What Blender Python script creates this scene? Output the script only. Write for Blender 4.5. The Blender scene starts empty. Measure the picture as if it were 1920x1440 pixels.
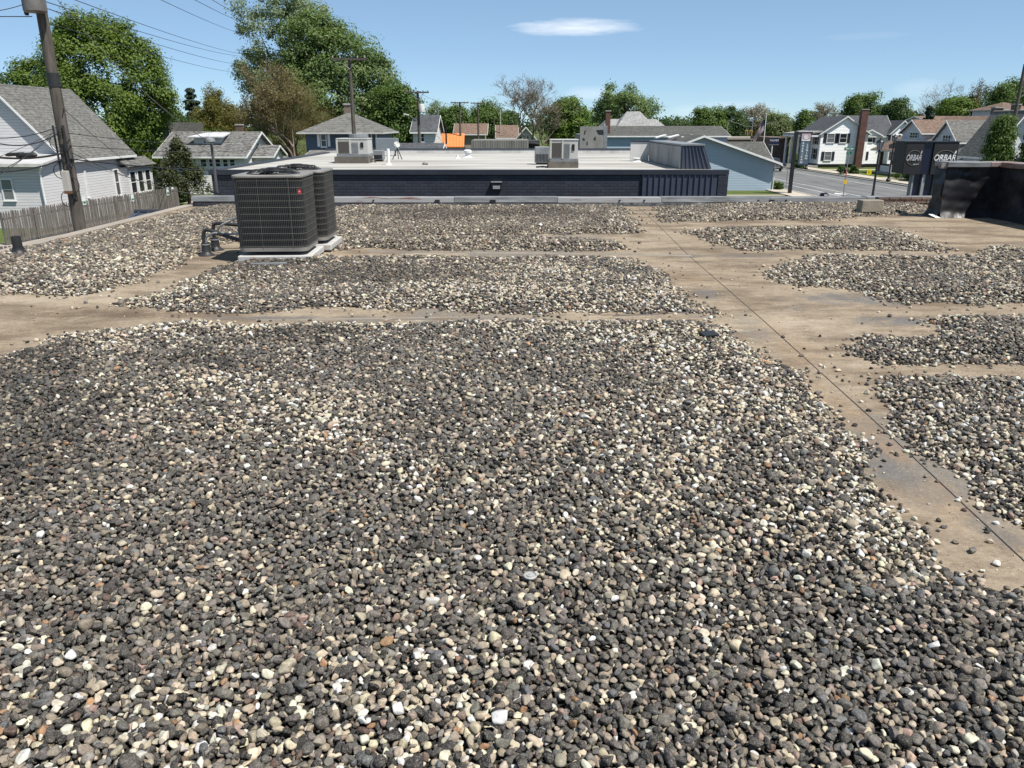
import bpy, bmesh, math, random
import numpy as np
from mathutils import Vector, Matrix

# ------------------------------------------------------------------ camera, sky, sun
SC = bpy.context.scene
F = 1442.0                       # focal length in photo pixels (1920 wide)
PITCH = math.radians(18.63)
EYE = 6.0                        # camera height above the street
ROOF = 4.4                       # height of the gravel roof
CAM = Vector((0, 0, EYE))

cam_d = bpy.data.cameras.new('camera')
cam_d.sensor_width = 36.0
cam_d.lens = F / 1920 * 36.0
cam_d.clip_start = 0.05
cam_d.clip_end = 6000
cam = bpy.data.objects.new('camera', cam_d)
SC.collection.objects.link(cam)
cam.location = CAM
cam.rotation_euler = (math.pi / 2 - PITCH, 0, 0)
SC.camera = cam

SUN = Vector((0.48, -0.34, 1.0)).normalized()      # towards the sun
elev = math.asin(SUN.z)
world = bpy.data.worlds.new('World')
SC.world = world
world.use_nodes = True
wn, wl = world.node_tree.nodes, world.node_tree.links
bg = wn['Background']
sky = wn.new('ShaderNodeTexSky')
sky.sky_type = 'NISHITA'
sky.sun_disc = False
sky.sun_elevation = elev
sky.sun_rotation = math.atan2(SUN.x, SUN.y)
sky.altitude = 200
sky.air_density = 0.6
sky.dust_density = 0.0
sky.ozone_density = 5.0
bg.inputs['Strength'].default_value = 0.086
# a long lens-shaped cloud and a few faint wisps low over the horizon
tc = wn.new('ShaderNodeTexCoord')
def wmath(op, a=None, b=None, c=None):
    n = wn.new('ShaderNodeMath'); n.operation = op
    for i, v in enumerate((a, b, c)):
        if v is None: continue
        if isinstance(v, (int, float)): n.inputs[i].default_value = v
        else: wl.new(v, n.inputs[i])
    return n.outputs[0]
sep = wn.new('ShaderNodeSeparateXYZ'); wl.new(tc.outputs['Generated'], sep.inputs[0])
ax = wmath('ARCTAN2', sep.outputs[0], sep.outputs[1])       # azimuth
el = wmath('ARCSINE', sep.outputs[2])                       # elevation
comb = wn.new('ShaderNodeCombineXYZ')
wl.new(wmath('MULTIPLY', ax, 9.0), comb.inputs[0]); wl.new(wmath('MULTIPLY', el, 60.0), comb.inputs[1])
cn = wn.new('ShaderNodeTexNoise'); cn.inputs['Scale'].default_value = 1.6; cn.inputs['Detail'].default_value = 7; cn.inputs['Roughness'].default_value = 0.62
wl.new(comb.outputs[0], cn.inputs['Vector'])
def blob(a0, e0, ra, re, amt, soft=0.55):
    da = wmath('DIVIDE', wmath('SUBTRACT', ax, a0), ra)
    de = wmath('DIVIDE', wmath('SUBTRACT', el, e0), re)
    d = wmath('ADD', wmath('POWER', wmath('ABSOLUTE', da), 2.2), wmath('POWER', wmath('ABSOLUTE', de), 2.0))
    n = wmath('MULTIPLY', wmath('SUBTRACT', cn.outputs[0], 0.5), 2.0)
    v = wmath('SUBTRACT', wmath('ADD', 1.0, n), d)
    v = wmath('MULTIPLY', v, soft)
    m = wn.new('ShaderNodeClamp'); wl.new(v, m.inputs[0])
    return wmath('MULTIPLY', m.outputs[0], amt)
masks = [blob(0.076, 0.1086, 0.080, 0.0100, 0.80, 0.75), blob(0.095, 0.036, 0.035, 0.009, 0.4),
         blob(0.27, 0.022, 0.05, 0.006, 0.25), blob(0.40, 0.092, 0.05, 0.004, 0.10),
         blob(0.215, 0.016, 0.03, 0.007, 0.3), blob(0.46, 0.038, 0.03, 0.010, 0.3), blob(0.555, 0.075, 0.008, 0.004, 0.25)]
m = masks[0]
for k in masks[1:]: m = wmath('MAXIMUM', m, k)
mix = wn.new('ShaderNodeMixRGB')
wl.new(m, mix.inputs[0]); tint = wn.new('ShaderNodeMixRGB'); tint.blend_type = 'MULTIPLY'; tint.inputs[0].default_value = 1.0; tint.inputs[2].default_value = (0.97, 1.04, 1.06, 1); wl.new(sky.outputs[0], tint.inputs[1]); veil = wn.new('ShaderNodeMixRGB'); veil.inputs[0].default_value = 0.40; veil.inputs[2].default_value = (3.3, 4.65, 5.6, 1); wl.new(tint.outputs[0], veil.inputs[1]); wl.new(veil.outputs[0], mix.inputs[1]); mix.inputs[2].default_value = (8.6, 9.0, 9.5, 1)
wl.new(mix.outputs[0], bg.inputs['Color'])

sun_d = bpy.data.lights.new('sun', 'SUN')
sun_d.energy = 5.0
sun_d.angle = math.radians(0.53)
sun_d.color = (1.0, 0.955, 0.88)
sun = bpy.data.objects.new('sun', sun_d)
SC.collection.objects.link(sun)
sun.rotation_euler = SUN.to_track_quat('Z', 'Y').to_euler()
SC.view_settings.view_transform = 'Standard'
SC.view_settings.look = 'None'
SC.view_settings.exposure = 0.58
SC.view_settings.gamma = 1.0
SC.view_settings.use_curve_mapping = False
SC.cycles.max_bounces = 6
SC.cycles.diffuse_bounces = 2
SC.cycles.transparent_max_bounces = 6

# ------------------------------------------------------------------ helpers
SP, CP = math.sin(PITCH), math.cos(PITCH)
def ray(px, py):
    u, v = (px - 960) / F, (720 - py) / F
    return Vector((u, CP + SP * v, -SP + CP * v))
def at(px, py, Y):               # the point seen at a photo pixel, Y metres ahead
    d = ray(px, py); return CAM + d * (Y / d.y)
def gz(px, py, z=0.0):           # the point seen at a photo pixel on the level z
    d = ray(px, py); return CAM + d * ((z - EYE) / d.z)
def rp(px, py):                  # the same on the gravel roof
    p = gz(px, py, ROOF); return (p.x, p.y)

COL = SC.collection
def tag(o, label=None, cat=None, group=None, kind=None):
    if label: o['label'] = label
    if cat: o['category'] = cat
    if group: o['group'] = group
    if kind: o['kind'] = kind
    return o
def thing(name, label, cat, loc=(0, 0, 0), group=None, rz=0.0):
    o = bpy.data.objects.new(name, None); COL.objects.link(o)
    o.empty_display_size = 0.2
    o.location = loc; o.rotation_euler = (0, 0, rz)
    return tag(o, label, cat, group)
def worldloc(o):
    v = Vector(o.location); p = o.parent
    while p: v += Vector(p.location); p = p.parent
    return v

class MB:
    def __init__(self): self.v = []; self.f = []
    def add(self, vs, fs):
        n = len(self.v); self.v += [tuple(p) for p in vs]; self.f += [tuple(i + n for i in q) for q in fs]; return self
    def box(self, x0, x1, y0, y1, z0, z1):
        x0, x1 = min(x0, x1), max(x0, x1); y0, y1 = min(y0, y1), max(y0, y1); z0, z1 = min(z0, z1), max(z0, z1)
        return self.add([(x0,y0,z0),(x1,y0,z0),(x1,y1,z0),(x0,y1,z0),(x0,y0,z1),(x1,y0,z1),(x1,y1,z1),(x0,y1,z1)],
                 [(0,3,2,1),(4,5,6,7),(0,1,5,4),(1,2,6,5),(2,3,7,6),(3,0,4,7)])
    def rbox(self, c, size, rz=0.0, rx=0.0, ry=0.0):        # turned box
        M = Matrix.Translation(Vector(c)) @ Matrix.Rotation(rz, 4, 'Z') @ Matrix.Rotation(rx, 4, 'X') @ Matrix.Rotation(ry, 4, 'Y')
        s = [k / 2 for k in size]
        vs = [M @ Vector((a*s[0], b*s[1], cc*s[2])) for cc in (-1,1) for a,b in ((-1,-1),(1,-1),(1,1),(-1,1))]
        return self.add(vs, [(0,3,2,1),(4,5,6,7),(0,1,5,4),(1,2,6,5),(2,3,7,6),(3,0,4,7)])
    def prism(self, poly, d):                                # polygon pushed along d
        d = Vector(d); n = len(poly); P = [Vector(p) for p in poly]
        vs = P + [p + d for p in P]
        fs = [tuple(range(n - 1, -1, -1)), tuple(range(n, 2 * n))]
        fs += [(i, (i + 1) % n, n + (i + 1) % n, n + i) for i in range(n)]
        return self.add(vs, fs)
    def tube(self, pts, r, n=8, cap=True):
        P = [Vector(p) for p in pts]; R = r if isinstance(r, (list, tuple)) else [r] * len(P)
        vs, fs = [], []
        up = None
        for i, p in enumerate(P):
            t = (P[min(i + 1, len(P) - 1)] - P[max(i - 1, 0)]).normalized()
            if up is None:
                up = Vector((0, 0, 1)) if abs(t.z) < 0.9 else Vector((1, 0, 0))
            a = t.cross(up).normalized(); b = a.cross(t).normalized(); up = b
            for k in range(n):
                w = 2 * math.pi * k / n
                vs.append(p + (a * math.cos(w) + b * math.sin(w)) * R[i])
        for i in range(len(P) - 1):
            for k in range(n):
                fs.append((i*n + k, i*n + (k+1) % n, (i+1)*n + (k+1) % n, (i+1)*n + k))
        if cap:
            fs.append(tuple(range(n - 1, -1, -1))); fs.append(tuple(range((len(P)-1)*n, len(P)*n)))
        return self.add(vs, fs)
    def lathe(self, c, prof, n=16):                          # (radius, height) pairs about a vertical axis
        c = Vector(c); vs, fs = [], []
        for r, h in prof:
            for k in range(n):
                w = 2 * math.pi * k / n; vs.append(c + Vector((r*math.cos(w), r*math.sin(w), h)))
        for i in range(len(prof) - 1):
            for k in range(n): fs.append((i*n+k, i*n+(k+1)%n, (i+1)*n+(k+1)%n, (i+1)*n+k))
        fs.append(tuple(range(n-1,-1,-1))); fs.append(tuple(range((len(prof)-1)*n, len(prof)*n)))
        return self.add(vs, fs)
    def build(self, name, mat, parent=None, smooth=False, bevel=0.0, seg=2):
        me = bpy.data.meshes.new(name)
        off = worldloc(parent) if parent else Vector((0, 0, 0))
        me.from_pydata([tuple(Vector(p) - off) for p in self.v], [], self.f)
        bm = bmesh.new(); bm.from_mesh(me); bmesh.ops.recalc_face_normals(bm, faces=bm.faces); bm.to_mesh(me); bm.free()
        if isinstance(mat, (list, tuple)):
            for mm in mat: me.materials.append(mm)
        else: me.materials.append(mat)
        if smooth:
            me.polygons.foreach_set('use_smooth', [True] * len(me.polygons))
            try: me.set_sharp_from_angle(angle=math.radians(40))
            except Exception: pass
        o = bpy.data.objects.new(name, me); COL.objects.link(o)
        if parent: o.parent = parent
        if bevel:
            b = o.modifiers.new('bevel', 'BEVEL'); b.width = bevel; b.segments = seg; b.limit_method = 'ANGLE'
        return o
def npmesh(name, verts, quads, mat, parent=None, attr=None):  # fast mesh from arrays
    me = bpy.data.meshes.new(name)
    off = worldloc(parent) if parent else Vector((0, 0, 0))
    v = np.asarray(verts, dtype=np.float32) - np.array(off, dtype=np.float32)
    q = np.asarray(quads, dtype=np.int32); k = q.shape[1]
    me.vertices.add(len(v)); me.vertices.foreach_set('co', v.ravel())
    me.loops.add(q.size); me.loops.foreach_set('vertex_index', q.ravel())
    me.polygons.add(len(q)); me.polygons.foreach_set('loop_start', np.arange(0, q.size, k, dtype=np.int32))
    try: me.polygons.foreach_set('loop_total', np.full(len(q), k, dtype=np.int32))
    except Exception: pass
    if attr is not None:
        a = me.attributes.new('v', 'FLOAT', 'FACE'); a.data.foreach_set('value', np.asarray(attr, dtype=np.float32))
    me.materials.append(mat); me.update(calc_edges=True); me.validate()
    o = bpy.data.objects.new(name, me); COL.objects.link(o)
    if parent: o.parent = parent
    return o
def copy_tree(o, parent=None):
    c = o.copy(); COL.objects.link(c); c.parent = parent
    for ch in list(o.children): copy_tree(ch, c)
    return c
def text(body, size, name, mat, parent, loc, rot, extrude=0.004, shear=0.0, offset=0.0, align='CENTER', sx=1.0):
    cu = bpy.data.curves.new(name, 'FONT'); cu.body = body; cu.size = size; cu.extrude = extrude
    cu.shear = shear; cu.offset = offset; cu.align_x = align; cu.align_y = 'CENTER'
    t = bpy.data.objects.new(name, cu); COL.objects.link(t)
    dg = bpy.context.evaluated_depsgraph_get()
    me = bpy.data.meshes.new_from_object(t.evaluated_get(dg))
    bpy.data.objects.remove(t)
    me.materials.clear(); me.materials.append(mat)
    o = bpy.data.objects.new(name, me); COL.objects.link(o)
    o.parent = parent; o.location = Vector(loc) - worldloc(parent); o.rotation_euler = rot; o.scale = (sx, 1, 1)
    return o

# ------------------------------------------------------------------ materials
def newmat(name):
    m = bpy.data.materials.new(name); m.use_nodes = True
    nt = m.node_tree; b = nt.nodes['Principled BSDF']
    return m, nt, b
def N(nt, t, **kw):
    n = nt.nodes.new(t)
    for k, v in kw.items():
        if k in n.inputs: n.inputs[k].default_value = v
        else: setattr(n, k, v)
    return n
def rgba(c): return (c[0], c[1], c[2], 1)
def mixc(nt, fac, a, b, mode='MIX'):
    n = nt.nodes.new('ShaderNodeMixRGB'); n.blend_type = mode
    for i, v in enumerate((fac, a, b)):
        if isinstance(v, (int, float)): n.inputs[i].default_value = v
        elif isinstance(v, tuple): n.inputs[i].default_value = rgba(v)
        else: nt.links.new(v, n.inputs[i])
    return n.outputs[0]
def ramp(nt, x, lo, hi):
    n = nt.nodes.new('ShaderNodeMapRange'); n.inputs[1].default_value = lo; n.inputs[2].default_value = hi
    nt.links.new(x, n.inputs[0]); return n.outputs[0]
def pos(nt, scale=(1, 1, 1)):
    g = nt.nodes.new('ShaderNodeNewGeometry'); mp = nt.nodes.new('ShaderNodeMapping')
    mp.inputs['Scale'].default_value = scale; nt.links.new(g.outputs['Position'], mp.inputs[0]); return mp.outputs[0]
def noise(nt, vec, s, detail=5, rough=0.6):
    n = N(nt, 'ShaderNodeTexNoise', Scale=s, Detail=detail, Roughness=rough); nt.links.new(vec, n.inputs['Vector']); return n.outputs[0]
def bumpn(nt, b, h, strength=0.3, dist=0.02):
    n = N(nt, 'ShaderNodeBump', Strength=strength, Distance=dist); nt.links.new(h, n.inputs['Height']); nt.links.new(n.outputs[0], b.inputs['Normal'])
MATS = {}
def mk(name, c1, c2=None, scale=3.0, rough=0.7, metal=0.0, bump=0.0, stretch=(1, 1, 1), lo=0.35, hi=0.65, spec=0.4):
    if name in MATS: return MATS[name]
    m, nt, b = newmat(name)
    b.inputs['Roughness'].default_value = rough; b.inputs['Metallic'].default_value = metal
    b.inputs['Specular IOR Level'].default_value = spec
    c2 = c2 or tuple(k * 0.82 for k in c1)
    p = pos(nt, stretch); n = noise(nt, p, scale)
    n2 = noise(nt, p, scale * 9, 3)
    f = ramp(nt, n, lo, hi)
    c = mixc(nt, f, c1, c2)
    c = mixc(nt, ramp(nt, n2, 0.3, 0.7), c, mixc(nt, 0.86, (0, 0, 0), c)) if False else mixc(nt, 0.25, c, mixc(nt, 1.0, c, n2, 'MULTIPLY'))
    nt.links.new(c, b.inputs['Base Color'])
    if bump: bumpn(nt, b, n2, bump, 0.02)
    MATS[name] = m; return m
def siding(name, c, pitch=0.16, dirt=0.1):
    m, nt, b = newmat(name); b.inputs['Roughness'].default_value = 0.55
    g = nt.nodes.new('ShaderNodeNewGeometry'); s = nt.nodes.new('ShaderNodeSeparateXYZ'); nt.links.new(g.outputs['Position'], s.inputs[0])
    d = N(nt, 'ShaderNodeMath', operation='DIVIDE'); nt.links.new(s.outputs[2], d.inputs[0]); d.inputs[1].default_value = pitch
    fr = N(nt, 'ShaderNodeMath', operation='FRACT'); nt.links.new(d.outputs[0], fr.inputs[0])
    gap = N(nt, 'ShaderNodeMath', operation='LESS_THAN'); nt.links.new(fr.outputs[0], gap.inputs[0]); gap.inputs[1].default_value = 0.10
    n = noise(nt, pos(nt, (1, 1, 6)), 1.5)
    col = mixc(nt, ramp(nt, n, 0.35, 0.7), c, tuple(k * (1 - dirt) for k in c))
    col = mixc(nt, gap.outputs[0], col, tuple(k * 0.62 for k in c))
    nt.links.new(col, b.inputs['Base Color'])
    inv = N(nt, 'ShaderNodeMath', operation='SUBTRACT'); inv.inputs[0].default_value = 1.0; nt.links.new(fr.outputs[0], inv.inputs[1])
    bumpn(nt, b, inv.outputs[0], 0.9, pitch * 0.14)
    MATS[name] = m; return m
def shingle(name, c, pitch=0.16, var=0.35):
    m, nt, b = newmat(name); b.inputs['Roughness'].default_value = 0.9; b.inputs['Specular IOR Level'].default_value = 0.2
    g = nt.nodes.new('ShaderNodeNewGeometry'); s = nt.nodes.new('ShaderNodeSeparateXYZ'); nt.links.new(g.outputs['Position'], s.inputs[0])
    br = N(nt, 'ShaderNodeTexNoise', Scale=1.0, Detail=3.0)
    mp = nt.nodes.new('ShaderNodeMapping'); mp.inputs['Scale'].default_value = (3.2, 3.2, 1 / pitch * 1.3); nt.links.new(g.outputs['Position'], mp.inputs[0]); nt.links.new(mp.outputs[0], br.inputs['Vector'])
    d = N(nt, 'ShaderNodeMath', operation='DIVIDE'); nt.links.new(s.outputs[2], d.inputs[0]); d.inputs[1].default_value = pitch
    fr = N(nt, 'ShaderNodeMath', operation='FRACT'); nt.links.new(d.outputs[0], fr.inputs[0])
    gap = N(nt, 'ShaderNodeMath', operation='LESS_THAN'); nt.links.new(fr.outputs[0], gap.inputs[0]); gap.inputs[1].default_value = 0.16
    big = noise(nt, pos(nt), 0.5)
    col = mixc(nt, ramp(nt, br.outputs[0], 0.32, 0.68), tuple(k * (1 - var) for k in c), tuple(k * (1 + var) for k in c))
    col = mixc(nt, ramp(nt, big, 0.4, 0.75), col, mixc(nt, 1.0, col, (0.8, 0.8, 0.82), 'MULTIPLY'))
    col = mixc(nt, gap.outputs[0], col, mixc(nt, 1.0, col, (0.6, 0.6, 0.6), 'MULTIPLY'))
    nt.links.new(col, b.inputs['Base Color']); bumpn(nt, b, br.outputs[0], 0.5, 0.02)
    MATS[name] = m; return m
def brickmat(name, c, mortar, bw=0.215, bh=0.075, vert='xz', bump=0.6):
    m, nt, b = newmat(name); b.inputs['Roughness'].default_value = 0.6
    g = nt.nodes.new('ShaderNodeNewGeometry'); s = nt.nodes.new('ShaderNodeSeparateXYZ'); nt.links.new(g.outputs['Position'], s.inputs[0])
    a = N(nt, 'ShaderNodeMath', operation='ADD'); nt.links.new(s.outputs[0], a.inputs[0]); nt.links.new(s.outputs[1], a.inputs[1])
    cb = nt.nodes.new('ShaderNodeCombineXYZ'); nt.links.new(a.outputs[0], cb.inputs[0]); nt.links.new(s.outputs[2], cb.inputs[1])
    t = N(nt, 'ShaderNodeTexBrick', Scale=1.0); t.inputs['Brick Width'].default_value = bw; t.inputs['Row Height'].default_value = bh
    t.inputs['Mortar Size'].default_value = 0.008; t.inputs['Color1'].default_value = rgba(c); t.inputs['Color2'].default_value = rgba(tuple(k * 0.62 for k in c)); t.inputs['Mortar'].default_value = rgba(mortar)
    nt.links.new(cb.outputs[0], t.inputs['Vector'])
    n = noise(nt, pos(nt), 2.0)
    col = mixc(nt, 0.5, t.outputs[0], mixc(nt, 1.0, t.outputs[0], ramp(nt, n, 0.2, 0.7), 'MULTIPLY'))
    nt.links.new(col, b.inputs['Base Color'])
    inv = N(nt, 'ShaderNodeMath', operation='SUBTRACT'); inv.inputs[0].default_value = 1.0; nt.links.new(t.outputs[1], inv.inputs[1])
    bumpn(nt, b, inv.outputs[0], bump, 0.02)
    MATS[name] = m; return m
def leafmat(name, c, c2, trans=0.25, rough=0.55):
    m, nt, b = newmat(name)
    at_ = N(nt, 'ShaderNodeAttribute', attribute_name='v')
    col = mixc(nt, at_.outputs['Fac'], c, c2)
    nt.links.new(col, b.inputs['Base Color']); b.inputs['Roughness'].default_value = rough; b.inputs['Specular IOR Level'].default_value = 0.25
    tr = nt.nodes.new('ShaderNodeBsdfTranslucent'); nt.links.new(mixc(nt, 1.0, col, (1.5, 1.6, 0.7), 'MULTIPLY'), tr.inputs['Color'])
    mx = nt.nodes.new('ShaderNodeMixShader'); mx.inputs[0].default_value = trans
    nt.links.new(b.outputs[0], mx.inputs[1]); nt.links.new(tr.outputs[0], mx.inputs[2])
    nt.links.new(mx.outputs[0], nt.nodes['Material Output'].inputs['Surface'])
    MATS[name] = m; return m
def glassy(name, c, rough=0.08):
    m, nt, b = newmat(name); b.inputs['Base Color'].default_value = rgba(c); b.inputs['Roughness'].default_value = rough; b.inputs['Specular IOR Level'].default_value = 0.6
    MATS[name] = m; return m

WHITE_SIDING = siding('white lap siding', (0.60, 0.59, 0.575), 0.17)
LEFT_SIDING = siding('greyed white lap siding', (0.50, 0.495, 0.50), 0.17)
BRIGHT_SIDING = siding('bright white lap siding', (0.84, 0.84, 0.83), 0.2, 0.06)
GREY_SIDING = siding('pale grey lap siding', (0.52, 0.53, 0.56), 0.17)
BLUE_SIDING = siding('slate blue lap siding', (0.050, 0.082, 0.115), 0.14)
HALL_BLUE = siding('light blue lap siding', (0.30, 0.38, 0.46), 0.16)
WHITE_PAINT = mk('white paint', (0.80, 0.80, 0.79), (0.70, 0.70, 0.69), 2.0, 0.5)
OFFWHITE = mk('aged white metal', (0.62, 0.61, 0.57), (0.48, 0.47, 0.43), 3.0, 0.5, bump=0.1)
GLASS = glassy('dark window glass', (0.02, 0.024, 0.03))
GLASS_PALE = glassy('curtained window glass', (0.14, 0.15, 0.16), 0.15)
SHUTTER = mk('black shutters', (0.02, 0.022, 0.035), None, 3.0, 0.5)
SH_GREY = shingle('grey asphalt shingles', (0.135, 0.132, 0.122), 0.15)
SH_LIGHT = shingle('light grey shingles', (0.26, 0.26, 0.255), 0.15)
SH_DARK = shingle('dark grey shingles', (0.075, 0.078, 0.085), 0.15)
SH_BROWN = shingle('brown shingles', (0.165, 0.115, 0.088), 0.15)
SH_OLIVE = shingle('dark olive grey shingles', (0.088, 0.088, 0.08), 0.15)
SH_MOTTLE = shingle('mottled weathered shingles', (0.14, 0.137, 0.13), 0.17, 0.55)
RED_BRICK = brickmat('red chimney brick', (0.14, 0.045, 0.03), (0.16, 0.12, 0.10))
BROWN_BRICK = brickmat('brown brick', (0.13, 0.065, 0.045), (0.2, 0.17, 0.14))
NAVY_BRICK = brickmat('navy painted brick', (0.028, 0.034, 0.055), (0.010, 0.012, 0.021), 0.26, 0.088, bump=1.0)
NAVY_METAL = mk('navy standing seam metal', (0.040, 0.050, 0.078), (0.055, 0.064, 0.092), 2.0, 0.5, 0.0)
NAVY_TRIM = mk('dark coping metal', (0.045, 0.05, 0.065), None, 2.0, 0.4, 0.3)
GALV = mk('galvanised metal', (0.34, 0.34, 0.34), (0.22, 0.22, 0.23), 2.2, 0.38, 0.75, stretch=(1, 4, 6))
GREY_METAL = mk('grey metal', (0.30, 0.31, 0.32), (0.22, 0.23, 0.24), 3.0, 0.5, 0.3)
BLACK_RUBBER = mk('black rubber', (0.018, 0.018, 0.02), (0.03, 0.03, 0.03), 5.0, 0.5)
BLACK_PAINT = mk('black paint', (0.014, 0.014, 0.016), None, 3.0, 0.4)
CONCRETE = mk('concrete', (0.42, 0.40, 0.37), (0.30, 0.28, 0.25), 3.0, 0.9, bump=0.2)
WOOD_POLE = mk('weathered pole wood', (0.125, 0.108, 0.092), (0.058, 0.048, 0.041), 2.0, 0.9, bump=0.5, stretch=(6, 6, 0.7))
FENCE_WOOD = mk('grey weathered picket wood', (0.185, 0.168, 0.152), (0.085, 0.077, 0.070), 1.8, 0.95, bump=0.4, stretch=(4, 4, 0.6))
BARK = mk('bark', (0.085, 0.065, 0.05), (0.05, 0.04, 0.032), 5.0, 0.95, bump=0.6, stretch=(2, 2, 0.4))
TWIG = mk('bare twigs', (0.20, 0.16, 0.13), (0.13, 0.10, 0.08), 2.0, 0.95)

# ------------------------------------------------------------------ ground, street
def sheet(name, x0, x1, y0, y1, z, mat, kind='structure'):
    mb = MB().add([(x0, y0, z), (x1, y0, z), (x1, y1, z), (x0, y1, z)], [(0, 1, 2, 3)])
    return tag(mb.build(name, mat), kind=kind)
def grassmat():
    m, nt, b = newmat('mown lawn'); b.inputs['Roughness'].default_value = 0.9; b.inputs['Specular IOR Level'].default_value = 0.15
    p = pos(nt); n = noise(nt, p, 0.35); n2 = noise(nt, p, 9.0, 6, 0.7)
    c = mixc(nt, ramp(nt, n, 0.35, 0.65), (0.075, 0.115, 0.028), (0.11, 0.125, 0.040))
    c = mixc(nt, ramp(nt, n2, 0.35, 0.7), mixc(nt, 1.0, c, (0.55, 0.55, 0.55), 'MULTIPLY'), mixc(nt, 1.0, c, (1.25, 1.25, 1.2), 'MULTIPLY'))
    nt.links.new(c, b.inputs['Base Color']); bumpn(nt, b, n2, 0.6, 0.05); return m
def roadmat():
    m, nt, b = newmat('worn asphalt'); b.inputs['Roughness'].default_value = 0.85; b.inputs['Specular IOR Level'].default_value = 0.25
    p = pos(nt, (1.0, 0.06, 1)); n = noise(nt, p, 1.1); n2 = noise(nt, pos(nt), 14.0, 5, 0.7); n3 = noise(nt, pos(nt), 0.25)
    c = mixc(nt, ramp(nt, n, 0.38, 0.62), (0.135, 0.135, 0.138), (0.20, 0.198, 0.195))
    c = mixc(nt, ramp(nt, n3, 0.45, 0.65), c, mixc(nt, 1.0, c, (0.8, 0.8, 0.8), 'MULTIPLY'))
    c = mixc(nt, 0.35, c, mixc(nt, 1.0, c, n2, 'MULTIPLY'))
    nt.links.new(c, b.inputs['Base Color']); bumpn(nt, b, n2, 0.3, 0.01); return m
LAWN = grassmat(); ROAD = roadmat()
WALK = mk('sandy concrete walk', (0.50, 0.44, 0.36), (0.40, 0.35, 0.29), 0.6, 0.9)
PAINT = mk('worn road paint', (0.72, 0.72, 0.70), (0.45, 0.45, 0.44), 3.0, 0.8)
ALLEY = mk('dusty alley concrete', (0.36, 0.31, 0.255), (0.28, 0.245, 0.205), 0.5, 0.95)
LOT = mk('asphalt parking lot', (0.14, 0.14, 0.14), (0.10, 0.10, 0.10), 0.4, 0.9)
sheet('ground', -900, 900, -60, 2200, 0.0, LAWN)
sheet('road', 26.6, 40.3, -60, 700, 0.012, ROAD)
sheet('cross_road', -300, 300, 150, 160, 0.009, ROAD)
sheet('alley', -27.2, -6.4, -40, 58, 0.008, ALLEY)
sheet('parking_lot', 8.9, 24.2, -40, 66, 0.008, LOT)
sheet('rear_alley', -10.0, 8.9, 16.9, 24.9, 0.009, LOT)
for nm, x0, x1, y0, y1 in (('pavement_near', 24.4, 26.35, -40, 150), ('pavement_far', 41.6, 43.6, -40, 150)):
    mb = MB().box(x0, x1, y0, y1, -0.05, 0.10); tag(mb.build(nm, WALK), kind='structure')
for nm, x0, x1 in (('kerb_near', 26.352, 26.6), ('kerb_far', 40.3, 40.55)):
    mb = MB().box(x0, x1, -40, 150, -0.05, 0.13); tag(mb.build(nm, CONCRETE), kind='structure')
for nm, x0, x1 in (('lane_line', 29.0, 29.14), ('lane_line', 30.75, 30.87), ('lane_line', 37.6, 37.72)):
    sheet(nm, x0, x1, 20, 150, 0.017, PAINT)
for y in (66.0, 71.5, 92):                                   # worn bicycle-lane marks
    mb = MB().add([(29.5, y, 0.017), (30.4, y, 0.017), (30.4, y + 0.9, 0.017), (29.95, y + 1.6, 0.017), (29.5, y + 0.9, 0.017)], [(0, 1, 2, 3, 4)])
    tag(mb.build('lane_marking', PAINT), kind='structure')
for y0, y1 in ((93.5, 95), (111.0, 112.6)):
    mb = MB().box(43.6, 60, y0, y1, -0.05, 0.05); tag(mb.build('footpath', WALK), kind='structure')
sheet('side_path', 10, 24.4, 70.4, 71.2, 0.012, WALK)

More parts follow.
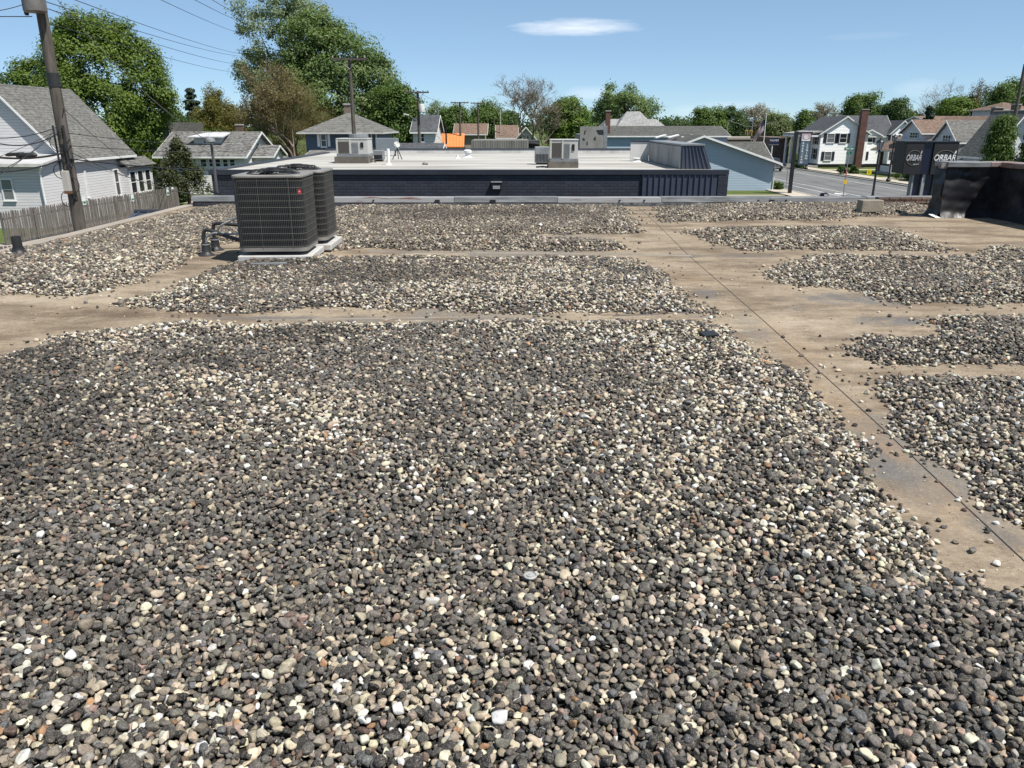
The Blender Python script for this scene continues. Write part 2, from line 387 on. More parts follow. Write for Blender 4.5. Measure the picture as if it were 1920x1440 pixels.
# ------------------------------------------------------------------ the gravel roof
def membranemat():
    m, nt, b = newmat('dusty rubber membrane'); b.inputs['Roughness'].default_value = 0.95; b.inputs['Specular IOR Level'].default_value = 0.12
    p = pos(nt)
    n1 = noise(nt, p, 0.55, 6, 0.62); n2 = noise(nt, p, 2.6, 7, 0.7); n3 = noise(nt, p, 30.0, 4, 0.7); n4 = noise(nt, pos(nt, (1, 2.5, 1)), 0.9, 6, 0.65)
    mp = pos(nt, (1.0, 1.0, 1.0)); n5 = noise(nt, mp, 0.33, 4, 0.55)
    dust = mixc(nt, ramp(nt, n2, 0.3, 0.7), (0.385, 0.322, 0.240), (0.262, 0.214, 0.158))
    dust = mixc(nt, ramp(nt, n4, 0.46, 0.60), dust, (0.185, 0.146, 0.106))
    dust = mixc(nt, ramp(nt, noise(nt, pos(nt, (1, 1.6, 1)), 6.0, 8, 0.78), 0.52, 0.64), dust, mixc(nt, 0.55, dust, (0.15, 0.118, 0.085)))
    dust = mixc(nt, ramp(nt, noise(nt, pos(nt, (1, 3.5, 1)), 1.7, 8, 0.75), 0.60, 0.70), dust, (0.50, 0.435, 0.345))
    bare = mixc(nt, ramp(nt, n2, 0.3, 0.7), (0.165, 0.158, 0.148), (0.235, 0.21, 0.175))
    k = N(nt, 'ShaderNodeMath', operation='ADD'); nt.links.new(n5, k.inputs[0]);
    kk = N(nt, 'ShaderNodeMath', operation='MULTIPLY'); nt.links.new(n2, kk.inputs[0]); kk.inputs[1].default_value = 0.55; nt.links.new(kk.outputs[0], k.inputs[1])
    c = mixc(nt, ramp(nt, k.outputs[0], 0.86, 0.95), dust, bare)
    sp = nt.nodes.new('ShaderNodeSeparateXYZ'); nt.links.new(p, sp.inputs[0])
    def mth(op, a, b2, c2=None):
        q = nt.nodes.new('ShaderNodeMath'); q.operation = op
        for i, v in enumerate((a, b2, c2)):
            if v is None: continue
            if isinstance(v, (int, float)): q.inputs[i].default_value = v
            else: nt.links.new(v, q.inputs[i])
        return q.outputs[0]
    rag = mth('MULTIPLY', mth('SUBTRACT', noise(nt, p, 4.5, 8, 0.72), 0.5), 4.2)
    def stain(px, py, rx, ry, col, amt):
        nonlocal c
        x, y = rp(px, py)
        dx = mth('DIVIDE', mth('SUBTRACT', sp.outputs[0], x), rx); dy = mth('DIVIDE', mth('SUBTRACT', sp.outputs[1], y), ry)
        v = mth('SUBTRACT', mth('ADD', 0.9, rag), mth('ADD', mth('MULTIPLY', dx, dx), mth('MULTIPLY', dy, dy)))
        k2 = nt.nodes.new('ShaderNodeClamp'); nt.links.new(v, k2.inputs[0]); c = mixc(nt, mth('MULTIPLY', k2.outputs[0], amt), c, col)
    BG, DK, RU, LT = (0.150, 0.150, 0.152), (0.135, 0.100, 0.070), (0.31, 0.20, 0.115), (0.46, 0.395, 0.305)
    for st_ in ((1500, 610, .8, .7, LT, .5), (1560, 520, .6, .4, LT, .5), (60, 560, 1.2, .3, LT, .6), (1240, 440, .35, .8, LT, .4), (1290, 520, .4, .5, RU, .2), (1470, 640, .22, 1.0, RU, .25), (1600, 790, .14, .9, RU, .4), (1760, 930, .16, .5, RU, .25),
                (1390, 500, .55, .3, DK, .65), (1405, 560, .35, .4, DK, .5), (1350, 470, .35, .15, DK, .4), (180, 588, 1.1, .28, DK, .75), (340, 590, .7, .14, DK, .7), (40, 620, .5, .3, DK, .45), (520, 597, .5, .08, DK, .5), (430, 478, .3, .2, DK, .5), (1470, 690, .16, .5, DK, .4),
                (1292, 479, .34, .2, BG, .85), (1330, 552, .2, .3, BG, .75), (1620, 560, .9, .35, BG, .85), (1700, 602, .55, .22, BG, .9), (1680, 884, .14, .22, BG, .9), (1610, 830, .1, .25, BG, .7), (1860, 990, .14, .2, BG, .5), (1395, 480, .6, .2, BG, .55), (1780, 640, .5, .2, BG, .4), (1210, 384, .45, .35, BG, .8), (560, 597, .9, .12, BG, .7), (1420, 625, .2, .3, BG, .5), (1760, 800, .12, .5, BG, .5)):
        stain(*st_)
    fine = noise(nt, p, 75.0, 3, 0.8)
    c = mixc(nt, 0.55, c, mixc(nt, 1.0, c, n3, 'MULTIPLY'))
    c = mixc(nt, ramp(nt, fine, 0.58, 0.70), c, mixc(nt, 1.0, c, (0.62, 0.60, 0.58), 'MULTIPLY'))
    c = mixc(nt, ramp(nt, fine, 0.42, 0.30), c, mixc(nt, 0.4, c, (0.52, 0.47, 0.40)))
    c = mixc(nt, 1.0, c, (1.05, 1.02, 1.005), 'MULTIPLY')
    nt.links.new(c, b.inputs['Base Color'])
    bumpn(nt, b, n3, 0.4, 0.006); return m
MEMB = membranemat()
RUBBER = mk('bare black membrane', (0.012, 0.012, 0.015), (0.030, 0.030, 0.034), 1.3, 0.5, bump=0.15, spec=0.3)
def wrinkle():
    nt = RUBBER.node_tree; b = nt.nodes['Principled BSDF']
    w = noise(nt, pos(nt, (1.4, 1.4, 1.0)), 2.2, 2, 0.5); bumpn(nt, b, w, 0.6, 0.10)
    nt.links.new(ramp(nt, noise(nt, pos(nt), 1.7, 6, 0.7), 0.2, 0.9), b.inputs['Roughness'])
wrinkle()
XL, XR, YF, YB = -6.62, 9.0, 16.62, -4.0
mb = MB().box(XL, XR, YB, YF, ROOF - 0.25, ROOF)
deck = tag(mb.build('roof_membrane', MEMB), kind='structure')
blk = MB().box(XL + 0.02, XR - 0.02, YB + 0.02, YF - 0.02, 0, ROOF - 0.25)
own = blk.build('building_wall', BROWN_BRICK); tag(own, 'brown brick walls carrying the gravel roof', 'building')

# long lap seams of the membrane: low raised strips
SEAM = mk('dark seam edge', (0.075, 0.07, 0.066), (0.12, 0.105, 0.09), 3.0, 0.8)
def seam(pts, w, h, label, mat=SEAM):
    mbs = MB(); P = [Vector((x, y, 0)) for x, y in pts]
    for a, b2 in zip(P, P[1:]):
        d = (b2 - a).normalized(); n = Vector((-d.y, d.x, 0)) * w / 2
        lo, hi = Vector((0, 0, ROOF - 0.002)), Vector((0, 0, ROOF + h))
        mbs.add([a - n + lo, b2 - n + lo, b2 + n + lo, a + n + lo, a - n * .4 + hi, b2 - n * .4 + hi, b2 + n * .4 + hi, a + n * .4 + hi],
                [(0, 3, 2, 1), (4, 5, 6, 7), (0, 1, 5, 4), (1, 2, 6, 5), (2, 3, 7, 6), (3, 0, 4, 7)])
    o = mbs.build('membrane_seam', mat, deck); o['label'] = label; return o
sx = [rp(1990, 1125), rp(1920, 1052), rp(1640, 790), rp(1430, 600), rp(1290, 478), rp(1232, 420), rp(1196, 388)]
seam(sx, 0.009, 0.004, 'long dark lap seam running away across the bare membrane')
STRIP = mk('grey seam cover strip', (0.165, 0.148, 0.128), (0.25, 0.212, 0.168), 3.0, 0.8)
seam([rp(690, 471.5), rp(760, 473), rp(1000, 475), rp(1180, 478), rp(1296, 480)], 0.09, 0.014, 'raised grey cover strip crossing between two gravel beds', STRIP)
seam([rp(480, 600), rp(700, 597), rp(1000, 592)], 0.05, 0.005, 'faint grey lap strip in the narrow gravel gap', STRIP)
seam([rp(1325, 585), rp(1150, 593)], 0.03, 0.006, 'short lap edge beside the gravel tip')
# ------------------------------------------------------------------ gravel beds
BEDS = {
 'A': [(-420,800),(-120,702),(0,664),(60,646),(130,628),(200,616),(290,612),(345,600),(420,604),(470,609),(560,609),(700,608),(860,606),(1000,605),(1180,603),(1325,601),(1400,640),(1475,690),(1528,738),(1542,790),(1600,835),(1642,890),(1690,950),(1742,1005),(1752,1058),(1840,1076),(1925,1078),(2080,1092),(2500,1160),(2500,1800),(-420,1800)],
 'B': [(208,577),(300,584),(420,587),(480,589),(560,581),(700,580),(860,585),(1000,588),(1180,590),(1330,591),(1290,562),(1262,532),(1246,508),(1185,489),(1050,484),(900,484),(760,483),(640,486),(600,482),(520,484),(440,492),(400,502),(330,537),(262,562)],
 'C': [(602,474),(690,467),(860,470),(1000,471),(1198,470),(1150,451),(1000,448),(800,446),(800,443),(1000,441),(1196,437),(1198,418),(1172,393),(1160,388),(900,388.5),(640,389),(625,389),(618,450)],
 'D': [(-330,575),(-120,556),(0,554),(130,554),(205,546),(262,527),(332,500),(350,486),(372,474),(400,460),(450,450),(560,450),(590,446),(622,420),(622,390),(398,388),(330,401),(150,442),(40,467),(-90,495),(-300,540)],
 'E': [(1226,396),(1232,390),(1400,386),(1560,384),(1690,383),(1752,388),(1742,398),(1700,401),(1650,403),(1560,413),(1350,414),(1252,416),(1236,408)],
 'F': [(1268,435),(1330,432),(1400,430),(1520,428),(1640,428),(1690,434),(1795,471),(1750,474),(1600,468),(1480,470),(1400,471),(1345,456),(1305,442)],
 'G': [(1438,514),(1500,487),(1545,480),(1680,484),(1760,485),(1830,482),(1868,464),(1925,470),(2010,474),(2150,490),(2150,585),(1920,572),(1700,572),(1612,556),(1583,541),(1490,539),(1452,527)],
 'H': [(1566,652),(1650,634),(1745,626),(1762,612),(1716,602),(1762,595),(1850,595),(1925,597),(2200,612),(2200,703),(1920,680),(1740,684),(1640,682),(1600,670)],
 'I': [(1604,728),(1680,710),(1755,701),(1920,703),(2250,720),(2350,1120),(1990,1030),(1925,992),(1832,935),(1800,893),(1722,842),(1690,803),(1642,763)],
}
BEDXY = {k: np.array([rp(min(max(x, -2500), 4000), min(y, 1800)) for x, y in v]) for k, v in BEDS.items()}
BEDXY['A'][-2:] = [(6.5, -0.6), (-6.4, -0.6)]
def inside(P, poly):
    x, y = P[:, 0], P[:, 1]; r = np.zeros(len(P), bool); j = len(poly) - 1
    for i in range(len(poly)):
        xi, yi = poly[i]; xj, yj = poly[j]
        c = ((yi > y) != (yj > y)) & (x < (xj - xi) * (y - yi) / (yj - yi + 1e-12) + xi)
        r ^= c; j = i
    return r
def edgedist(P, poly):
    d = np.full(len(P), 1e9)
    for a, b in zip(poly, np.roll(poly, -1, axis=0)):
        ab = b - a; t = np.clip(((P - a) @ ab) / (ab @ ab + 1e-12), 0, 1)
        d = np.minimum(d, np.hypot(*(P - a - t[:, None] * ab).T))
    return d
_g = np.random.default_rng(5).random((64, 64))
def vnoise(x, y, s):
    x, y = x * s + 100.3, y * s + 57.7
    i, j = np.floor(x).astype(int), np.floor(y).astype(int); u, v = x - i, y - j
    u, v = u * u * (3 - 2 * u), v * v * (3 - 2 * v)
    g = lambda a, b: _g[a % 64, b % 64]
    return (g(i, j) * (1 - u) + g(i + 1, j) * u) * (1 - v) + (g(i, j + 1) * (1 - u) + g(i + 1, j + 1) * u) * v
PADS = []          # (x, y, half size) kept clear of gravel
def heap(P, d):
    h = np.clip(d / 0.42, 0, 1); h = h * h * (3 - 2 * h)
    hh = 0.028 + 0.030 * vnoise(P[:, 0], P[:, 1], 0.55) + 0.018 * vnoise(P[:, 0], P[:, 1], 1.7)
    ridge = np.exp(-((d - 0.38) / 0.25) ** 2) * 0.016
    return h * hh + ridge

# stone shapes
def stone_shapes(n=14):
    out = []
    rng = np.random.default_rng(11)
    for k in range(n):
        bm = bmesh.new(); bmesh.ops.create_icosphere(bm, subdivisions=3, radius=1.0)
        ang = k % 3
        planes = []
        for _ in range((5, 9, 13)[ang]):
            nrm = rng.normal(size=3); nrm /= np.linalg.norm(nrm); planes.append((nrm, rng.uniform(0.55, 0.88)))
        ph = rng.uniform(0, 6, 6); fr = rng.uniform(1.2, 2.3, 3)
        sc = np.array([1.0, rng.uniform(0.66, 0.97), rng.uniform(0.50, 0.80)])
        for v in bm.verts:
            p = np.array(v.co)
            p = p * (1 + 0.10 * math.sin(fr[0] * p[0] * 2 + ph[0]) * math.sin(fr[1] * p[1] * 2 + ph[1]) + 0.07 * math.sin(fr[2] * p[2] * 2 + ph[2] + p[0]))
            for nn, dd in planes:
                e = p @ nn - dd
                if e > 0: p = p - nn * e * 0.96
            p = p * sc
            v.co = p
        me = bpy.data.meshes.new('pebble'); bm.to_mesh(me); bm.free()
        me.polygons.foreach_set('use_smooth', [True] * len(me.polygons))
        out.append(me)
    return out
def stonemat():
    m, nt, b = newmat('river stone'); b.inputs['Roughness'].default_value = 0.72; b.inputs['Specular IOR Level'].default_value = 0.3
    a = N(nt, 'ShaderNodeAttribute', attribute_name='tone', attribute_type='INSTANCER')
    tcn = nt.nodes.new('ShaderNodeTexCoord')
    oi = nt.nodes.new('ShaderNodeObjectInfo')
    ad = N(nt, 'ShaderNodeVectorMath', operation='ADD'); nt.links.new(tcn.outputs['Object'], ad.inputs[0])
    sc = N(nt, 'ShaderNodeVectorMath', operation='SCALE'); nt.links.new(a.outputs['Vector'], sc.inputs[0]); sc.inputs['Scale'].default_value = 400.0
    nt.links.new(sc.outputs[0], ad.inputs[1])
    n1 = noise(nt, ad.outputs[0], 1.1, 4, 0.6); n2 = noise(nt, ad.outputs[0], 4.2, 5, 0.8)
    c = mixc(nt, ramp(nt, n1, 0.35, 0.68), mixc(nt, 1.0, a.outputs['Color'], (0.72, 0.71, 0.70), 'MULTIPLY'), mixc(nt, 1.0, a.outputs['Color'], (1.2, 1.19, 1.17), 'MULTIPLY'))
    c = mixc(nt, ramp(nt, n2, 0.52, 0.64), c, mixc(nt, 0.45, c, (0.36, 0.335, 0.30)))
    c = mixc(nt, ramp(nt, n2, 0.46, 0.34), c, mixc(nt, 1.0, c, (0.52, 0.50, 0.48), 'MULTIPLY'))
    c = mixc(nt, 1.0, c, (1.0, 0.99, 0.98), 'MULTIPLY')
    nt.links.new(c, b.inputs['Base Color']); bumpn(nt, b, n2, 0.16, 0.12); return m
STONE = stonemat()
SHAPES = stone_shapes()
for me in SHAPES: me.materials.append(STONE)
shape_col = bpy.data.collections.new('pebble_shapes')
for k, me in enumerate(SHAPES):
    shape_col.objects.link(bpy.data.objects.new('pebble_shape_%02d' % k, me))

PAL = np.array([(0.018, 0.017, 0.016), (0.037, 0.034, 0.032), (0.076, 0.070, 0.064), (0.125, 0.115, 0.103), (0.085, 0.089, 0.093),
                (0.180, 0.150, 0.114), (0.280, 0.240, 0.186), (0.430, 0.365, 0.270), (0.55, 0.485, 0.38), (0.62, 0.59, 0.53),
                (0.27, 0.155, 0.080), (0.27, 0.185, 0.15), (0.090, 0.056, 0.043)])
P_DIRTY = np.array([.10, .16, .20, .17, .08, .10, .085, .045, .024, .012, .008, .012, .022])
P_CLEAN = np.array([.13, .12, .09, .06, .03, .09, .11, .15, .15, .055, .010, .014, .021])
CLEAN = [(140, 650, .8), (300, 632, .8), (430, 625, .6), (340, 750, .55), (470, 790, .5), (600, 850, .35), (1330, 690, .9), (1450, 790, .8), (1350, 880, .5), (1500, 930, .5), (1620, 1010, .35), (1180, 650, .6), (980, 630, .5), (700, 620, .4),
         (300, 500, .8), (240, 570, .5), (900, 560, .6), (1150, 560, .6), (1000, 520, .5)]
DARK = [(60, 715, .8), (20, 770, .8), (200, 720, .35), (360, 688, .4), (20, 860, .6), (460, 505, .5), (540, 465, .4), (700, 520, .6), (800, 405, 1.0), (1000, 405, 1.0), (560, 640, .4)]
def blobs(P, L):
    k = np.zeros(len(P))
    for a, b, r in L:
        x, y = rp(a, b); k = np.maximum(k, np.exp(-(((P[:, 0] - x) / r / 1.3) ** 2 + ((P[:, 1] - y) / r / .8) ** 2)))
    return k
def fbm(P, s): return sum(vnoise(P[:, 0] + 7 * k, P[:, 1] - 3 * k, s * 2.1 ** k) * .5 ** k for k in range(4)) / 1.875
def tones(P, d, rng):
    n = len(P)
    rag = fbm(P, 1.3) - .5
    clean = 0.6 * np.clip(1.1 - d / 0.55, 0, 1) + blobs(P, CLEAN) * 1.15 + np.clip(rag * 2.6, -.6, .4)
    clean += 0.75 * np.clip((2.3 - P[:, 1]) / 0.6, 0, 1)           # cleaner stones close to the hatch
    clean += np.clip((P[:, 1] - 7.0) / 3.0, 0, 0.15) + np.clip((P[:, 0] - 2.8) / 1.0, 0, 0.25)
    clean = np.clip(clean, 0, 1)
    dk = np.clip((blobs(P, DARK) + rag * 1.6 - .25) * 2.2, 0, 1)
    clean *= 1 - 0.9 * dk
    cdf = np.cumsum(P_DIRTY / P_DIRTY.sum())[None] * (1 - clean[:, None]) + np.cumsum(P_CLEAN / P_CLEAN.sum())[None] * clean[:, None]
    idx = (rng.random(n)[:, None] > cdf).sum(1).clip(0, len(PAL) - 1)
    c = PAL[idx] * np.exp(rng.normal(0, .22, n))[:, None]
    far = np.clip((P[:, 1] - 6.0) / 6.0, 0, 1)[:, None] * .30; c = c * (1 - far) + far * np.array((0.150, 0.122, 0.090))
    wet = 1 - 0.40 * dk
    dusty = 0.10 * (1 - clean) * (1 - dk)
    c = c * wet[:, None] * (1 - dusty[:, None]) + dusty[:, None] * np.array((0.17, 0.15, 0.125))
    return np.minimum(c * rng.uniform(0.96, 1.04, (n, 3)), .52)
rng = np.random.default_rng(3)
def bed_points(key):
    poly = BEDXY[key]
    lo, hi = poly.min(0), poly.max(0)
    lo = np.maximum(lo - .35, (XL + 0.06, 0.20)); hi = np.minimum(hi + .35, (XR - 0.35, YF - 0.40))
    out = []
    for y0, y1, s in ((0.20, 3.2, 0.0208), (3.2, 6.0, 0.0218), (6.0, 9.0, 0.0245), (9.0, 20, 0.0305)):
        a, b = max(lo[1], y0), min(hi[1], y1)
        if b <= a: continue
        for layer in range(2):
            ss = s * (1.0 if layer == 0 else (1.55 if y0 < 8 else 1.8))
            gx = np.arange(lo[0], hi[0], ss); gy = np.arange(a, b, ss * 0.87)
            X, Y = np.meshgrid(gx, gy); X = X + (np.arange(len(gy)) % 2)[:, None] * ss * 0.5
            Q = np.stack([X.ravel(), Y.ravel()], 1); Q += rng.uniform(-0.42, 0.42, Q.shape) * ss
            lim = 0.72 * Q[:, 1] + 1.6                          # only what the lens or a step aside can see
            Q = Q[np.abs(Q[:, 0]) < lim]
            ins = inside(Q, poly)
            for px_, py_, hs in PADS: ins_ok = (np.abs(Q[:, 0] - px_) > hs) | (np.abs(Q[:, 1] - py_) > hs); Q, ins = Q[ins_ok], ins[ins_ok]
            if not len(Q): continue
            d = edgedist(Q, poly); d = np.where(ins, d, -d); d = d + (vnoise(Q[:, 0], Q[:, 1], 3.1) - .55) * .22 + (vnoise(Q[:, 0], Q[:, 1], 11.0) - .5) * .07
            keep = rng.random(len(Q)) < np.where(d > 0, np.clip(d / 0.12 + 0.25, 0, 1), 0.20 * np.exp(np.minimum(d, 0) / 0.035) + 0.006 * np.exp(np.minimum(d, 0) / 0.25))
            Q, d = Q[keep], np.maximum(d[keep], 0)
            r = s * 0.60 * np.exp(rng.normal(0, 0.23, len(Q))) * (1.0 if layer == 0 else 1.10); r = np.minimum(r, s * 1.35)
            z = ROOF + heap(Q, d) + r * 0.35 + np.clip(d / .06, 0, 1) * (rng.uniform(-0.011, 0.002, len(Q)) if layer == 0 else rng.uniform(0.003, 0.013, len(Q)))
            out.append((Q, d, r, z))
    Q = np.concatenate([o[0] for o in out]); d = np.concatenate([o[1] for o in out]); r = np.concatenate([o[2] for o in out]); z = np.concatenate([o[3] for o in out])
    return Q, d, r, z
def gravel_nodes():
    ng = bpy.data.node_groups.new('gravel', 'GeometryNodeTree')
    ng.interface.new_socket('Geometry', in_out='INPUT', socket_type='NodeSocketGeometry')
    ng.interface.new_socket('Geometry', in_out='OUTPUT', socket_type='NodeSocketGeometry')
    gi, go = ng.nodes.new('NodeGroupInput'), ng.nodes.new('NodeGroupOutput')
    ci = ng.nodes.new('GeometryNodeCollectionInfo'); ci.inputs[0].default_value = shape_col; ci.inputs[1].default_value = True; ci.inputs[2].default_value = True
    ip = ng.nodes.new('GeometryNodeInstanceOnPoints'); ip.inputs['Pick Instance'].default_value = True
    mp = ng.nodes.new('GeometryNodeMeshToPoints')
    def attr(nm, t):
        n = ng.nodes.new('GeometryNodeInputNamedAttribute'); n.data_type = t; n.inputs[0].default_value = nm; return n.outputs[0]
    L = ng.links
    L.new(gi.outputs[0], mp.inputs[0]); L.new(mp.outputs[0], ip.inputs['Points']); L.new(ci.outputs[0], ip.inputs['Instance'])
    L.new(attr('idx', 'INT'), ip.inputs['Instance Index']); L.new(attr('rot', 'FLOAT_VECTOR'), ip.inputs['Rotation']); L.new(attr('scl', 'FLOAT_VECTOR'), ip.inputs['Scale'])
    L.new(ip.outputs[0], go.inputs[0])
    return ng
GN = gravel_nodes()
def gravel_mass(name, Q, r, z, c, parent):
    n = len(Q); me = bpy.data.meshes.new(name); me.vertices.add(n)
    me.vertices.foreach_set('co', np.column_stack([Q, z]).astype(np.float32).ravel())
    rot = np.column_stack([rng.normal(0, 0.42, n), rng.normal(0, 0.42, n), rng.uniform(0, 6.283, n)])
    scl = r[:, None] * rng.uniform(0.85, 1.2, (n, 3))
    a = me.attributes.new('idx', 'INT', 'POINT'); a.data.foreach_set('value', rng.integers(0, len(SHAPES), n).astype(np.int32))
    for nm, arr in (('rot', rot), ('scl', scl)):
        a = me.attributes.new(nm, 'FLOAT_VECTOR', 'POINT'); a.data.foreach_set('vector', arr.astype(np.float32).ravel())
    a = me.attributes.new('tone', 'FLOAT_COLOR', 'POINT'); a.data.foreach_set('color', np.column_stack([c, np.ones(n)]).astype(np.float32).ravel())
    o = bpy.data.objects.new(name, me); COL.objects.link(o); o.parent = parent
    md = o.modifiers.new('gravel', 'NODES'); md.node_group = GN
    o['kind'] = 'stuff'; return o
BED_BASE = mk('bed floor darkened as gap shade', (0.014, 0.012, 0.010), (0.026, 0.022, 0.018), 20.0, 0.95)  # shade between the stones is put into this near black colour
def top_of(x, y):                                            # height of the stones' top at a spot on the roof
    P = np.array([[x, y]]); best = 0.0
    for poly in BEDXY.values():
        if inside(P, poly)[0]: best = float(heap(P, edgedist(P, poly))[0]) + 0.012
    return ROOF + best
def bed_floor(key):                                          # floor under the stones, coloured near black as shade in the gaps
    poly = BEDXY[key]; s = 0.11
    lo, hi = np.maximum(poly.min(0), (XL + 0.1, 0.1)), np.minimum(poly.max(0), (XR - 0.4, YF - 0.3))
    gx = np.arange(lo[0], hi[0] + s, s); gy = np.arange(lo[1], hi[1] + s, s)
    X, Y = np.meshgrid(gx, gy); Q = np.stack([X.ravel(), Y.ravel()], 1)
    ins = inside(Q, poly); d = np.where(ins, edgedist(Q, poly), 0)
    z = ROOF + np.where(ins, heap(Q, d), 0) - 0.012
    z = np.where(d < 0.10, ROOF - 0.02, z)
    nx = len(gx); i, j = np.meshgrid(np.arange(len(gy) - 1), np.arange(nx - 1), indexing='ij')
    q = np.stack([i * nx + j, i * nx + j + 1, (i + 1) * nx + j + 1, (i + 1) * nx + j], -1).reshape(-1, 4)
    q = q[(z[q] > ROOF - 0.015).any(1)]
    return np.column_stack([Q, z]), q
BED_LABEL = {
 'A': ('wide foreground bed of mixed grey river stones filling the near roof', 'gravel bed'),
 'B': ('pointed gravel bed in front of the air conditioners, between two bare strips', 'gravel bed'),
 'C': ('gravel bed behind the air conditioners reaching the far metal coping', 'gravel bed'),
 'D': ('gravel bed along the roof edge beside the black vent pipe', 'gravel bed'),
 'E': ('thin gravel bed against the far coping holding the concrete block', 'gravel bed'),
 'F': ('lens shaped gravel bed one row nearer than the concrete block', 'gravel bed'),
 'G': ('gravel bed at the blue grey water stain, below the lens shaped bed', 'gravel bed'),
 'H': ('small gravel bed at the picture edge with a rounded pointed tip', 'gravel bed'),
 'I': ('nearest gravel bed across the long lap seam, facing the foreground bed', 'gravel bed'),
}
AC_POS = [(-2.90, 9.68, 0.045), (-2.86, 10.60, 0.03)]
PADS += [(x, y, 0.42) for x, y, _ in AC_POS]
def make_beds():
    total = 0
    for key in BEDXY:
        bx, by = BEDXY[key].mean(0)
        v, q = bed_floor(key)
        base = npmesh('gravel_bed', v, q, BED_BASE)
        tag(base, BED_LABEL[key][0], BED_LABEL[key][1], 'gravel beds on the flat roof', 'stuff')
        Q, d, r, z = bed_points(key)
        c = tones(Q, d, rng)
        if key == 'A':                                       # the 300 stones that show largest are objects of their own
            P = np.column_stack([Q, z]); rel = P - np.array(CAM)
            depth = rel[:, 1] * CP - rel[:, 2] * SP; vv = rel[:, 1] * SP + rel[:, 2] * CP
            px_ = 960 + F * rel[:, 0] / depth; py_ = 720 - F * vv / depth
            size = r / depth
            vis = (px_ > 10) & (px_ < 1910) & (py_ < 1432) & (py_ > 900)
            hb = z - heap(Q, d)                              # prefer stones lying on top
            score = np.where(vis, size * (1 + 8 * (hb - ROOF)), -1)
            top = np.argsort(-score)[:300]
            for i in top:
                o = bpy.data.objects.new('pebble', SHAPES[int(rng.integers(0, len(SHAPES)))]); COL.objects.link(o); o.parent = base
                o.location = (Q[i, 0], Q[i, 1], z[i] + 0.004); s = r[i] * 1.05
                o.rotation_euler = (rng.normal(0, .35), rng.normal(0, .35), rng.uniform(0, 6.28)); o.scale = (s, s * rng.uniform(.85, 1.1), s * rng.uniform(.9, 1.1))
                o['tone'] = [float(k) for k in c[i]]
            keep = np.ones(len(Q), bool); keep[top] = False
            Q, r, z, c = Q[keep], r[keep], z[keep], c[keep]
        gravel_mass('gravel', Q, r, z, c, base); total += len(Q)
    print('gravel stones', total)
make_beds()
# fine grit swept along the edges of the beds
def make_grit():
    Q = np.column_stack([rng.uniform(XL + .1, XR - .4, 130000), rng.uniform(1.0, 16.1, 130000)])
    Q = Q[np.abs(Q[:, 0]) < 0.72 * Q[:, 1] + 0.6]
    d = np.full(len(Q), 9.0); ins = np.zeros(len(Q), bool)
    for poly in BEDXY.values(): d = np.minimum(d, edgedist(Q, poly)); ins |= inside(Q, poly)
    keep = (~ins) & (rng.random(len(Q)) < np.exp(-d / 0.10) * 0.7 + 0.12 * vnoise(Q[:, 0], Q[:, 1], 1.3) ** 3)
    Q = Q[keep]; n = len(Q); r = 0.0028 * np.exp(rng.normal(0, .6, n)); c = PAL[rng.choice(len(PAL), n, p=P_CLEAN / P_CLEAN.sum())]
    o = gravel_mass('grit', Q, np.minimum(r, .012), ROOF + r * .4, c, None)
    tag(o, 'fine loose grit scattered over the bare membrane', 'grit', kind='stuff')
make_grit()
# stray stones on the bare membrane
LOOSE = [(1770, 990), (1792, 1019), (1855, 1018), (1823, 1036), (1868, 1060), (1582, 786), (1468, 633), (1322, 634), (1398, 592), (1408, 593), (1488, 573), (1212, 412), (1372, 526), (1387, 538),
         (1352, 522), (1512, 546), (1487, 542), (1418, 500), (1424, 506), (1446, 530), (1452, 520), (1482, 532), (1900, 590), (1895, 583), (1872, 462), (1565, 690), (1440, 640), (1560, 668), (1705, 688),
         (1672, 705), (1612, 720), (1850, 1000), (1780, 880), (1794, 896), (1758, 904), (1650, 812), (45, 640), (205, 556), (217, 560), (120, 560), (108, 588), (1600, 640), (1537, 780), (1288, 522), (1316, 536), (1508, 655), (1655, 690), (700, 592), (850, 594), (1050, 597)]
GRP = 'stray stones on the bare membrane'
for k, (a, b) in enumerate(LOOSE):
    x, y = rp(a, b); s = float(rng.uniform(0.009, 0.019)) * (0.8 if k > 8 else 1.15)
    o = bpy.data.objects.new('stray_stone', SHAPES[k % len(SHAPES)]); COL.objects.link(o)
    o.location = (x, y, ROOF + s * 0.5); o.scale = (s, s, s); o.rotation_euler = (0.2, 0.1, k * 1.3)
    o['tone'] = [float(q) for q in PAL[int(rng.integers(0, len(PAL)))]]
    tag(o, 'small loose stone lying alone on the bare dusty roof membrane', 'stone', GRP)

# ------------------------------------------------------------------ roof edge, parapet
def lerp(a, b, t): return a + (b - a) * t
par = thing('parapet', 'low far parapet with streaked metal coping behind the gravel', 'parapet', (0, 16.4, ROOF))
MB().box(XL, 8.9, 16.34, 16.58, ROOF - 0.3, ROOF + 0.115).build('curb', RUBBER, par)
cant = MB().prism([(XL, 16.22, ROOF + 0.002), (XL, 16.34, ROOF + 0.10), (XL, 16.345, ROOF + 0.002)], (15.4, 0, 0)); cant.build('membrane_flashing', RUBBER, par)
COP = [mk('streaked coping metal', (0.36, 0.36, 0.355), (0.15, 0.15, 0.15), 1.4, 0.5, 0.35, stretch=(1, 2, 8)),
       mk('rust stained coping metal', (0.36, 0.355, 0.35), (0.20, 0.10, 0.07), 1.6, 0.5, 0.3, stretch=(1, 2, 9), lo=0.5, hi=0.66),
       mk('dull coping metal', (0.30, 0.30, 0.30), (0.16, 0.16, 0.165), 1.1, 0.5, 0.35, stretch=(1, 2, 7))]
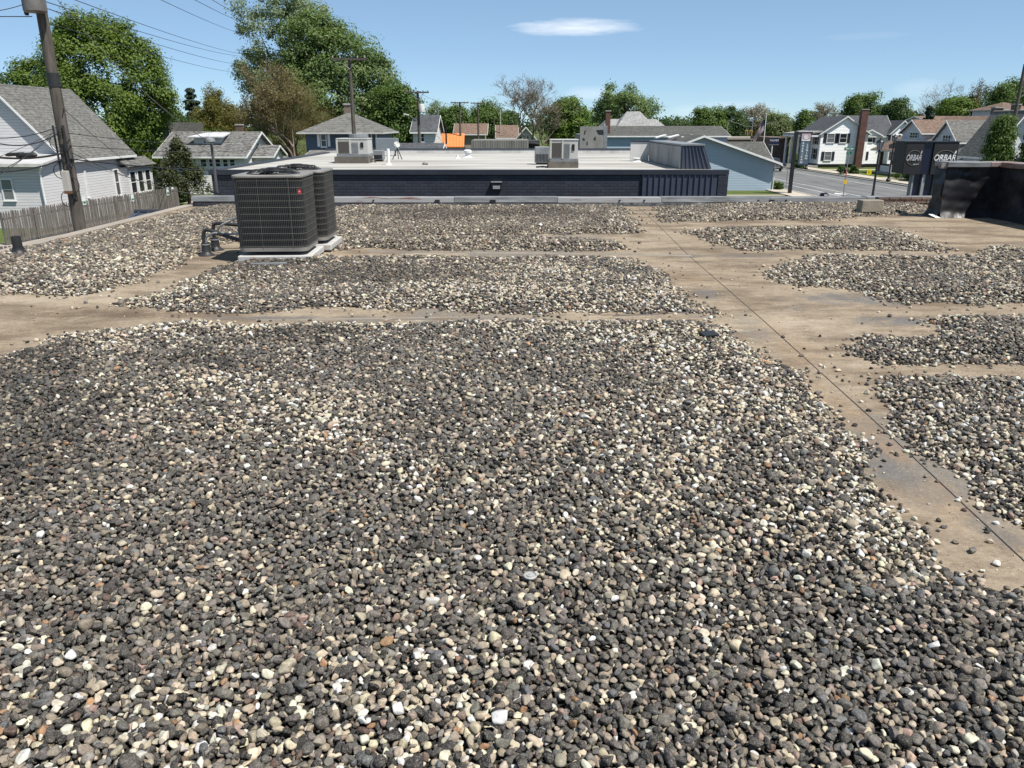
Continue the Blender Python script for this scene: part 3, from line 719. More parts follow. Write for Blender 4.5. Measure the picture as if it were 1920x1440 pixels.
xs = [XL - 0.02, -4.2, -1.2, 0.95, 3.1, 5.35, 7.35, 8.9]
for k, (a, b) in enumerate(zip(xs, xs[1:])):
    dz = (0.02, 0, 0.004, -0.003, 0.004, 0.0, 0.012)[k]
    m2 = MB()
    prof = [(16.30, ROOF + 0.075 + dz), (16.315, ROOF + 0.17 + dz), (16.34, ROOF + 0.178 + dz), (16.62, ROOF + 0.172 + dz), (16.62, ROOF + 0.07 + dz), (16.60, ROOF + 0.07 + dz), (16.60, ROOF + 0.15 + dz), (16.325, ROOF + 0.15 + dz), (16.318, ROOF + 0.075 + dz)]
    m2.prism([(a + 0.004, y, z) for y, z in prof], (b - a - 0.008, 0, 0))
    m2.build('coping_panel', COP[(0, 1, 0, 1, 0, 2, 0)[k]], par)
for px in (1162, 1208, 1422, 1474, 1690, 700, 920):
    p = at(px, 375, 16.3); MB().lathe((0, 0, 0), [(0.018, -0.006), (0.018, 0.004), (0.008, 0.008)], 8)
    m2 = MB().tube([(p.x, 16.30, ROOF + 0.115), (p.x, 16.285, ROOF + 0.115)], 0.02, 8); m2.build('bolt', BLACK_RUBBER, par)
for px in (820, 925, 1447):
    p = at(px, 377, 16.3)
    m2 = MB().box(p.x - 0.05, p.x + 0.05, 16.283, 16.30, ROOF + 0.05, ROOF + 0.13); m2.build('sealant_patch', RUBBER, par)
edge = thing('roof_edge_strip', 'pale concrete edge strip along the gravel roof beside the alley', 'roof edge', (XL, 6, ROOF))
for k in range(6):
    y0 = -4 + k * 3.38
    MB().box(XL - 0.16, XL + 0.02, y0, min(y0 + 3.37, 16.3), ROOF - 0.22, ROOF + 0.035).build('edge_piece', ALLEY, edge, bevel=0.012)

# dark metal canopy just past the roof edge
can = thing('metal_canopy', 'small navy standing seam canopy roof beyond the gravel edge', 'canopy', (-7.6, 16, 0))
a_, b_, c_, d_ = Vector((-8.35, 17.35, 4.16)), Vector((-6.82, 17.35, 4.16)), Vector((-6.82, 14.6, 3.98)), Vector((-7.75, 14.6, 3.96))
MB().prism([a_, b_, c_, d_], (0, 0, -0.10)).build('roof_sheet', NAVY_METAL, can)
for k in range(7):
    t = (k + 0.5) / 7
    p, q = lerp(a_, b_, t), lerp(d_, c_, t)
    MB().tube([p + Vector((0, 0, .015)), q + Vector((0, 0, .015))], 0.018, 4).build('rib', NAVY_METAL, can)
MB().tube([a_ + Vector((0, 0, .02)), b_ + Vector((0, 0, .02))], 0.05, 6).build('ridge_cap', NAVY_TRIM, can)
for x, y in ((-8.2, 17.2), (-7.65, 14.7)):
    MB().box(x, x + 0.1, y - 0.1, y, 0, 3.9).build('post', NAVY_TRIM, can)

# raised black parapet by the street front
rpar = thing('raised_parapet', 'tall raised parapet wrapped in wrinkled black membrane', 'parapet', (8.7, 14.2, ROOF))
def rumple(x0, y0, x1, y1, z0, z1, t, name, seed, cantw=0.07):
    d = Vector((x1 - x0, y1 - y0, 0)); Ln = d.length; d.normalize(); n = Vector((d.y, -d.x, 0))
    nu, nz = max(4, int(Ln / 0.04)), 32; vs, fs = [], []
    for i in range(nu + 1):
        for j in range(nz + 1):
            u, w = i / nu, j / nz
            off = 0.022 * (math.sin(u * Ln * 5 + seed + w * 3) * math.sin(w * 7 + seed) + 0.5 * math.sin(u * Ln * 11 + w * 9 + seed * 2) * math.sin(w * 4 + u * 3) + 0.35 * abs(math.sin(u * Ln * 7 - w * 11 + seed)) + 0.2 * math.sin(w * 31 + u * Ln * 3))
            if w < 0.16: off += cantw * (1 - w / 0.16) ** 1.8
            p = Vector((x0, y0, 0)) + d * (u * Ln) + n * off; vs.append((p.x, p.y, lerp(z0, z1, w)))
    for i in range(nu):
        for j in range(nz):
            a = i * (nz + 1) + j; fs.append((a, a + nz + 1, a + nz + 2, a + 1))
    return MB().add(vs, fs).build(name, RUBBER, rpar, smooth=True)
ZT = ROOF + 0.885
MB().box(7.79, 9.0, 14.26, 14.55, ROOF - 0.2, ZT - 0.02).build('end_wall_core', BLACK_RUBBER, rpar)
MB().box(8.76, 9.0, 2.0, 14.25, ROOF - 0.2, ZT - 0.02).build('side_wall_core', BLACK_RUBBER, rpar)
rumple(7.75, 14.22, 8.80, 14.22, ROOF, ZT, 0, 'end_membrane', 1.0)
rumple(8.72, 14.3, 8.72, 2.0, ROOF, ZT, 0, 'side_membrane', 2.3)
rumple(7.75, 14.6, 7.75, 14.2, ROOF, ZT, 0, 'corner_membrane', 4.1, 0.10)
RUSTY = mk('rusty coping metal', (0.22, 0.11, 0.075), (0.36, 0.34, 0.33), 2.5, 0.55, 0.4, stretch=(1, 1, 6))
MB().box(7.72, 8.48, 14.14, 14.60, ZT, ZT + 0.09).build('coping_panel', COP[0], rpar, bevel=0.01)
MB().box(8.482, 9.05, 14.14, 14.60, ZT + 0.002, ZT + 0.085).build('coping_panel', RUSTY, rpar, bevel=0.01)
for k, y in enumerate((14.13, 11.1, 8.0, 5.0)):
    MB().box(8.64, 9.06, y - 3.0, y - 0.005, ZT, ZT + 0.085).build('coping_panel', (RUSTY, COP[0], COP[2], RUSTY)[k], rpar, bevel=0.01)
MB().box(7.63, 7.73, 14.18, 14.28, ZT - 0.02, ZT + 0.07).build('coping_end', RUSTY, rpar)
x, y = rp(1748, 408)
MB().rbox((x + 0.02, y - 0.03, ROOF + 0.03), (0.10, 0.20, 0.006), 0.3, 0.25).build('white_flap', WHITE_PAINT, rpar)
bst = thing('brick_stub', 'low rusty red brick stub at the end of the far coping', 'brick stub', (8.2, 16.5, ROOF))
for k in range(3):
    for j in range(5):
        MB().box(7.5 + j * 0.22 + (k % 2) * .1, 7.5 + j * 0.22 + 0.21 + (k % 2) * .1, 16.10, 16.28, ROOF + 0.003 + k * 0.066, ROOF + 0.06 + k * 0.066).build('brick', BROWN_BRICK, bst, bevel=0.006)

# ------------------------------------------------------------------ air conditioners
CASE = mk('brown grey steel cabinet', (0.24, 0.225, 0.205), (0.30, 0.28, 0.255), 4.0, 0.45, 0.2)
COIL = mk('dark condenser coil', (0.010, 0.0095, 0.009), (0.016, 0.015, 0.014), 40.0, 0.6, stretch=(1, 1, 0.05))
WIRE = mk('grey wire guard', (0.13, 0.125, 0.12), (0.10, 0.098, 0.095), 4.0, 0.5, 0.2)
HOOP = mk('pale wire hoops', (0.14, 0.133, 0.125), None, 4.0, 0.5, 0.2)
RED = mk('red badge', (0.55, 0.03, 0.05), None, 3.0, 0.4)
def rsq(w, d, r, n=5):                                       # rounded rectangle, counter-clockwise
    out = []
    for cx, cy, a0 in ((w/2-r, d/2-r, 0), (-w/2+r, d/2-r, 90), (-w/2+r, -d/2+r, 180), (w/2-r, -d/2+r, 270)):
        for k in range(n + 1):
            t = math.radians(a0 + 90 * k / n); out.append((cx + r * math.cos(t), cy + r * math.sin(t)))
    return out
def ac_unit():
    t = thing('air_conditioner', 'x', 'air conditioner')
    W, D, R = 0.82, 0.76, 0.095; z0, z1 = 0.045, 0.90
    base = rsq(W, D, R)
    MB().prism([(x, y, z0) for x, y in base], (0, 0, 0.045)).build('base_pan', CASE, t)
    MB().prism([(x * 0.965, y * 0.965, z0 + 0.046) for x, y in base], (0, 0, z1 - z0 - 0.05)).build('coil', COIL, t)
    pts = rsq(W, D, R, 8); P = [Vector((x, y, 0)) for x, y in pts]; P.append(P[0])
    seg = [(P[i + 1] - P[i]).length for i in range(len(P) - 1)]; tot = sum(seg)
    def along(s):
        s %= tot
        for i, L in enumerate(seg):
            if s <= L: return lerp(P[i], P[i + 1], s / L)
            s -= L
        return P[0]
    g = MB(); nv = int(tot / 0.0215)
    for k in range(nv):
        p = along(k * tot / nv); g.tube([(p.x, p.y, z0 + 0.04), (p.x, p.y, z1 - 0.005)], 0.0021, 3, cap=False)
    g.build('wire_guard', WIRE, t)
    for k in range(11):
        z = lerp(z0 + 0.06, z1 - 0.03, k / 10); g = MB(); n = 44
        g.tube([along(q * tot / n) * 1.004 + Vector((0, 0, z)) for q in range(n + 1)], 0.0024, 4, cap=False)
        g.build('wire_hoop', HOOP, t)
    for (x, y) in ((-W/2 + .004, -D/2 + .10), (-W/2 + .30, -D/2 - .002), (W/2 - .16, -D/2 - .001), (W/2 - 0.005, -D/2 + .22), (W/2 - .005, D/2 - .1)):
        MB().tube([(x, y, z0 + .03), (x, y, z1)], 0.003, 6).build('guard_rod', HOOP, t)
    MB().box(-W/2 - .006, -W/2 + .035, -D/2 + .12, D/2 - .12, z0, z1).build('service_panel', CASE, t, bevel=0.006)
    top = MB().prism([(x * 1.02, y * 1.02, z1) for x, y in rsq(W, D, R, 8)], (0, 0, 0.035)); top.build('top_cover', CASE, t, bevel=0.012, seg=3)
    zc = z1 + 0.036
    MB().lathe((0, 0, zc - 0.03), [(0.30, 0), (0.30, 0.031), (0.285, 0.031), (0.28, 0.001)], 28).build('fan_throat', BLACK_PAINT, t)
    g = MB()
    for k in range(26):
        a = 2 * math.pi * k / 26
        g.tube([(0.31 * math.cos(a), 0.31 * math.sin(a), zc), (0.24 * math.cos(a), 0.24 * math.sin(a), zc + 0.040), (0.07 * math.cos(a), 0.07 * math.sin(a), zc + 0.060)], 0.004, 4)
    for rr, h in ((0.31, 0.004), (0.24, 0.042), (0.15, 0.053), (0.075, 0.062)):
        g.tube([(rr * math.cos(2*math.pi*q/32), rr * math.sin(2*math.pi*q/32), zc + h) for q in range(33)], 0.005, 4, cap=False)
    g.build('fan_guard', BLACK_PAINT, t)
    MB().lathe((0, 0, zc), [(0.075, 0.02), (0.085, 0.03), (0.085, 0.064), (0.06, 0.070), (0.02, 0.071)], 16).build('fan_motor', BLACK_PAINT, t, smooth=True)
    for k in range(3):
        a = 2 * math.pi * k / 3
        MB().rbox((0.17 * math.cos(a), 0.17 * math.sin(a), zc - 0.005), (0.22, 0.16, 0.004), a, 0.35).build('fan_blade', BLACK_PAINT, t)
    bd = MB().rbox((W/2 - 0.045, -D/2 + 0.035, z0 + 0.70), (0.046, 0.008, 0.05), math.radians(45)); b = bd.build('badge', RED, t)
    MB().rbox((W/2 - 0.041, -D/2 + 0.031, z0 + 0.70), (0.026, 0.003, 0.006), math.radians(45)).build('badge_mark', WHITE_PAINT, b)
    return t
PADM = mk('pale equipment pad', (0.50, 0.49, 0.47), (0.42, 0.41, 0.39), 5.0, 0.8, bump=0.1)
ac1 = ac_unit(); ac2 = copy_tree(ac1)
for ch in list(ac2.children):
    if ch.name.startswith('badge'):
        for g in list(ch.children): bpy.data.objects.remove(g)
        bpy.data.objects.remove(ch)
for u, (x, y, rz), lab in ((ac1, AC_POS[0], 'nearer of two dark caged air conditioners, its red badge showing'), (ac2, AC_POS[1], 'farther dark caged air conditioner, half hidden behind its twin')):
    u.location = (x, y, ROOF + 0.105); u.rotation_euler = (0, 0, rz); u['label'] = lab; u['group'] = 'air conditioners on the gravel roof'
for (x, y, rz), lab in ((AC_POS[0], 'pale grey pad under the nearer air conditioner'), (AC_POS[1], 'pale grey pad under the farther air conditioner')):
    o = MB().rbox((0, 0, 0), (0.88, 0.82, 0.08)).build('equipment_pad', PADM, bevel=0.012)
    o.location = (x + 0.02, y, ROOF + 0.102 - 0.04); o.rotation_euler = (0, 0, rz); tag(o, lab, 'pad', 'pads under the air conditioners')
    s = MB().rbox((0, 0, 0), (0.80, 0.74, 0.062)).build('foam_base', BLACK_RUBBER, o); s.location = (0, 0, -0.0711 + 0.0)
def boot(x, y, h, r, label, name='pipe_boot'):
    t = thing(name, label, 'pipe boot', (x, y, ROOF))
    MB().lathe((x, y, ROOF), [(r * 2.1, 0.001), (r * 1.9, 0.008), (r * 1.25, 0.035), (r * 1.06, 0.06), (r, h), (r * .9, h + .004), (r * .5, h - .003)], 20).build('sleeve', BLACK_RUBBER, t, smooth=True)
    MB().lathe((x, y, ROOF), [(r * 1.05, h * .82), (r * 1.12, h * .83), (r * 1.12, h * .9), (r * 1.05, h * .91)], 20).build('clamp', GREY_METAL, t)
    return t
b1 = rp(388, 479); b2 = rp(405, 469)
boot(b1[0], b1[1], 0.165, 0.052, 'black rubber pipe boot nearest the viewer beside the air conditioner')
boot(b2[0], b2[1], 0.165, 0.052, 'black rubber pipe boot just behind the first one')
def hose(name, label, pts, r, mat, cat='pipe'):
    P = [Vector(p) for p in pts]; out = []
    for i in range(len(P) - 1):                              # Catmull-Rom
        p0, p1, p2, p3 = P[max(i-1, 0)], P[i], P[i+1], P[min(i+2, len(P)-1)]
        for k in range(8):
            t = k / 8; out.append(0.5 * ((2*p1) + (p2-p0)*t + (2*p0-5*p1+4*p2-p3)*t*t + (3*p1-p0-3*p2+p3)*t**3))
    out.append(P[-1])
    return tag(MB().tube(out, r, 10).build(name, mat, smooth=True), label, cat)
xw = AC_POS[0][0] - 0.43
hose('insulated_pipe', 'thick black insulated pipe bending from nearer boot to air conditioner', [(b1[0]-.01, b1[1], ROOF+.10), (b1[0]-.01, b1[1], ROOF+.27), (b1[0]+.05, b1[1], ROOF+.325), (b1[0]+.25, b1[1]-.05, ROOF+.27), (xw+.04, 9.66, ROOF+.20)], 0.024, BLACK_RUBBER)
hose('insulated_pipe', 'thick black insulated pipe arching from rear boot towards the farther air conditioner', [(b2[0], b2[1], ROOF+.10), (b2[0], b2[1], ROOF+.30), (b2[0]+.06, b2[1], ROOF+.355), (b2[0]+.35, b2[1]+.02, ROOF+.33), (xw+.06, 10.5, ROOF+.30)], 0.024, BLACK_RUBBER)
hose('conduit', 'thin grey flexible conduit curling from the nearer boot', [(b1[0]+.02, b1[1]-.01, ROOF+.10), (b1[0]+.025, b1[1]-.02, ROOF+.22), (b1[0]+.14, b1[1]-.04, ROOF+.29), (b1[0]+.34, b1[1]-.05, ROOF+.28), (xw-.02, 9.62, ROOF+.33), (xw+.04, 9.62, ROOF+.40)], 0.012, GREY_METAL)
hose('conduit', 'thin pale conduit rising straight to the air conditioner side', [(b2[0]+.10, b2[1]-.15, ROOF+.27), (b2[0]+.25, b2[1]-.3, ROOF+.38), (xw+.04, 9.85, ROOF+.55)], 0.013, OFFWHITE)
vx, vy = rp(38, 486)
vt = thing('vent_pipe', 'short black vent pipe with flared boot at the gravel roof edge', 'vent pipe', (vx, vy, ROOF))
MB().lathe((vx, vy, ROOF), [(0.16, 0.02), (0.13, 0.06), (0.075, 0.10), (0.066, 0.13), (0.064, 0.15)], 20).build('boot', BLACK_RUBBER, vt, smooth=True)
MB().lathe((vx, vy, ROOF), [(0.056, 0.10), (0.056, 0.285), (0.047, 0.286), (0.045, 0.2)], 18).build('pipe', BLACK_RUBBER, vt, smooth=True)
# small things on the gravel
x, y = rp(1633, 404)
cb = thing('concrete_block', 'solid tan concrete block lying on the far gravel', 'concrete block', (x, y, ROOF))
MB().rbox((x, y + 0.1, ROOF + 0.165), (0.42, 0.20, 0.22), 0.12).build('block', mk('tan block', (0.30, 0.26, 0.21), (0.22, 0.19, 0.155), 6.0, 0.95, bump=0.5), cb, bevel=0.012)
x, y = rp(505, 507)
tag(MB().rbox((x, y, top_of(x, y) + 0.016), (0.40, 0.06, 0.022), 0.14).build('flat_bar', GREY_METAL, bevel=0.003), 'loose grey metal bar lying on gravel before the pad', 'metal bar')
x, y = rp(1327, 652)
tag(MB().rbox((x, y, top_of(x, y) + 0.020), (0.125, 0.10, 0.010), 0.25, 0.06).build('rubber_square', BLACK_RUBBER, bevel=0.002), 'small black rubber square lying on the foreground gravel', 'rubber square')
x, y = rp(994, 1112)
dk = MB().lathe((x, y, top_of(x, y) + 0.012), [(0.024, 0.0), (0.025, 0.006), (0.021, 0.008), (0.019, 0.004), (0.013, 0.004), (0.012, 0.008), (0.006, 0.008), (0.004, 0.012)], 24).build('metal_washer', mk('dull zinc', (0.42, 0.42, 0.41), (0.30, 0.30, 0.29), 30, .55, .1))
tag(dk, 'round ribbed metal washer plate lying among foreground stones', 'washer')

# ------------------------------------------------------------------ neighbouring navy building
nb = thing('navy_building', 'low navy painted brick building with white flat roof', 'building', (-1.5, 25, 0))
NX0, NX1, NY0, NY1 = at(395, 318, 25).x, at(1363, 318, 25).x, 25.0, 41.0
NT = at(960, 318, 25).z                                       # top of its coping
WR = mk('white coated roof', (0.44, 0.425, 0.395), (0.25, 0.235, 0.21), 0.45, 0.9, stretch=(0.35, 2.0, 1), lo=0.42, hi=0.68)
WRS = mk('stained white parapet', (0.62, 0.61, 0.59), (0.30, 0.29, 0.28), 0.8, 0.7, stretch=(1, 1, 0.6), lo=0.48, hi=0.75)
px0 = at(1205, 340, 25).x; px1 = at(1345, 340, 25).x
MB().box(NX0, NX1, NY0, NY1, 0, NT - 0.16).build('wall', NAVY_BRICK, nb)
MB().box(NX0 + 0.2, NX1 - 0.2, NY0 + 0.1, NY1 - 0.2, NT - 0.158, NT - 0.04).build('white_roof', WR, nb)
MB().box(NX0 - 0.06, NX1 + 0.06, NY0 - 0.07, NY0 + 0.09, NT - 0.157, NT).build('coping', NAVY_TRIM, nb, bevel=0.01)
MB().box(NX0 - 0.06, NX0 + 0.19, NY0 + 0.092, NY1, NT - 0.157, NT + 0.02).build('coping', NAVY_TRIM, nb, bevel=0.01)
MB().box(NX0, NX1, NY1 - 0.19, NY1 + 0.1, NT - 0.157, NT + 0.13).build('rear_parapet', WRS, nb)
MB().box(NX0 - 0.05, NX1, NY1 - 0.21, NY1 + 0.12, NT + 0.132, NT + 0.19).build('rear_coping', NAVY_TRIM, nb)
n = 13
for k in range(n):                                           # standing seam cladding
    a, b = lerp(px0, px1, k / n), lerp(px0, px1, (k + 1) / n)
    m2 = MB().box(a + 0.003, b - 0.003, NY0 - 0.035, NY0 - 0.002, 0.5, NT - 0.165)
    m2.box(a - 0.012, a + 0.012, NY0 - 0.075, NY0 - 0.036, 0.5, NT - 0.165); m2.build('metal_panel', NAVY_METAL, nb)
MB().box(px1 + 0.01, NX1 + 0.05, NY0 - 0.06, NY0 - 0.002, 0, NT - 0.165).build('corner_pier', NAVY_BRICK, nb)
sc_ = at(931, 350, 24.9)
lt = MB().box(sc_.x - 0.16, sc_.x + 0.16, NY0 - 0.22, NY0 - 0.002, sc_.z - 0.10, sc_.z + 0.13).build('wall_light', BLACK_PAINT, nb, bevel=0.02)
MB().box(sc_.x - 0.11, sc_.x + 0.11, NY0 - 0.235, NY0 - 0.222, sc_.z - 0.06, sc_.z + 0.04).build('lens', mk('frosted lens', (0.30, 0.31, 0.32), None, 3, 0.3), lt)
MB().box(sc_.x - 0.17, sc_.x + 0.17, NY0 - 0.24, NY0 - 0.002, sc_.z + 0.132, sc_.z + 0.155).build('light_hood', GREY_METAL, lt)
# mansard screen on the street side of its roof
ms = thing('roof_screen', 'grey backed mansard screen clad in navy standing seam', 'roof screen', (at(1277, 300, 26).x, 26, NT))
sx0, sx1t, sx1b = at(1277, 300, 26).x, at(1320, 272, 26).x, at(1334, 316, 26).x
ST = at(1290, 273, 26).z
MB().prism([(sx0, 26, NT - 0.03), (sx1b, 26, NT - 0.03), (sx1t, 26, ST), (sx0, 26, ST)], (0, 6.0, 0)).build('screen_body', NAVY_METAL, ms)
GP = mk('grey stained screen panel', (0.34, 0.34, 0.34), (0.22, 0.22, 0.215), 1.2, 0.6, 0.1, stretch=(1, 1, 0.4))
for k in range(3):
    MB().box(sx0 - 0.03, sx0 - 0.002, 26.02 + k * 2, 26.0 + k * 2 + 1.97, NT - 0.02, ST - 0.03).build('rear_panel', GP, ms)
sxl = at(1183, 265, 32).x
MB().box(sxl, sx0 - 0.035, 32.0, 32.06, NT - 0.03, ST - 0.01).build('return_panel', WRS, ms)
MB().box(sxl - 0.03, sx0 - 0.04, 31.97, 32.1, ST - 0.008, ST + 0.04).build('return_cap', NAVY_TRIM, ms)
MB().box(sx0 - 0.05, sx1t + 0.03, 25.97, 32.05, ST + 0.002, ST + 0.05).build('screen_cap', GREY_METAL, ms)
for k in range(7):
    t = (k + .3) / 7; xb = lerp(sx0, sx1b, t); xt = lerp(sx0, sx1t, t)
    MB().tube([(xb, 25.985, NT - .02), (xt, 25.985, ST)], 0.018, 4).build('seam_rib', NAVY_METAL, ms)

# rooftop units on the white roof
UNIT = mk('beige unit panels', (0.52, 0.51, 0.48), (0.44, 0.43, 0.40), 2.0, 0.5)
UCOIL = mk('brown unit coil', (0.055, 0.05, 0.045), (0.08, 0.07, 0.06), 30, 0.7)
CURBW = mk('weathered roof curb', (0.17, 0.145, 0.12), (0.10, 0.088, 0.075), 3, 0.9)
def package_unit(x0, x1, y0, dep, z, h, label, curb=0.3, fan=True, group='package units on the white roof'):
    w = x1 - x0
    t = thing('rooftop_unit', label, 'rooftop unit', (x0, y0, z), group)
    MB().box(x0 - 0.06 * w, x1 + 0.0, y0 - 0.12, y0 + dep * .9, z, z + curb).build('curb', CURBW, t)
    zb = z + curb
    MB().box(x0, x1, y0, y0 + dep, zb + 0.003, zb + 0.09).build('base_rail', GREY_METAL, t)
    MB().box(x0 + .02, x1 - .02, y0 + .02, y0 + dep - .02, zb + .093, zb + h).build('cabinet', UNIT, t)
    MB().box(x0 + .06 * w, x0 + .40 * w, y0 - 0.002, y0 + .017, zb + .13, zb + h - .08).build('coil_opening', UCOIL, t)
    for a, b in ((0, .055), (.41, .47)): MB().box(x0 + a * w, x0 + b * w, y0 - .012, y0 + .016, zb + .095, zb + h - .01).build('post', UNIT, t)
    for k in range(6): MB().box(x0 + (.50 + k * .035) * w, x0 + (.515 + k * .035) * w, y0 - .004, y0 + .017, zb + .14, zb + h - .1).build('louver', GREY_METAL, t)
    MB().box(x0 + .77 * w, x0 + .86 * w, y0 - .006, y0 + .017, zb + h * .52, zb + h * .82).build('access_slot', BLACK_PAINT, t)
    MB().box(x0 + .0, x1 - .0, y0 + .0, y0 + dep, zb + h + .002, zb + h + .035).build('lid', UNIT, t, bevel=.01)
    if fan: MB().lathe((x0 + w * .62, y0 + dep * .6, zb + h + .052), [(.36, 0), (.36, .12), (.30, .13), (.28, .02)], 20).build('fan_ring', GREY_METAL, t)
    return t
zr = NT - 0.04
p0, p1 = at(632, 300, 30.0), at(691, 300, 30.0)
package_unit(p0.x, p1.x, 30.0, 1.1, zr, 0.62, 'boxy beige rooftop unit with fan ring, in front of the blue house', 0.24)
p0, p1 = at(1031, 310, 26.8), at(1084, 310, 26.8)
package_unit(p0.x, p1.x, 26.8, 0.9, zr, 0.68, 'boxy beige rooftop unit near the front edge of the white roof', 0.2, False)
def condenser(px0, px1, Y, h, label, mat, z=zr):
    a, b = at(px0, 290, Y).x, at(px1, 290, Y).x
    t = thing('condenser', label, 'condenser', (a, Y, z))
    MB().box(a, b, Y, Y + .5, z + .06, z + h).build('case', mat, t, bevel=.02)
    for k in range(9):
        q = lerp(a + .05, b - .05, k / 8); MB().box(q - .012, q + .012, Y - .012, Y - .002, z + .1, z + h * .6).build('slot', BLACK_PAINT, t)
    MB().box(a + .05, b - .05, Y + .05, Y + .4, z, z + .059).build('feet', BLACK_RUBBER, t)
condenser(1003, 1030, 29.0, 0.62, 'low grey condenser beside the front rooftop unit', GREY_METAL)
condenser(700, 718, 31.5, 0.42, 'small grey condenser between beige unit and white vent', GREY_METAL)
gpl = at(704, 270, 37); 
gp = thing('panel_box', 'large plain blue grey box panel on the white roof', 'panel box', (gpl.x, 37, zr))
MB().box(at(704, 270, 37).x, at(745, 270, 37).x, 37, 37.5, zr + .25, at(720, 259, 37).z).build('panel', mk('blue grey panel', (0.19, 0.22, 0.24), (0.16, 0.185, 0.2), 2, .5), gp, bevel=.02)
for px in (708, 740): q = at(px, 290, 37.2); MB().box(q.x, q.x + .06, 37.2, 37.26, zr, zr + .249).build('leg', GREY_METAL, gp)
def stack(px, ybot, ytop, r, label, cap=False):
    q = gz(px, ybot, zr); h = at(px, ytop, q.y).z - zr
    t = thing('roof_vent', label, 'roof vent', (q.x, q.y, zr))
    MB().lathe((q.x, q.y, zr), [(r * 2.2, 0), (r * 2.0, .02), (r * 1.1, .06), (r, .08), (r, h), (r * .8, h + .003)], 14).build('pipe', WHITE_PAINT, t, smooth=True)
    if cap: MB().lathe((q.x, q.y, zr), [(r * 1.7, h * .62), (r * 1.8, h * .9), (r * 1.1, h * 1.03), (.01, h * 1.05)], 14).build('cap', WHITE_PAINT, t, smooth=True)
stack(729, 309, 279, 0.055, 'tall thin white vent pipe by the small condenser')
stack(877, 295, 281, 0.10, 'white capped vent at the rear of the white roof', True)
stack(858, 297, 291, 0.05, 'short white pipe stub near the rear coping')
stack(1193, 303, 296, 0.09, 'small pale vent at the foot of the roof screen', True)
q = gz(705, 296, zr)
dish = thing('satellite_dish', 'small satellite dish on tripod beside the white vents', 'satellite dish', at(746, 300, 33.5)[:2] + (zr,))
dx = at(746, 300, 33.5).x
for a, b in ((-.2, -.15), (.2, -.15), (0, .2)): MB().tube([(dx + a, 33.5 + b, zr), (dx, 33.5, zr + .45)], .018, 6).build('leg', BLACK_PAINT, dish)
MB().lathe((0, 0, 0), [(.02, 0), (.12, .02), (.22, .07), (.25, .1), (.25, .11), (.21, .08)], 18)
dm = MB().lathe((0, 0, 0), [(.01, 0), (.06, .01), (.10, .03), (.13, .055), (.127, .06), (.09, .04), (.01, .01)], 18)
M = Matrix.Translation((dx - .02, 33.45, zr + .58)) @ Matrix.Rotation(math.radians(60), 4, 'X') @ Matrix.Rotation(.5, 4, 'Y')
dm.v = [tuple(M @ Vector(v)) for v in dm.v]; dm.build('reflector', OFFWHITE, dish, smooth=True)
MB().tube([(dx, 33.5, zr + .5), (dx - .05, 33.1, zr + .62)], .012, 6).build('feed_arm', BLACK_PAINT, dish)
q = gz(797, 309, zr)
sm = thing('pipe_support', 'tiny dark pipe support left on the bare white roof', 'pipe support', (q.x, q.y, zr))
MB().box(q.x - .1, q.x + .1, q.y - .04, q.y + .04, zr, zr + .05).build('foot', CURBW, sm); MB().tube([(q.x - .09, q.y, zr + .05), (q.x, q.y, zr + .1), (q.x + .09, q.y, zr + .05)], .015, 6).build('saddle', GREY_METAL, sm)
hose('gas_line', 'thin dark pipe looping between beige unit and vents', [at(690, 303, 30.4), at(700, 298, 30.6), at(706, 306, 30.6), at(722, 306, 31)], .02, BLACK_PAINT)
hose('gas_line', 'dark pipe running off the front rooftop unit', [at(1005, 314, 26.9), at(1018, 312, 26.9), at(1030, 314, 26.9)], .025, BLACK_PAINT)

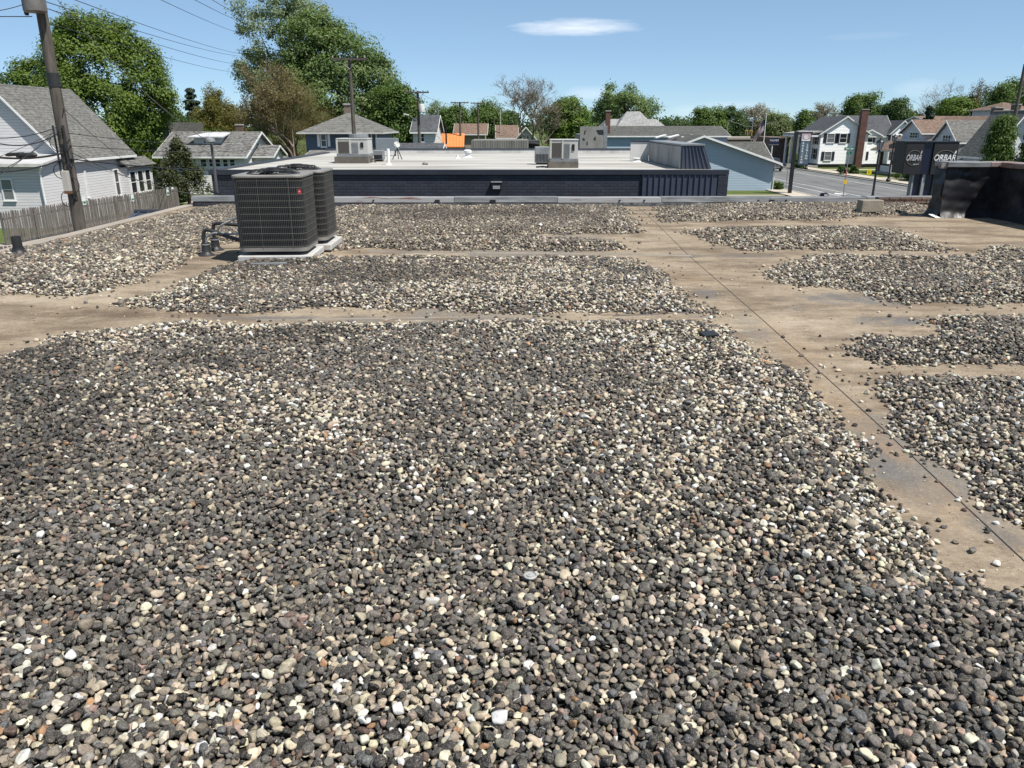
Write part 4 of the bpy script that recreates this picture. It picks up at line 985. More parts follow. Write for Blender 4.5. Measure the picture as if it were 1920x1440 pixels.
# ------------------------------------------------------------------ houses
def slab(a, b, c, d, th):                                    # sloped roof plane with thickness downward
    a, b, c, d = map(Vector, (a, b, c, d)); nrm = (b - a).cross(d - a).normalized()
    if nrm.z < 0: nrm = -nrm
    return MB().prism([a, b, c, d], nrm * -th)
def gable(t, x0, x1, y0, y1, eave, ridge, axis, wall, roof, ov=0.35, z0=0, apex=None, trim=WHITE_PAINT, th=0.14, rake=True):
    """walls with gable ends and a two-slope roof; axis is the ridge direction"""
    mb = MB()
    if axis == 'y':
        c = apex if apex is not None else (x0 + x1) / 2
        mb.prism([(x0, y0, z0), (x1, y0, z0), (x1, y0, eave), (c, y0, ridge), (x0, y0, eave)], (0, y1 - y0, 0))
    else:
        c = apex if apex is not None else (y0 + y1) / 2
        mb.prism([(x0, y0, z0), (x0, y1, z0), (x0, y1, eave), (x0, c, ridge), (x0, y0, eave)], (x1 - x0, 0, 0))
    mb.build('wall', wall, t)
    rm = MB()
    up = th * 0.9
    def side(e):                                             # outer edge of one slope, carried past the wall
        k = (ridge - eave) / abs(c - e); s = 1 if e > c else -1
        return e + s * ov, eave - k * ov
    for e in ((x0, x1) if axis == 'y' else (y0, y1)):
        ee, ze = side(e)
        if axis == 'y': q = [(c, y0 - ov, ridge + up), (ee, y0 - ov, ze + up), (ee, y1 + ov, ze + up), (c, y1 + ov, ridge + up)]
        else: q = [(x0 - ov, c, ridge + up), (x0 - ov, ee, ze + up), (x1 + ov, ee, ze + up), (x1 + ov, c, ridge + up)]
        s2 = slab(*q, th); rm.add(s2.v, s2.f)
    ro = rm.build('roof', roof, t)
    for e in ((x0, x1) if axis == 'y' else (y0, y1)):
        ee, ze = side(e)
        if axis == 'y':
            MB().box(ee - .02 if ee > c else ee - .06, ee + .06 if ee > c else ee + .02, y0 - ov, y1 + ov, ze - .07, ze + .09).build('gutter', trim, t)
            if rake:
                MB().prism([(c, y0 - ov - .035, ridge + up - .01), (ee, y0 - ov - .035, ze + up - .01), (ee, y0 - ov - .035, ze + up - .2), (c, y0 - ov - .035, ridge + up - .2)], (0, .03, 0)).build('rake_board', trim, t)
        else:
            MB().box(x0 - ov, x1 + ov, ee - .02 if ee > c else ee - .06, ee + .06 if ee > c else ee + .02, ze - .07, ze + .09).build('gutter', trim, t)
            if rake:
                for xx in (x0 - ov - .035, x1 + ov + .005):
                    MB().prism([(xx, c, ridge + up - .01), (xx, ee, ze + up - .01), (xx, ee, ze + up - .2), (xx, c, ridge + up - .2)], (.03, 0, 0)).build('rake_board', trim, t)
    return ro
def win(t, face, p, u0, u1, z0, z1, pane=None, shutters=False, mull=1, frame=WHITE_PAINT, fw=0.07):
    """a framed window on wall plane p; face '-y', '+x' or '-x'; u along the wall"""
    pane = pane or GLASS
    sg = {'-y': -1, '+x': 1, '-x': -1}[face]
    def bx(mb, a, b, c, d, n0, n1):
        if face == '-y': mb.box(a, b, p + sg * n0, p + sg * n1, c, d)
        else: mb.box(p + sg * n0, p + sg * n1, a, b, c, d)
    m = MB()
    for a, b, c, d in ((u0 - fw, u1 + fw, z1, z1 + fw), (u0 - fw, u1 + fw, z0 - fw, z0), (u0 - fw, u0, z0, z1), (u1, u1 + fw, z0, z1)): bx(m, a, b, c, d, .004, .06)
    zm = (z0 + z1) / 2; bx(m, u0, u1, zm - .02, zm + .025, .01, .05)
    for k in range(1, mull): uu = lerp(u0, u1, k / mull); bx(m, uu - .03, uu + .03, z0, z1, .008, .055)
    w = m.build('window', frame, t)
    m = MB(); bx(m, u0, u1, z0, z1, .003, .022); m.build('pane', pane, w)
    m = MB(); bx(m, u0 - fw - .03, u1 + fw + .03, z0 - fw - .05, z0 - fw - .002, .004, .10); m.build('sill', frame, w)
    if shutters:
        sw = max(.25, (u1 - u0) * .45)
        for a, b in ((u0 - fw - sw, u0 - fw - .01), (u1 + fw + .01, u1 + fw + sw)):
            m = MB(); bx(m, a, b, z0 - fw, z1 + fw, .004, .05); m.build('shutter', SHUTTER, w)
    return w
def winp(t, Y, xa, xb, ya, yb, **kw):                        # camera-facing window given by photo pixels on the plane Y
    a, b = at(xa, ya, Y), at(xb, yb, Y); return win(t, '-y', Y, a.x, b.x, b.z, a.z, **kw)
def chimney(t, x, y, w, z0, z1, mat, d=None):
    d = d or w; m = MB().box(x - w/2, x + w/2, y - d/2, y + d/2, z0, z1); c = m.build('chimney', mat, t)
    MB().box(x - w/2 - .06, x + w/2 + .06, y - d/2 - .06, y + d/2 + .06, z1 + .002, z1 + .12).build('chimney_cap', CONCRETE, c)
def hip(t, x0, x1, y0, y1, eave, ridge, roof, rl=0.0, ov=.45, axis='x'):
    cx, cy = (x0 + x1) / 2, (y0 + y1) / 2; X0, X1, Y0, Y1 = x0 - ov, x1 + ov, y0 - ov, y1 + ov
    a, b = ((cx - rl/2, cy), (cx + rl/2, cy)) if axis == 'x' else ((cx, cy - rl/2), (cx, cy + rl/2))
    vs = [(X0, Y0, eave), (X1, Y0, eave), (X1, Y1, eave), (X0, Y1, eave), (*a, ridge), (*b, ridge), (X0, Y0, eave - .12), (X1, Y0, eave - .12), (X1, Y1, eave - .12), (X0, Y1, eave - .12)]
    fs = [(0, 1, 5, 4), (2, 3, 4, 5), (1, 2, 5), (3, 0, 4)] if axis == 'x' else [(1, 2, 5, 4), (3, 0, 4, 5), (0, 1, 4), (2, 3, 5)]
    fs += [(0, 6, 7, 1), (1, 7, 8, 2), (2, 8, 9, 3), (3, 9, 6, 0), (6, 9, 8, 7)]
    MB().add(vs, fs).build('roof', roof, t)
    for q in ((X0 - .04, X1 + .04, Y0 - .07, Y0 - .002), (X0 - .04, X1 + .04, Y1 + .002, Y1 + .07)): MB().box(*q, eave - .11, eave - .01).build('gutter', OFFWHITE, t)
    for q in ((X0 - .07, X0 - .002, Y0, Y1), (X1 + .002, X1 + .07, Y0, Y1)): MB().box(*q, eave - .11, eave - .01).build('gutter', OFFWHITE, t)

# --- white house behind the fence
WX = -28.2
h = thing('white_house', 'large white sided house with steep grey roof behind the picket fence', 'house', (-31, 52, 0))
gable(h, WX - 7.4, WX, 50.4, 59.2, 4.15, 8.3, 'y', LEFT_SIDING, SH_GREY, ov=.3)
hl = MB().box(WX - 7.4, WX, 47.6, 50.39, 0, 3.78); hl.build('rear_wing_wall', GREY_SIDING if False else LEFT_SIDING, h)
FLAT = mk('pale low roof sheet', (0.50, 0.49, 0.49), (0.36, 0.35, 0.35), .8, .7)
s2 = slab((WX - 7.6, 47.2, 3.80), (WX + .35, 47.2, 3.80), (WX + .35, 50.38, 4.28), (WX - 7.6, 50.38, 4.28), .12); s2.build('rear_wing_roof', FLAT, h)
MB().box(WX - 7.6, WX + .4, 47.08, 47.19, 3.64, 3.82).build('gutter', OFFWHITE, h)
MB().tube([(WX + .30, 47.25, 3.62), (WX + .08, 47.4, 3.35), (WX + .08, 47.45, 0)], .05, 8).build('downspout', WHITE_PAINT, h)
def onwall(px, py):                                          # point on the sunlit side wall
    d = ray(px, py); return CAM + d * (WX / d.x)
for xa, xb, ya, yb in ((157, 166, 322, 368), (212, 226, 319, 364)):
    a, b = onwall(xa, ya), onwall(xb, yb); win(h, '+x', WX, min(a.y, b.y), max(a.y, b.y), max(b.z, .9), a.z, pane=GLASS)
a, b = onwall(246, 305), onwall(276, 305)
byx = WX + .55
MB().box(WX + .002, byx, 57.2, 61.2, 0, 3.1).build('bay_wall', LEFT_SIDING, h)
for k in range(3): win(h, '+x', byx, 57.5 + k * 1.2, 58.3 + k * 1.2, 1.3, 2.75)
slab((WX - .02, 57.0, 3.75), (byx + .3, 57.0, 3.15), (byx + .3, 61.5, 3.15), (WX - .02, 61.5, 3.75), .1).build('bay_roof', SH_GREY, h)
d0 = at(2, 337, 47.6); d1 = at(28, 374, 47.6)
win(h, '-y', 47.6, max(d0.x, WX - 6), d1.x, d1.z, d0.z, pane=GLASS_PALE)
# --- fence
fn = thing('picket_fence', 'long weathered grey picket fence along the alley', 'fence', (-25.5, 48, 0))
FA, FB = Vector((-26.45, 40.6, 0)), Vector((-24.4, 57.6, 0)); fd = (FB - FA).normalized(); fl = (FB - FA).length; fang = math.atan2(fd.y, fd.x)
np_ = int(fl / 0.168); rr = random.Random(4)
pk = None
for k in range(np_):
    s = (k + .5) * fl / np_; p = FA + fd * s; hgt = 1.72 + rr.uniform(-.04, .05); tilt = rr.uniform(-.02, .02)
    if pk is None:
        w_, th_ = .062, .011; prof = [(-w_, 0, .06), (w_, 0, .06), (w_, 0, .92), (w_ * .45, 0, 1.0), (-w_ * .45, 0, 1.0), (-w_, 0, .92)]
        pm = MB().prism([(x, -th_, z) for x, y, z in prof], (0, 2 * th_, 0)); pk = pm.build('picket', FENCE_WOOD); o = pk; o.parent = fn
    else: o = pk.copy(); COL.objects.link(o)
    o.location = Vector((p.x, p.y, 0)) + Vector((fd.y, -fd.x, 0)) * .05 - fn.location; o.rotation_euler = (0, tilt, fang); o.scale = (1, 1, hgt)
for z in (.4, 1.35): MB().tube([FA + Vector((0, 0, z)), FB + Vector((0, 0, z))], .045, 4).build('rail', FENCE_WOOD, fn)
for k in range(8):
    p = FA + fd * (k * fl / 7) - Vector((fd.y, -fd.x, 0)) * .08; MB().rbox((p.x, p.y, .85), (.1, .1, 1.7), fang).build('post', FENCE_WOOD, fn)
def onfence(px, py):
    d = ray(px, py); n = Vector((fd.y, -fd.x, 0)); return CAM + d * ((FA - CAM).dot(n) / d.dot(n))
NOT = mk('pale notice', (0.70, 0.74, 0.72), (0.5, 0.6, 0.56), 6, .6); GREEN = mk('green sign face', (0.015, 0.16, 0.09), None, 4, .5)
for px, py, hh, lab in ((155, 376, .5, 'pale green notice on fence beside the utility pole'), (246, 371, .45, 'pale notice fixed at the middle of the picket fence'), (312, 359, .55, 'stacked white notice near the far end of the fence'), (321, 354, .25, 'smallest white notice at the far end of the fence')):
    p = onfence(px, py); q = p + Vector((fd.y, -fd.x, 0)) * .09
    o = MB().rbox(q, (.30, .012, hh), fang).build('notice_board', NOT); tag(o, lab, 'notice')
    MB().rbox(q + Vector((fd.y, -fd.x, 0)) * .008 - Vector((0, 0, hh * .22)), (.22, .004, hh * .28), fang).build('notice_panel', GREEN, o)
sf = thing('garden_fence', 'short piece of picket fence by the black vent pipe', 'fence', (-9.2, 12.6, 0))
for k in range(7):
    p = at(2 + k * 8, 462 + k * -.4, 13.6)
    o = pk.copy(); COL.objects.link(o); o.parent = sf; o.location = Vector((p.x, p.y, 0)) - sf.location; o.rotation_euler = (0, 0, 0); o.scale = (.7, 1, p.z)
MB().tube([at(-5, 470, 13.65), at(60, 467, 13.65)], .03, 4).build('rail', FENCE_WOOD, sf)

# --- grey bungalow
Yb = 72
b0, b1_ = at(300, 300, Yb), at(456, 292, Yb)
h = thing('bungalow', 'low white bungalow with weathered grey roof and wide dormer', 'house', (b0.x, Yb, 0))
ev = at(440, 291, Yb).z; rg = at(440, 249, Yb + 5).z
gable(h, b0.x, b1_.x, Yb, Yb + 9.2, ev, rg, 'x', WHITE_SIDING, SH_MOTTLE, ov=.45)
zz = at(400, 297, Yb).z; wz0 = at(400, 312, Yb).z
for a, b in ((392, 401), (404, 414), (418, 428), (431, 441), (376, 388)): winp(h, Yb, a, b, 299, 312)
da, db = at(367, 252, Yb + 2.6), at(417, 252, Yb + 2.6)
MB().box(da.x, db.x, Yb + 2.0, Yb + 4.8, rg - 2.0, at(390, 256, Yb + 2).z).build('dormer_wall', WHITE_SIDING, h)
win(h, '-y', Yb + 2.0, at(382, 265, Yb + 2).x, at(400, 265, Yb + 2).x, at(390, 268, Yb + 2).z, at(390, 263, Yb + 2).z, mull=3)
dz = at(390, 256, Yb + 2).z
slab((da.x - .4, Yb + 1.5, dz), (db.x + .4, Yb + 1.5, dz), (db.x + .1, Yb + 5.1, rg + .12), (da.x + .6, Yb + 5.1, rg + .12), .1).build('dormer_roof', mk('white metal dormer roof', (0.66, 0.66, 0.66), None, 1, .5), h)
chimney(h, at(448, 240, Yb + 5).x, Yb + 5.2, .55, rg - .5, at(448, 235, Yb + 5).z, BROWN_BRICK)
win(h, '+x', b1_.x, Yb + 1.2, Yb + 2.2, .9, 2.3); win(h, '+x', b1_.x, Yb + 5.6, Yb + 6.4, 1.2, 2.4); win(h, '+x', b1_.x, Yb + 4.2, Yb + 4.9, 3.7, 4.3, frame=OFFWHITE)
h = thing('entry_porch', 'small gabled entry porch at the end of the grey bungalow', 'porch', (-23.5, 76, 0))
gable(h, b1_.x + .02, -22.4, 74.6, 78.4, 3.3, 4.05, 'x', WHITE_SIDING, SH_MOTTLE, ov=.35)
for k in range(3): win(h, '+x', -22.4, 74.9 + k * 1.15, 75.7 + k * 1.15, 1.1, 2.7)
win(h, '-y', 74.6, -23.7, -22.9, 1.1, 2.7)
# --- slate blue hip-roofed house
Yh = 58
h = thing('blue_house', 'slate blue house with grey hip roof and white shutters', 'house', (at(650, 300, Yh).x, Yh, 0))
hx0, hx1 = at(573, 260, Yh).x, at(708, 260, Yh).x; he = at(650, 248, Yh).z; hr = at(650, 212, Yh + 3.5).z
MB().box(hx0, hx1, Yh, Yh + 7, 0, he).build('wall', BLUE_SIDING, h)
hip(h, hx0, hx1, Yh, Yh + 7, he, hr, SH_GREY, 0.4)
WSH = [(600, 614), (672, 679)]
w = winp(h, Yh, 602, 612, 252, 274, fw=.06)
for a, b in ((594, 601), (613.5, 620)): p, q = at(a, 250, Yh), at(b, 275, Yh); MB().box(p.x, q.x, Yh - .05, Yh - .004, q.z, p.z).build('shutter', WHITE_PAINT, w)
w = winp(h, Yh, 672, 678, 252, 262, fw=.08)
for px in (690, 696, 705): q = at(px, 260, Yh); MB().box(q.x, q.x + .07, Yh - .09, Yh - .004, 0, he - .1).build('corner_board', WHITE_PAINT, h)
chimney(h, at(651, 205, Yh + 3.6).x, Yh + 3.7, .45, hr - .4, at(651, 197, Yh + 3.6).z, mk('tan chimney', (0.2, 0.16, 0.13), None, 3, .9))
gable(h, at(578, 300, Yh - 5).x, at(640, 300, Yh - 5).x, Yh - 5, Yh - .01, at(600, 299, Yh - 5).z, at(600, 285, Yh - 2.5).z, 'x', BLUE_SIDING, SH_GREY, ov=.4)

# --- dark roofed garage and white house beyond
Y = 62
h = thing('dark_garage', 'garage with plain dark charcoal roof behind the white roof', 'garage', (at(790, 280, Y).x, Y, 0))
gable(h, at(735, 290, Y).x, at(822, 290, Y).x, Y, Y + 6, at(790, 291, Y).z, at(790, 271, Y + 3).z, 'x', WHITE_SIDING, SH_DARK, ov=.25)
Y = 88
h = thing('white_house', 'narrow white house with steep dark roof beside transformer pole', 'house', (at(790, 260, Y).x, Y, 0))
gable(h, at(775, 270, Y).x, at(816, 270, Y).x, Y, Y + 8, at(790, 247, Y).z, at(790, 218, Y + 4).z, 'x', WHITE_SIDING, SH_DARK, ov=.3)
winp(h, Y, 790, 795, 251, 265)
# --- orange canopy shop
Y = 96
ORANGE = mk('orange metal roof', (0.75, 0.25, 0.07), (0.62, 0.2, 0.06), 1, .6)
h = thing('orange_canopy', 'bright orange sheet canopy roof on dark posts', 'canopy', (at(845, 280, Y).x, Y, 0))
slab(at(818, 275, Y), at(870, 275, Y), at(871, 250, Y + 5), at(817, 250, Y + 5), .15).build('roof_sheet', ORANGE, h)
for k in range(9):
    a, b = lerp(at(818, 274.6, Y), at(870, 274.6, Y), (k + .5) / 9), lerp(at(817, 250, Y + 5), at(871, 250, Y + 5), (k + .5) / 9); MB().tube([a, b], .03, 4).build('rib', ORANGE, h)
for px in (819, 836, 868): q = at(px, 276, Y + .1); MB().box(q.x - .1, q.x + .1, Y + .1, Y + .3, 0, q.z - .05).build('post', BLACK_PAINT, h)
MB().box(at(819, 280, Y + 5).x, at(870, 280, Y + 5).x, Y + 5.2, Y + 8, 0, at(840, 276, Y + 5).z).build('dark_wall', mk('dark wall', (0.03, 0.032, 0.04), None, 2, .7), h)
Y = 118
h = thing('brown_roof_house', 'house with brown roof behind the orange canopy', 'house', (at(880, 260, Y).x, Y, 0))
gable(h, at(855, 260, Y).x, at(909, 260, Y).x, Y, Y + 7, at(880, 250.5, Y).z, at(880, 233, Y + 3.5).z, 'x', mk('tan wall', (0.33, 0.29, 0.24), None, 2, .8), SH_BROWN, ov=.4)
Y = 78
GREYW = mk('stained ribbed metal wall', (0.24, 0.23, 0.215), (0.155, 0.145, 0.135), .7, .7, stretch=(3, 1, .3))
h = thing('ribbed_metal_wall', 'long stained grey ribbed metal wall behind the white roof', 'wall', (at(935, 280, Y).x, Y, 0))
xa, xb = at(883, 270, Y).x, at(991, 270, Y).x; zt = at(935, 263, Y).z
MB().box(xa, xb, Y + .05, Y + 8, 0, zt - .02).build('shed_body', GREYW, h)
for k in range(24): q = lerp(xa, xb, k / 24); MB().box(q + .02, q + (xb - xa) / 24 - .02, Y, Y + .048, 0, zt).build('metal_sheet', GREYW, h)
Y = 125
h = thing('gabled_cottage', 'small white gabled cottage under the bare tree', 'house', (at(985, 250, Y).x, Y, 0))
gable(h, at(970, 260, Y).x, at(1002, 260, Y).x, Y, Y + 8, at(985, 257, Y).z, at(985, 239, Y).z, 'y', WHITE_SIDING, SH_BROWN, ov=.5)
winp(h, Y, 974, 979, 256, 263, fw=.06); winp(h, Y, 987, 991, 256, 263, fw=.06)
gable(h, at(932, 260, Y).x, at(969, 260, Y).x, Y + 2, Y + 9, at(940, 258, Y).z, at(950, 236, Y + 5).z, 'x', GREY_SIDING, SH_BROWN, ov=.3)
h = thing('dark_shed', 'low dark shed between ribbed wall and rooftop unit', 'shed', (at(1000, 280, 84).x, 84, 0))
MB().box(at(991.5, 270, 84).x, at(1012, 270, 84).x, 84, 90, 0, at(1000, 264, 84).z).build('wall', mk('dark shed wall', (0.05, 0.05, 0.05), None, 2, .8), h)
slab(at(991, 266, 83.5), at(1012, 268, 83.5), at(1013, 262, 90), at(991, 262, 90), .15).build('roof', SH_DARK, h)
# --- torn grey wall
Y = 60
GW = mk('torn grey membrane wall', (0.30, 0.295, 0.285), (0.20, 0.19, 0.18), .9, .8, stretch=(1, 1, .7))
h = thing('torn_wall', 'tall pale grey parapet wall with torn dark patches', 'wall', (at(1110, 280, Y).x, Y, 0))
a, b = at(1088, 237, Y), at(1132, 237, Y); MB().box(a.x, b.x, Y, Y + .5, 0, a.z).build('wall_face', GW, h)
MB().box(a.x + .3, b.x + .25, Y + .51, Y + 9, 0, a.z - .6).build('wall_body', GW, h)
for k, pts in enumerate(([(1118, 244), (1131, 243), (1132, 253), (1122, 252)], [(1114, 258), (1117, 256), (1117, 263), (1113, 262)], [(1096, 245), (1098, 244), (1097, 252), (1095, 252)], [(1093, 258), (1097, 261), (1096, 264), (1092, 262)], [(1100, 266), (1102, 265), (1102, 272), (1100, 271)])):
    P = [at(x, y, Y - .012) for x, y in pts]; MB().prism(P, (0, .01, 0)).build('torn_patch', BLACK_RUBBER, h)
MB().box(b.x + .02, b.x + .3, Y + .05, Y + .45, 0, a.z + .05).build('edge_post', GREY_METAL, h)
# --- light blue hall with its long rear wing
h = thing('blue_hall', 'light blue sided hall with white trimmed low gable', 'hall', (at(1380, 350, 76).x, 76, 0))
Y = 76; ap = at(1318, 256, Y); ee = at(1452, 304, Y)
L_ = ap.x - (ee.x - ap.x) * .9
gable(h, L_, ee.x, Y, Y + 9, ee.z, ap.z, 'y', HALL_BLUE, SH_OLIVE, ov=.55, apex=ap.x)
wx0, wx1 = at(1362, 269, 80).x, at(1440, 269, 80).x
gable(h, wx0 - 2, ee.x - .3, Y + .7, Y + 8.5, ee.z - .05, at(1447, 268, 80.5).z, 'x', HALL_BLUE, SH_OLIVE, ov=.5)
for px in (1238, 1262, 1288): q = at(px, 256, 82); MB().rbox((q.x, 82, q.z), (1.1, .9, .18), 0, 0, -.25).build('skylight', WHITE_PAINT, h, bevel=.05)
MB().tube([(ee.x + .1, Y - .08, ee.z - .2), (ee.x + .05, Y - .06, 0)], .05, 6).build('downspout', WHITE_PAINT, h)
Y = 96
h = thing('rear_wing', 'long light blue wing with plain dark roof and white fascia', 'hall', (at(1250, 250, Y).x, Y, 0))
gable(h, at(1137, 260, Y).x, at(1364, 260, Y).x, Y, Y + 10, at(1250, 255, Y).z, at(1250, 238, Y + 5).z, 'x', HALL_BLUE, SH_OLIVE, ov=.3)
chimney(h, at(1140, 220, Y + 1).x, Y + 1, .55, 4, at(1140, 209, Y + 1).z, RED_BRICK)
# --- slate roofed house
Y = 135
h = thing('slate_house', 'large house with steep pointed pale slate roof', 'house', (at(1190, 240, Y).x, Y, 0))
MB().box(at(1132, 240, Y).x, at(1246, 240, Y).x, Y, Y + 10, 0, at(1190, 238, Y).z).build('wall', GREY_SIDING, h)
hip(h, at(1136, 240, Y).x, at(1244, 240, Y).x, Y, Y + 9, at(1190, 238, Y).z, at(1190, 223, Y + 4).z, SH_LIGHT, 8.5, .4)
hip(h, at(1158, 240, Y - 1).x, at(1226, 240, Y - 1).x, Y - 1.2, Y + 6, at(1190, 239, Y - 1).z, at(1190, 209, Y + 2.5).z, SH_LIGHT, 2.2, .3)
# --- low brick building at the crossing
Y = 150
h = thing('brick_store', 'long low brick building behind the flag pole', 'building', (at(1400, 265, Y).x, Y, 0))
MB().box(at(1364, 265, Y).x, at(1438, 265, Y).x, Y, Y + 12, 0, at(1400, 262, Y).z).build('wall', BROWN_BRICK, h)
MB().box(at(1362, 265, Y).x, at(1440, 265, Y).x, Y - .4, Y + 12.2, at(1400, 261.5, Y).z, at(1400, 257.5, Y).z).build('fascia', mk('tan fascia', (0.36, 0.32, 0.27), None, 2, .7), h)
h = thing('brick_shop', 'red brick shop wall behind the hanging sign', 'building', (at(1468, 290, 128).x, 128, 0))
MB().box(at(1448, 290, 128).x, at(1478, 290, 128).x, 128, 138, 0, at(1460, 262, 128).z).build('wall', BROWN_BRICK, h)
MB().box(at(1440, 290, 128).x, at(1479, 290, 128).x, 127.5, 138.4, at(1460, 261.8, 128).z, at(1460, 257, 128).z).build('roof', SH_BROWN, h)

# --- white two-storey house with brick chimney
Y = 118
h = thing('white_colonial', 'white two storey house with black shutters and brick chimney', 'house', (at(1600, 312, Y).x, Y, 0))
x0, x1 = at(1534, 300, Y).x, at(1622, 300, Y).x; ev = at(1560, 250, Y).z; rg = at(1578, 219, Y).z
gable(h, x0, x1, Y, Y + 9, ev, rg, 'y', BRIGHT_SIDING, SH_DARK, ov=.3, z0=.5)
MB().box(x0 + .05, x1 - .05, Y + .05, Y + 8.9, 0, .499).build('foundation', BLACK_PAINT, h)
for a, b, c, d, pn in ((1552, 1563, 251, 267, GLASS_PALE), (1576, 1586, 251, 267, GLASS), (1547, 1557, 285, 300, GLASS_PALE)): winp(h, Y, a, b, c, d, shutters=True, pane=pn)
cx = at(1604, 300, Y - .5).x
chimney(h, at(1609, 300, Y - .5).x, Y - .42, .95, 0, at(1609, 206, Y - .5).z, RED_BRICK, .8)
rx0, rx1 = x1 + .01, at(1668, 300, Y + 1).x; ev2 = at(1640, 254, Y + 1).z
gable(h, rx0 - 3, rx1, Y + 1, Y + 8, ev2, at(1620, 218, Y + 4.5).z, 'x', BRIGHT_SIDING, SH_DARK, ov=.25, z0=.5)
winp(h, Y + 1, 1628, 1635, 255, 266, shutters=True); winp(h, Y + 1, 1612, 1621, 285, 299, shutters=True, pane=GLASS_PALE)
p = at(1635, 244, Y + .6)
gable(h, p.x - 1.6, p.x + 1.6, Y + .75, Y + 3, at(1635, 254, Y + .7).z, at(1635, 244, Y + .7).z, 'y', BRIGHT_SIDING, SH_DARK, ov=.15, z0=at(1635, 254.5, Y + .7).z)
g0, g1 = at(1664, 300, Y + .4).x, at(1704, 300, Y + .4).x
gable(h, g0, g1, Y + .4, Y + 9, at(1680, 248, Y).z, at(1684, 227, Y).z, 'y', BRIGHT_SIDING, SH_DARK, ov=.3, z0=.5)
winp(h, Y + .4, 1672, 1682, 254, 263, shutters=True)
MB().box(rx0 - .05, g1 - .05, Y + .6, Y + 8, 0, .499).build('foundation', BLACK_PAINT, h)
# two-storey porch on the street side
pxl = at(1500, 300, Y + 1).x
for i, yy in enumerate((Y + .35, Y + 3.2, Y + 6, Y + 8.5)): MB().lathe((pxl + .2, yy, 0), [(.28, 0), (.28, .15), (.2, .2), (.17, ev - .5), (.27, ev - .35), (.27, ev - .2)], 14).build('column', WHITE_PAINT, h, smooth=True)
slab((pxl - .3, Y - .2, ev - .02), (x0 + .2, Y - .2, ev + .35), (x0 + .2, Y + 9.2, ev + .35), (pxl - .3, Y + 9.2, ev - .02), .2).build('porch_roof', SH_LIGHT, h)
MB().box(pxl - .3, x0 - .02, Y - .2, Y + 9.2, 0, .3).build('porch_floor', CONCRETE, h)
MB().box(pxl - .25, x0 - .31, Y - .15, Y + 9.1, ev - .5, ev - .24).build('porch_beam', WHITE_PAINT, h)
for yy in (Y + 1.2, Y + 4.3, Y + 7): 
    win(h, '-x', x0, yy, yy + 1.0, 1.2, 2.6, shutters=True); win(h, '-x', x0, yy, yy + 1.0, 3.3, 4.3, shutters=True)
st = MB()
for k in range(3): st.box(pxl - 1.2 + k * .3, pxl - .31, Y + 2 - k * .0, Y + 6, .0 + k * .1, .1 + k * .1)
st.build('porch_steps', CONCRETE, h)

# --- brown roofed bungalow: its front dormer looks at the street
def fx(px, py, X):                                           # the point seen at a photo pixel on the plane x = X
    d = ray(px, py); return CAM + d * (X / d.x)
def winx(t, X, xa, xb, ya, yb, **kw):                        # street-facing window given by photo pixels
    a, b = fx(xa, ya, X), fx(xb, yb, X); return win(t, '-x', X, min(a.y, b.y), max(a.y, b.y), min(a.z, b.z), max(a.z, b.z), **kw)
h = thing('brown_bungalow', 'bungalow with broad brown roof, street dormer and dark porch', 'house', (52, 98, 0))
gable(h, 49.6, 64.6, 91.5, 104.6, 3.7, 6.9, 'y', mk('dark porch brick', (0.07, 0.04, 0.03), None, 2, .8), SH_BROWN, ov=2.0, trim=OFFWHITE, apex=57)
n_, f_ = fx(1729, 258, 50.0), fx(1691, 258, 50.0); rz_ = fx(1713, 226, 50.0).z
gable(h, 50.0, 56.5, n_.y, f_.y, fx(1729, 248, 50).z, rz_, 'x', GREY_SIDING, SH_BROWN, ov=.35, z0=3.4)
winx(h, 49.99, 1722, 1706, 249, 258, mull=3)
MB().box(49.2, 49.98, n_.y, f_.y, fx(1710, 263, 50).z - .15, fx(1710, 261, 50).z).build('dormer_ledge', OFFWHITE, h)
winx(h, 49.59, 1676, 1667, 285, 298, pane=GLASS_PALE, fw=.12)
for yy in (92.0, 96.3, 100.5, 104.3): MB().box(47.9, 48.25, yy - .17, yy + .17, 0, 2.95).build('porch_post', BROWN_BRICK, h)
MB().box(48.0, 48.2, 96.5, 104.1, .3, 1.0).build('porch_railing', WHITE_PAINT, h)
MB().box(47.7, 49.58, 91.5, 104.6, 0, .3).build('porch_floor', CONCRETE, h)
# --- grey houses on the right
h = thing('grey_gable_house', 'grey roofed house with pale triple window dormer above the pylon sign', 'house', (48, 82, 0))
gable(h, 45.6, 56.4, 73.5, 89.8, 3.1, 6.2, 'y', GREY_SIDING, SH_GREY, ov=.9, apex=51)
n_, f_ = fx(1797, 262, 46.2), fx(1752, 262, 46.2); rz_ = fx(1777, 228, 46.2).z
gable(h, 46.2, 51.5, n_.y, f_.y, fx(1797, 264, 46.2).z, rz_, 'x', GREY_SIDING, SH_GREY, ov=.3, z0=3.2)
winx(h, 46.19, 1784, 1767, 254, 267, mull=3)
h = thing('grey_cross_house', 'grey roofed house with brick chimney behind the arborvitae', 'house', (46, 75, 0))
gable(h, 43.6, 48.4, 73.0, 77.4, 3.7, 7.15, 'y', GREY_SIDING, SH_GREY, ov=.45)
chimney(h, fx(1868, 215, 46.5).x, fx(1868, 215, 46.5).y, .75, 5.5, fx(1868, 203, 46.5).z, BROWN_BRICK)
chimney(h, 49.2, fx(1905, 200, 49.2).y, .6, 4, fx(1905, 197, 49.2).z, BROWN_BRICK)
Y = 120
h = thing('brown_hip_house', 'distant house with brown hip roof above the grey roofs', 'house', (at(1900, 210, Y).x, Y, 0))
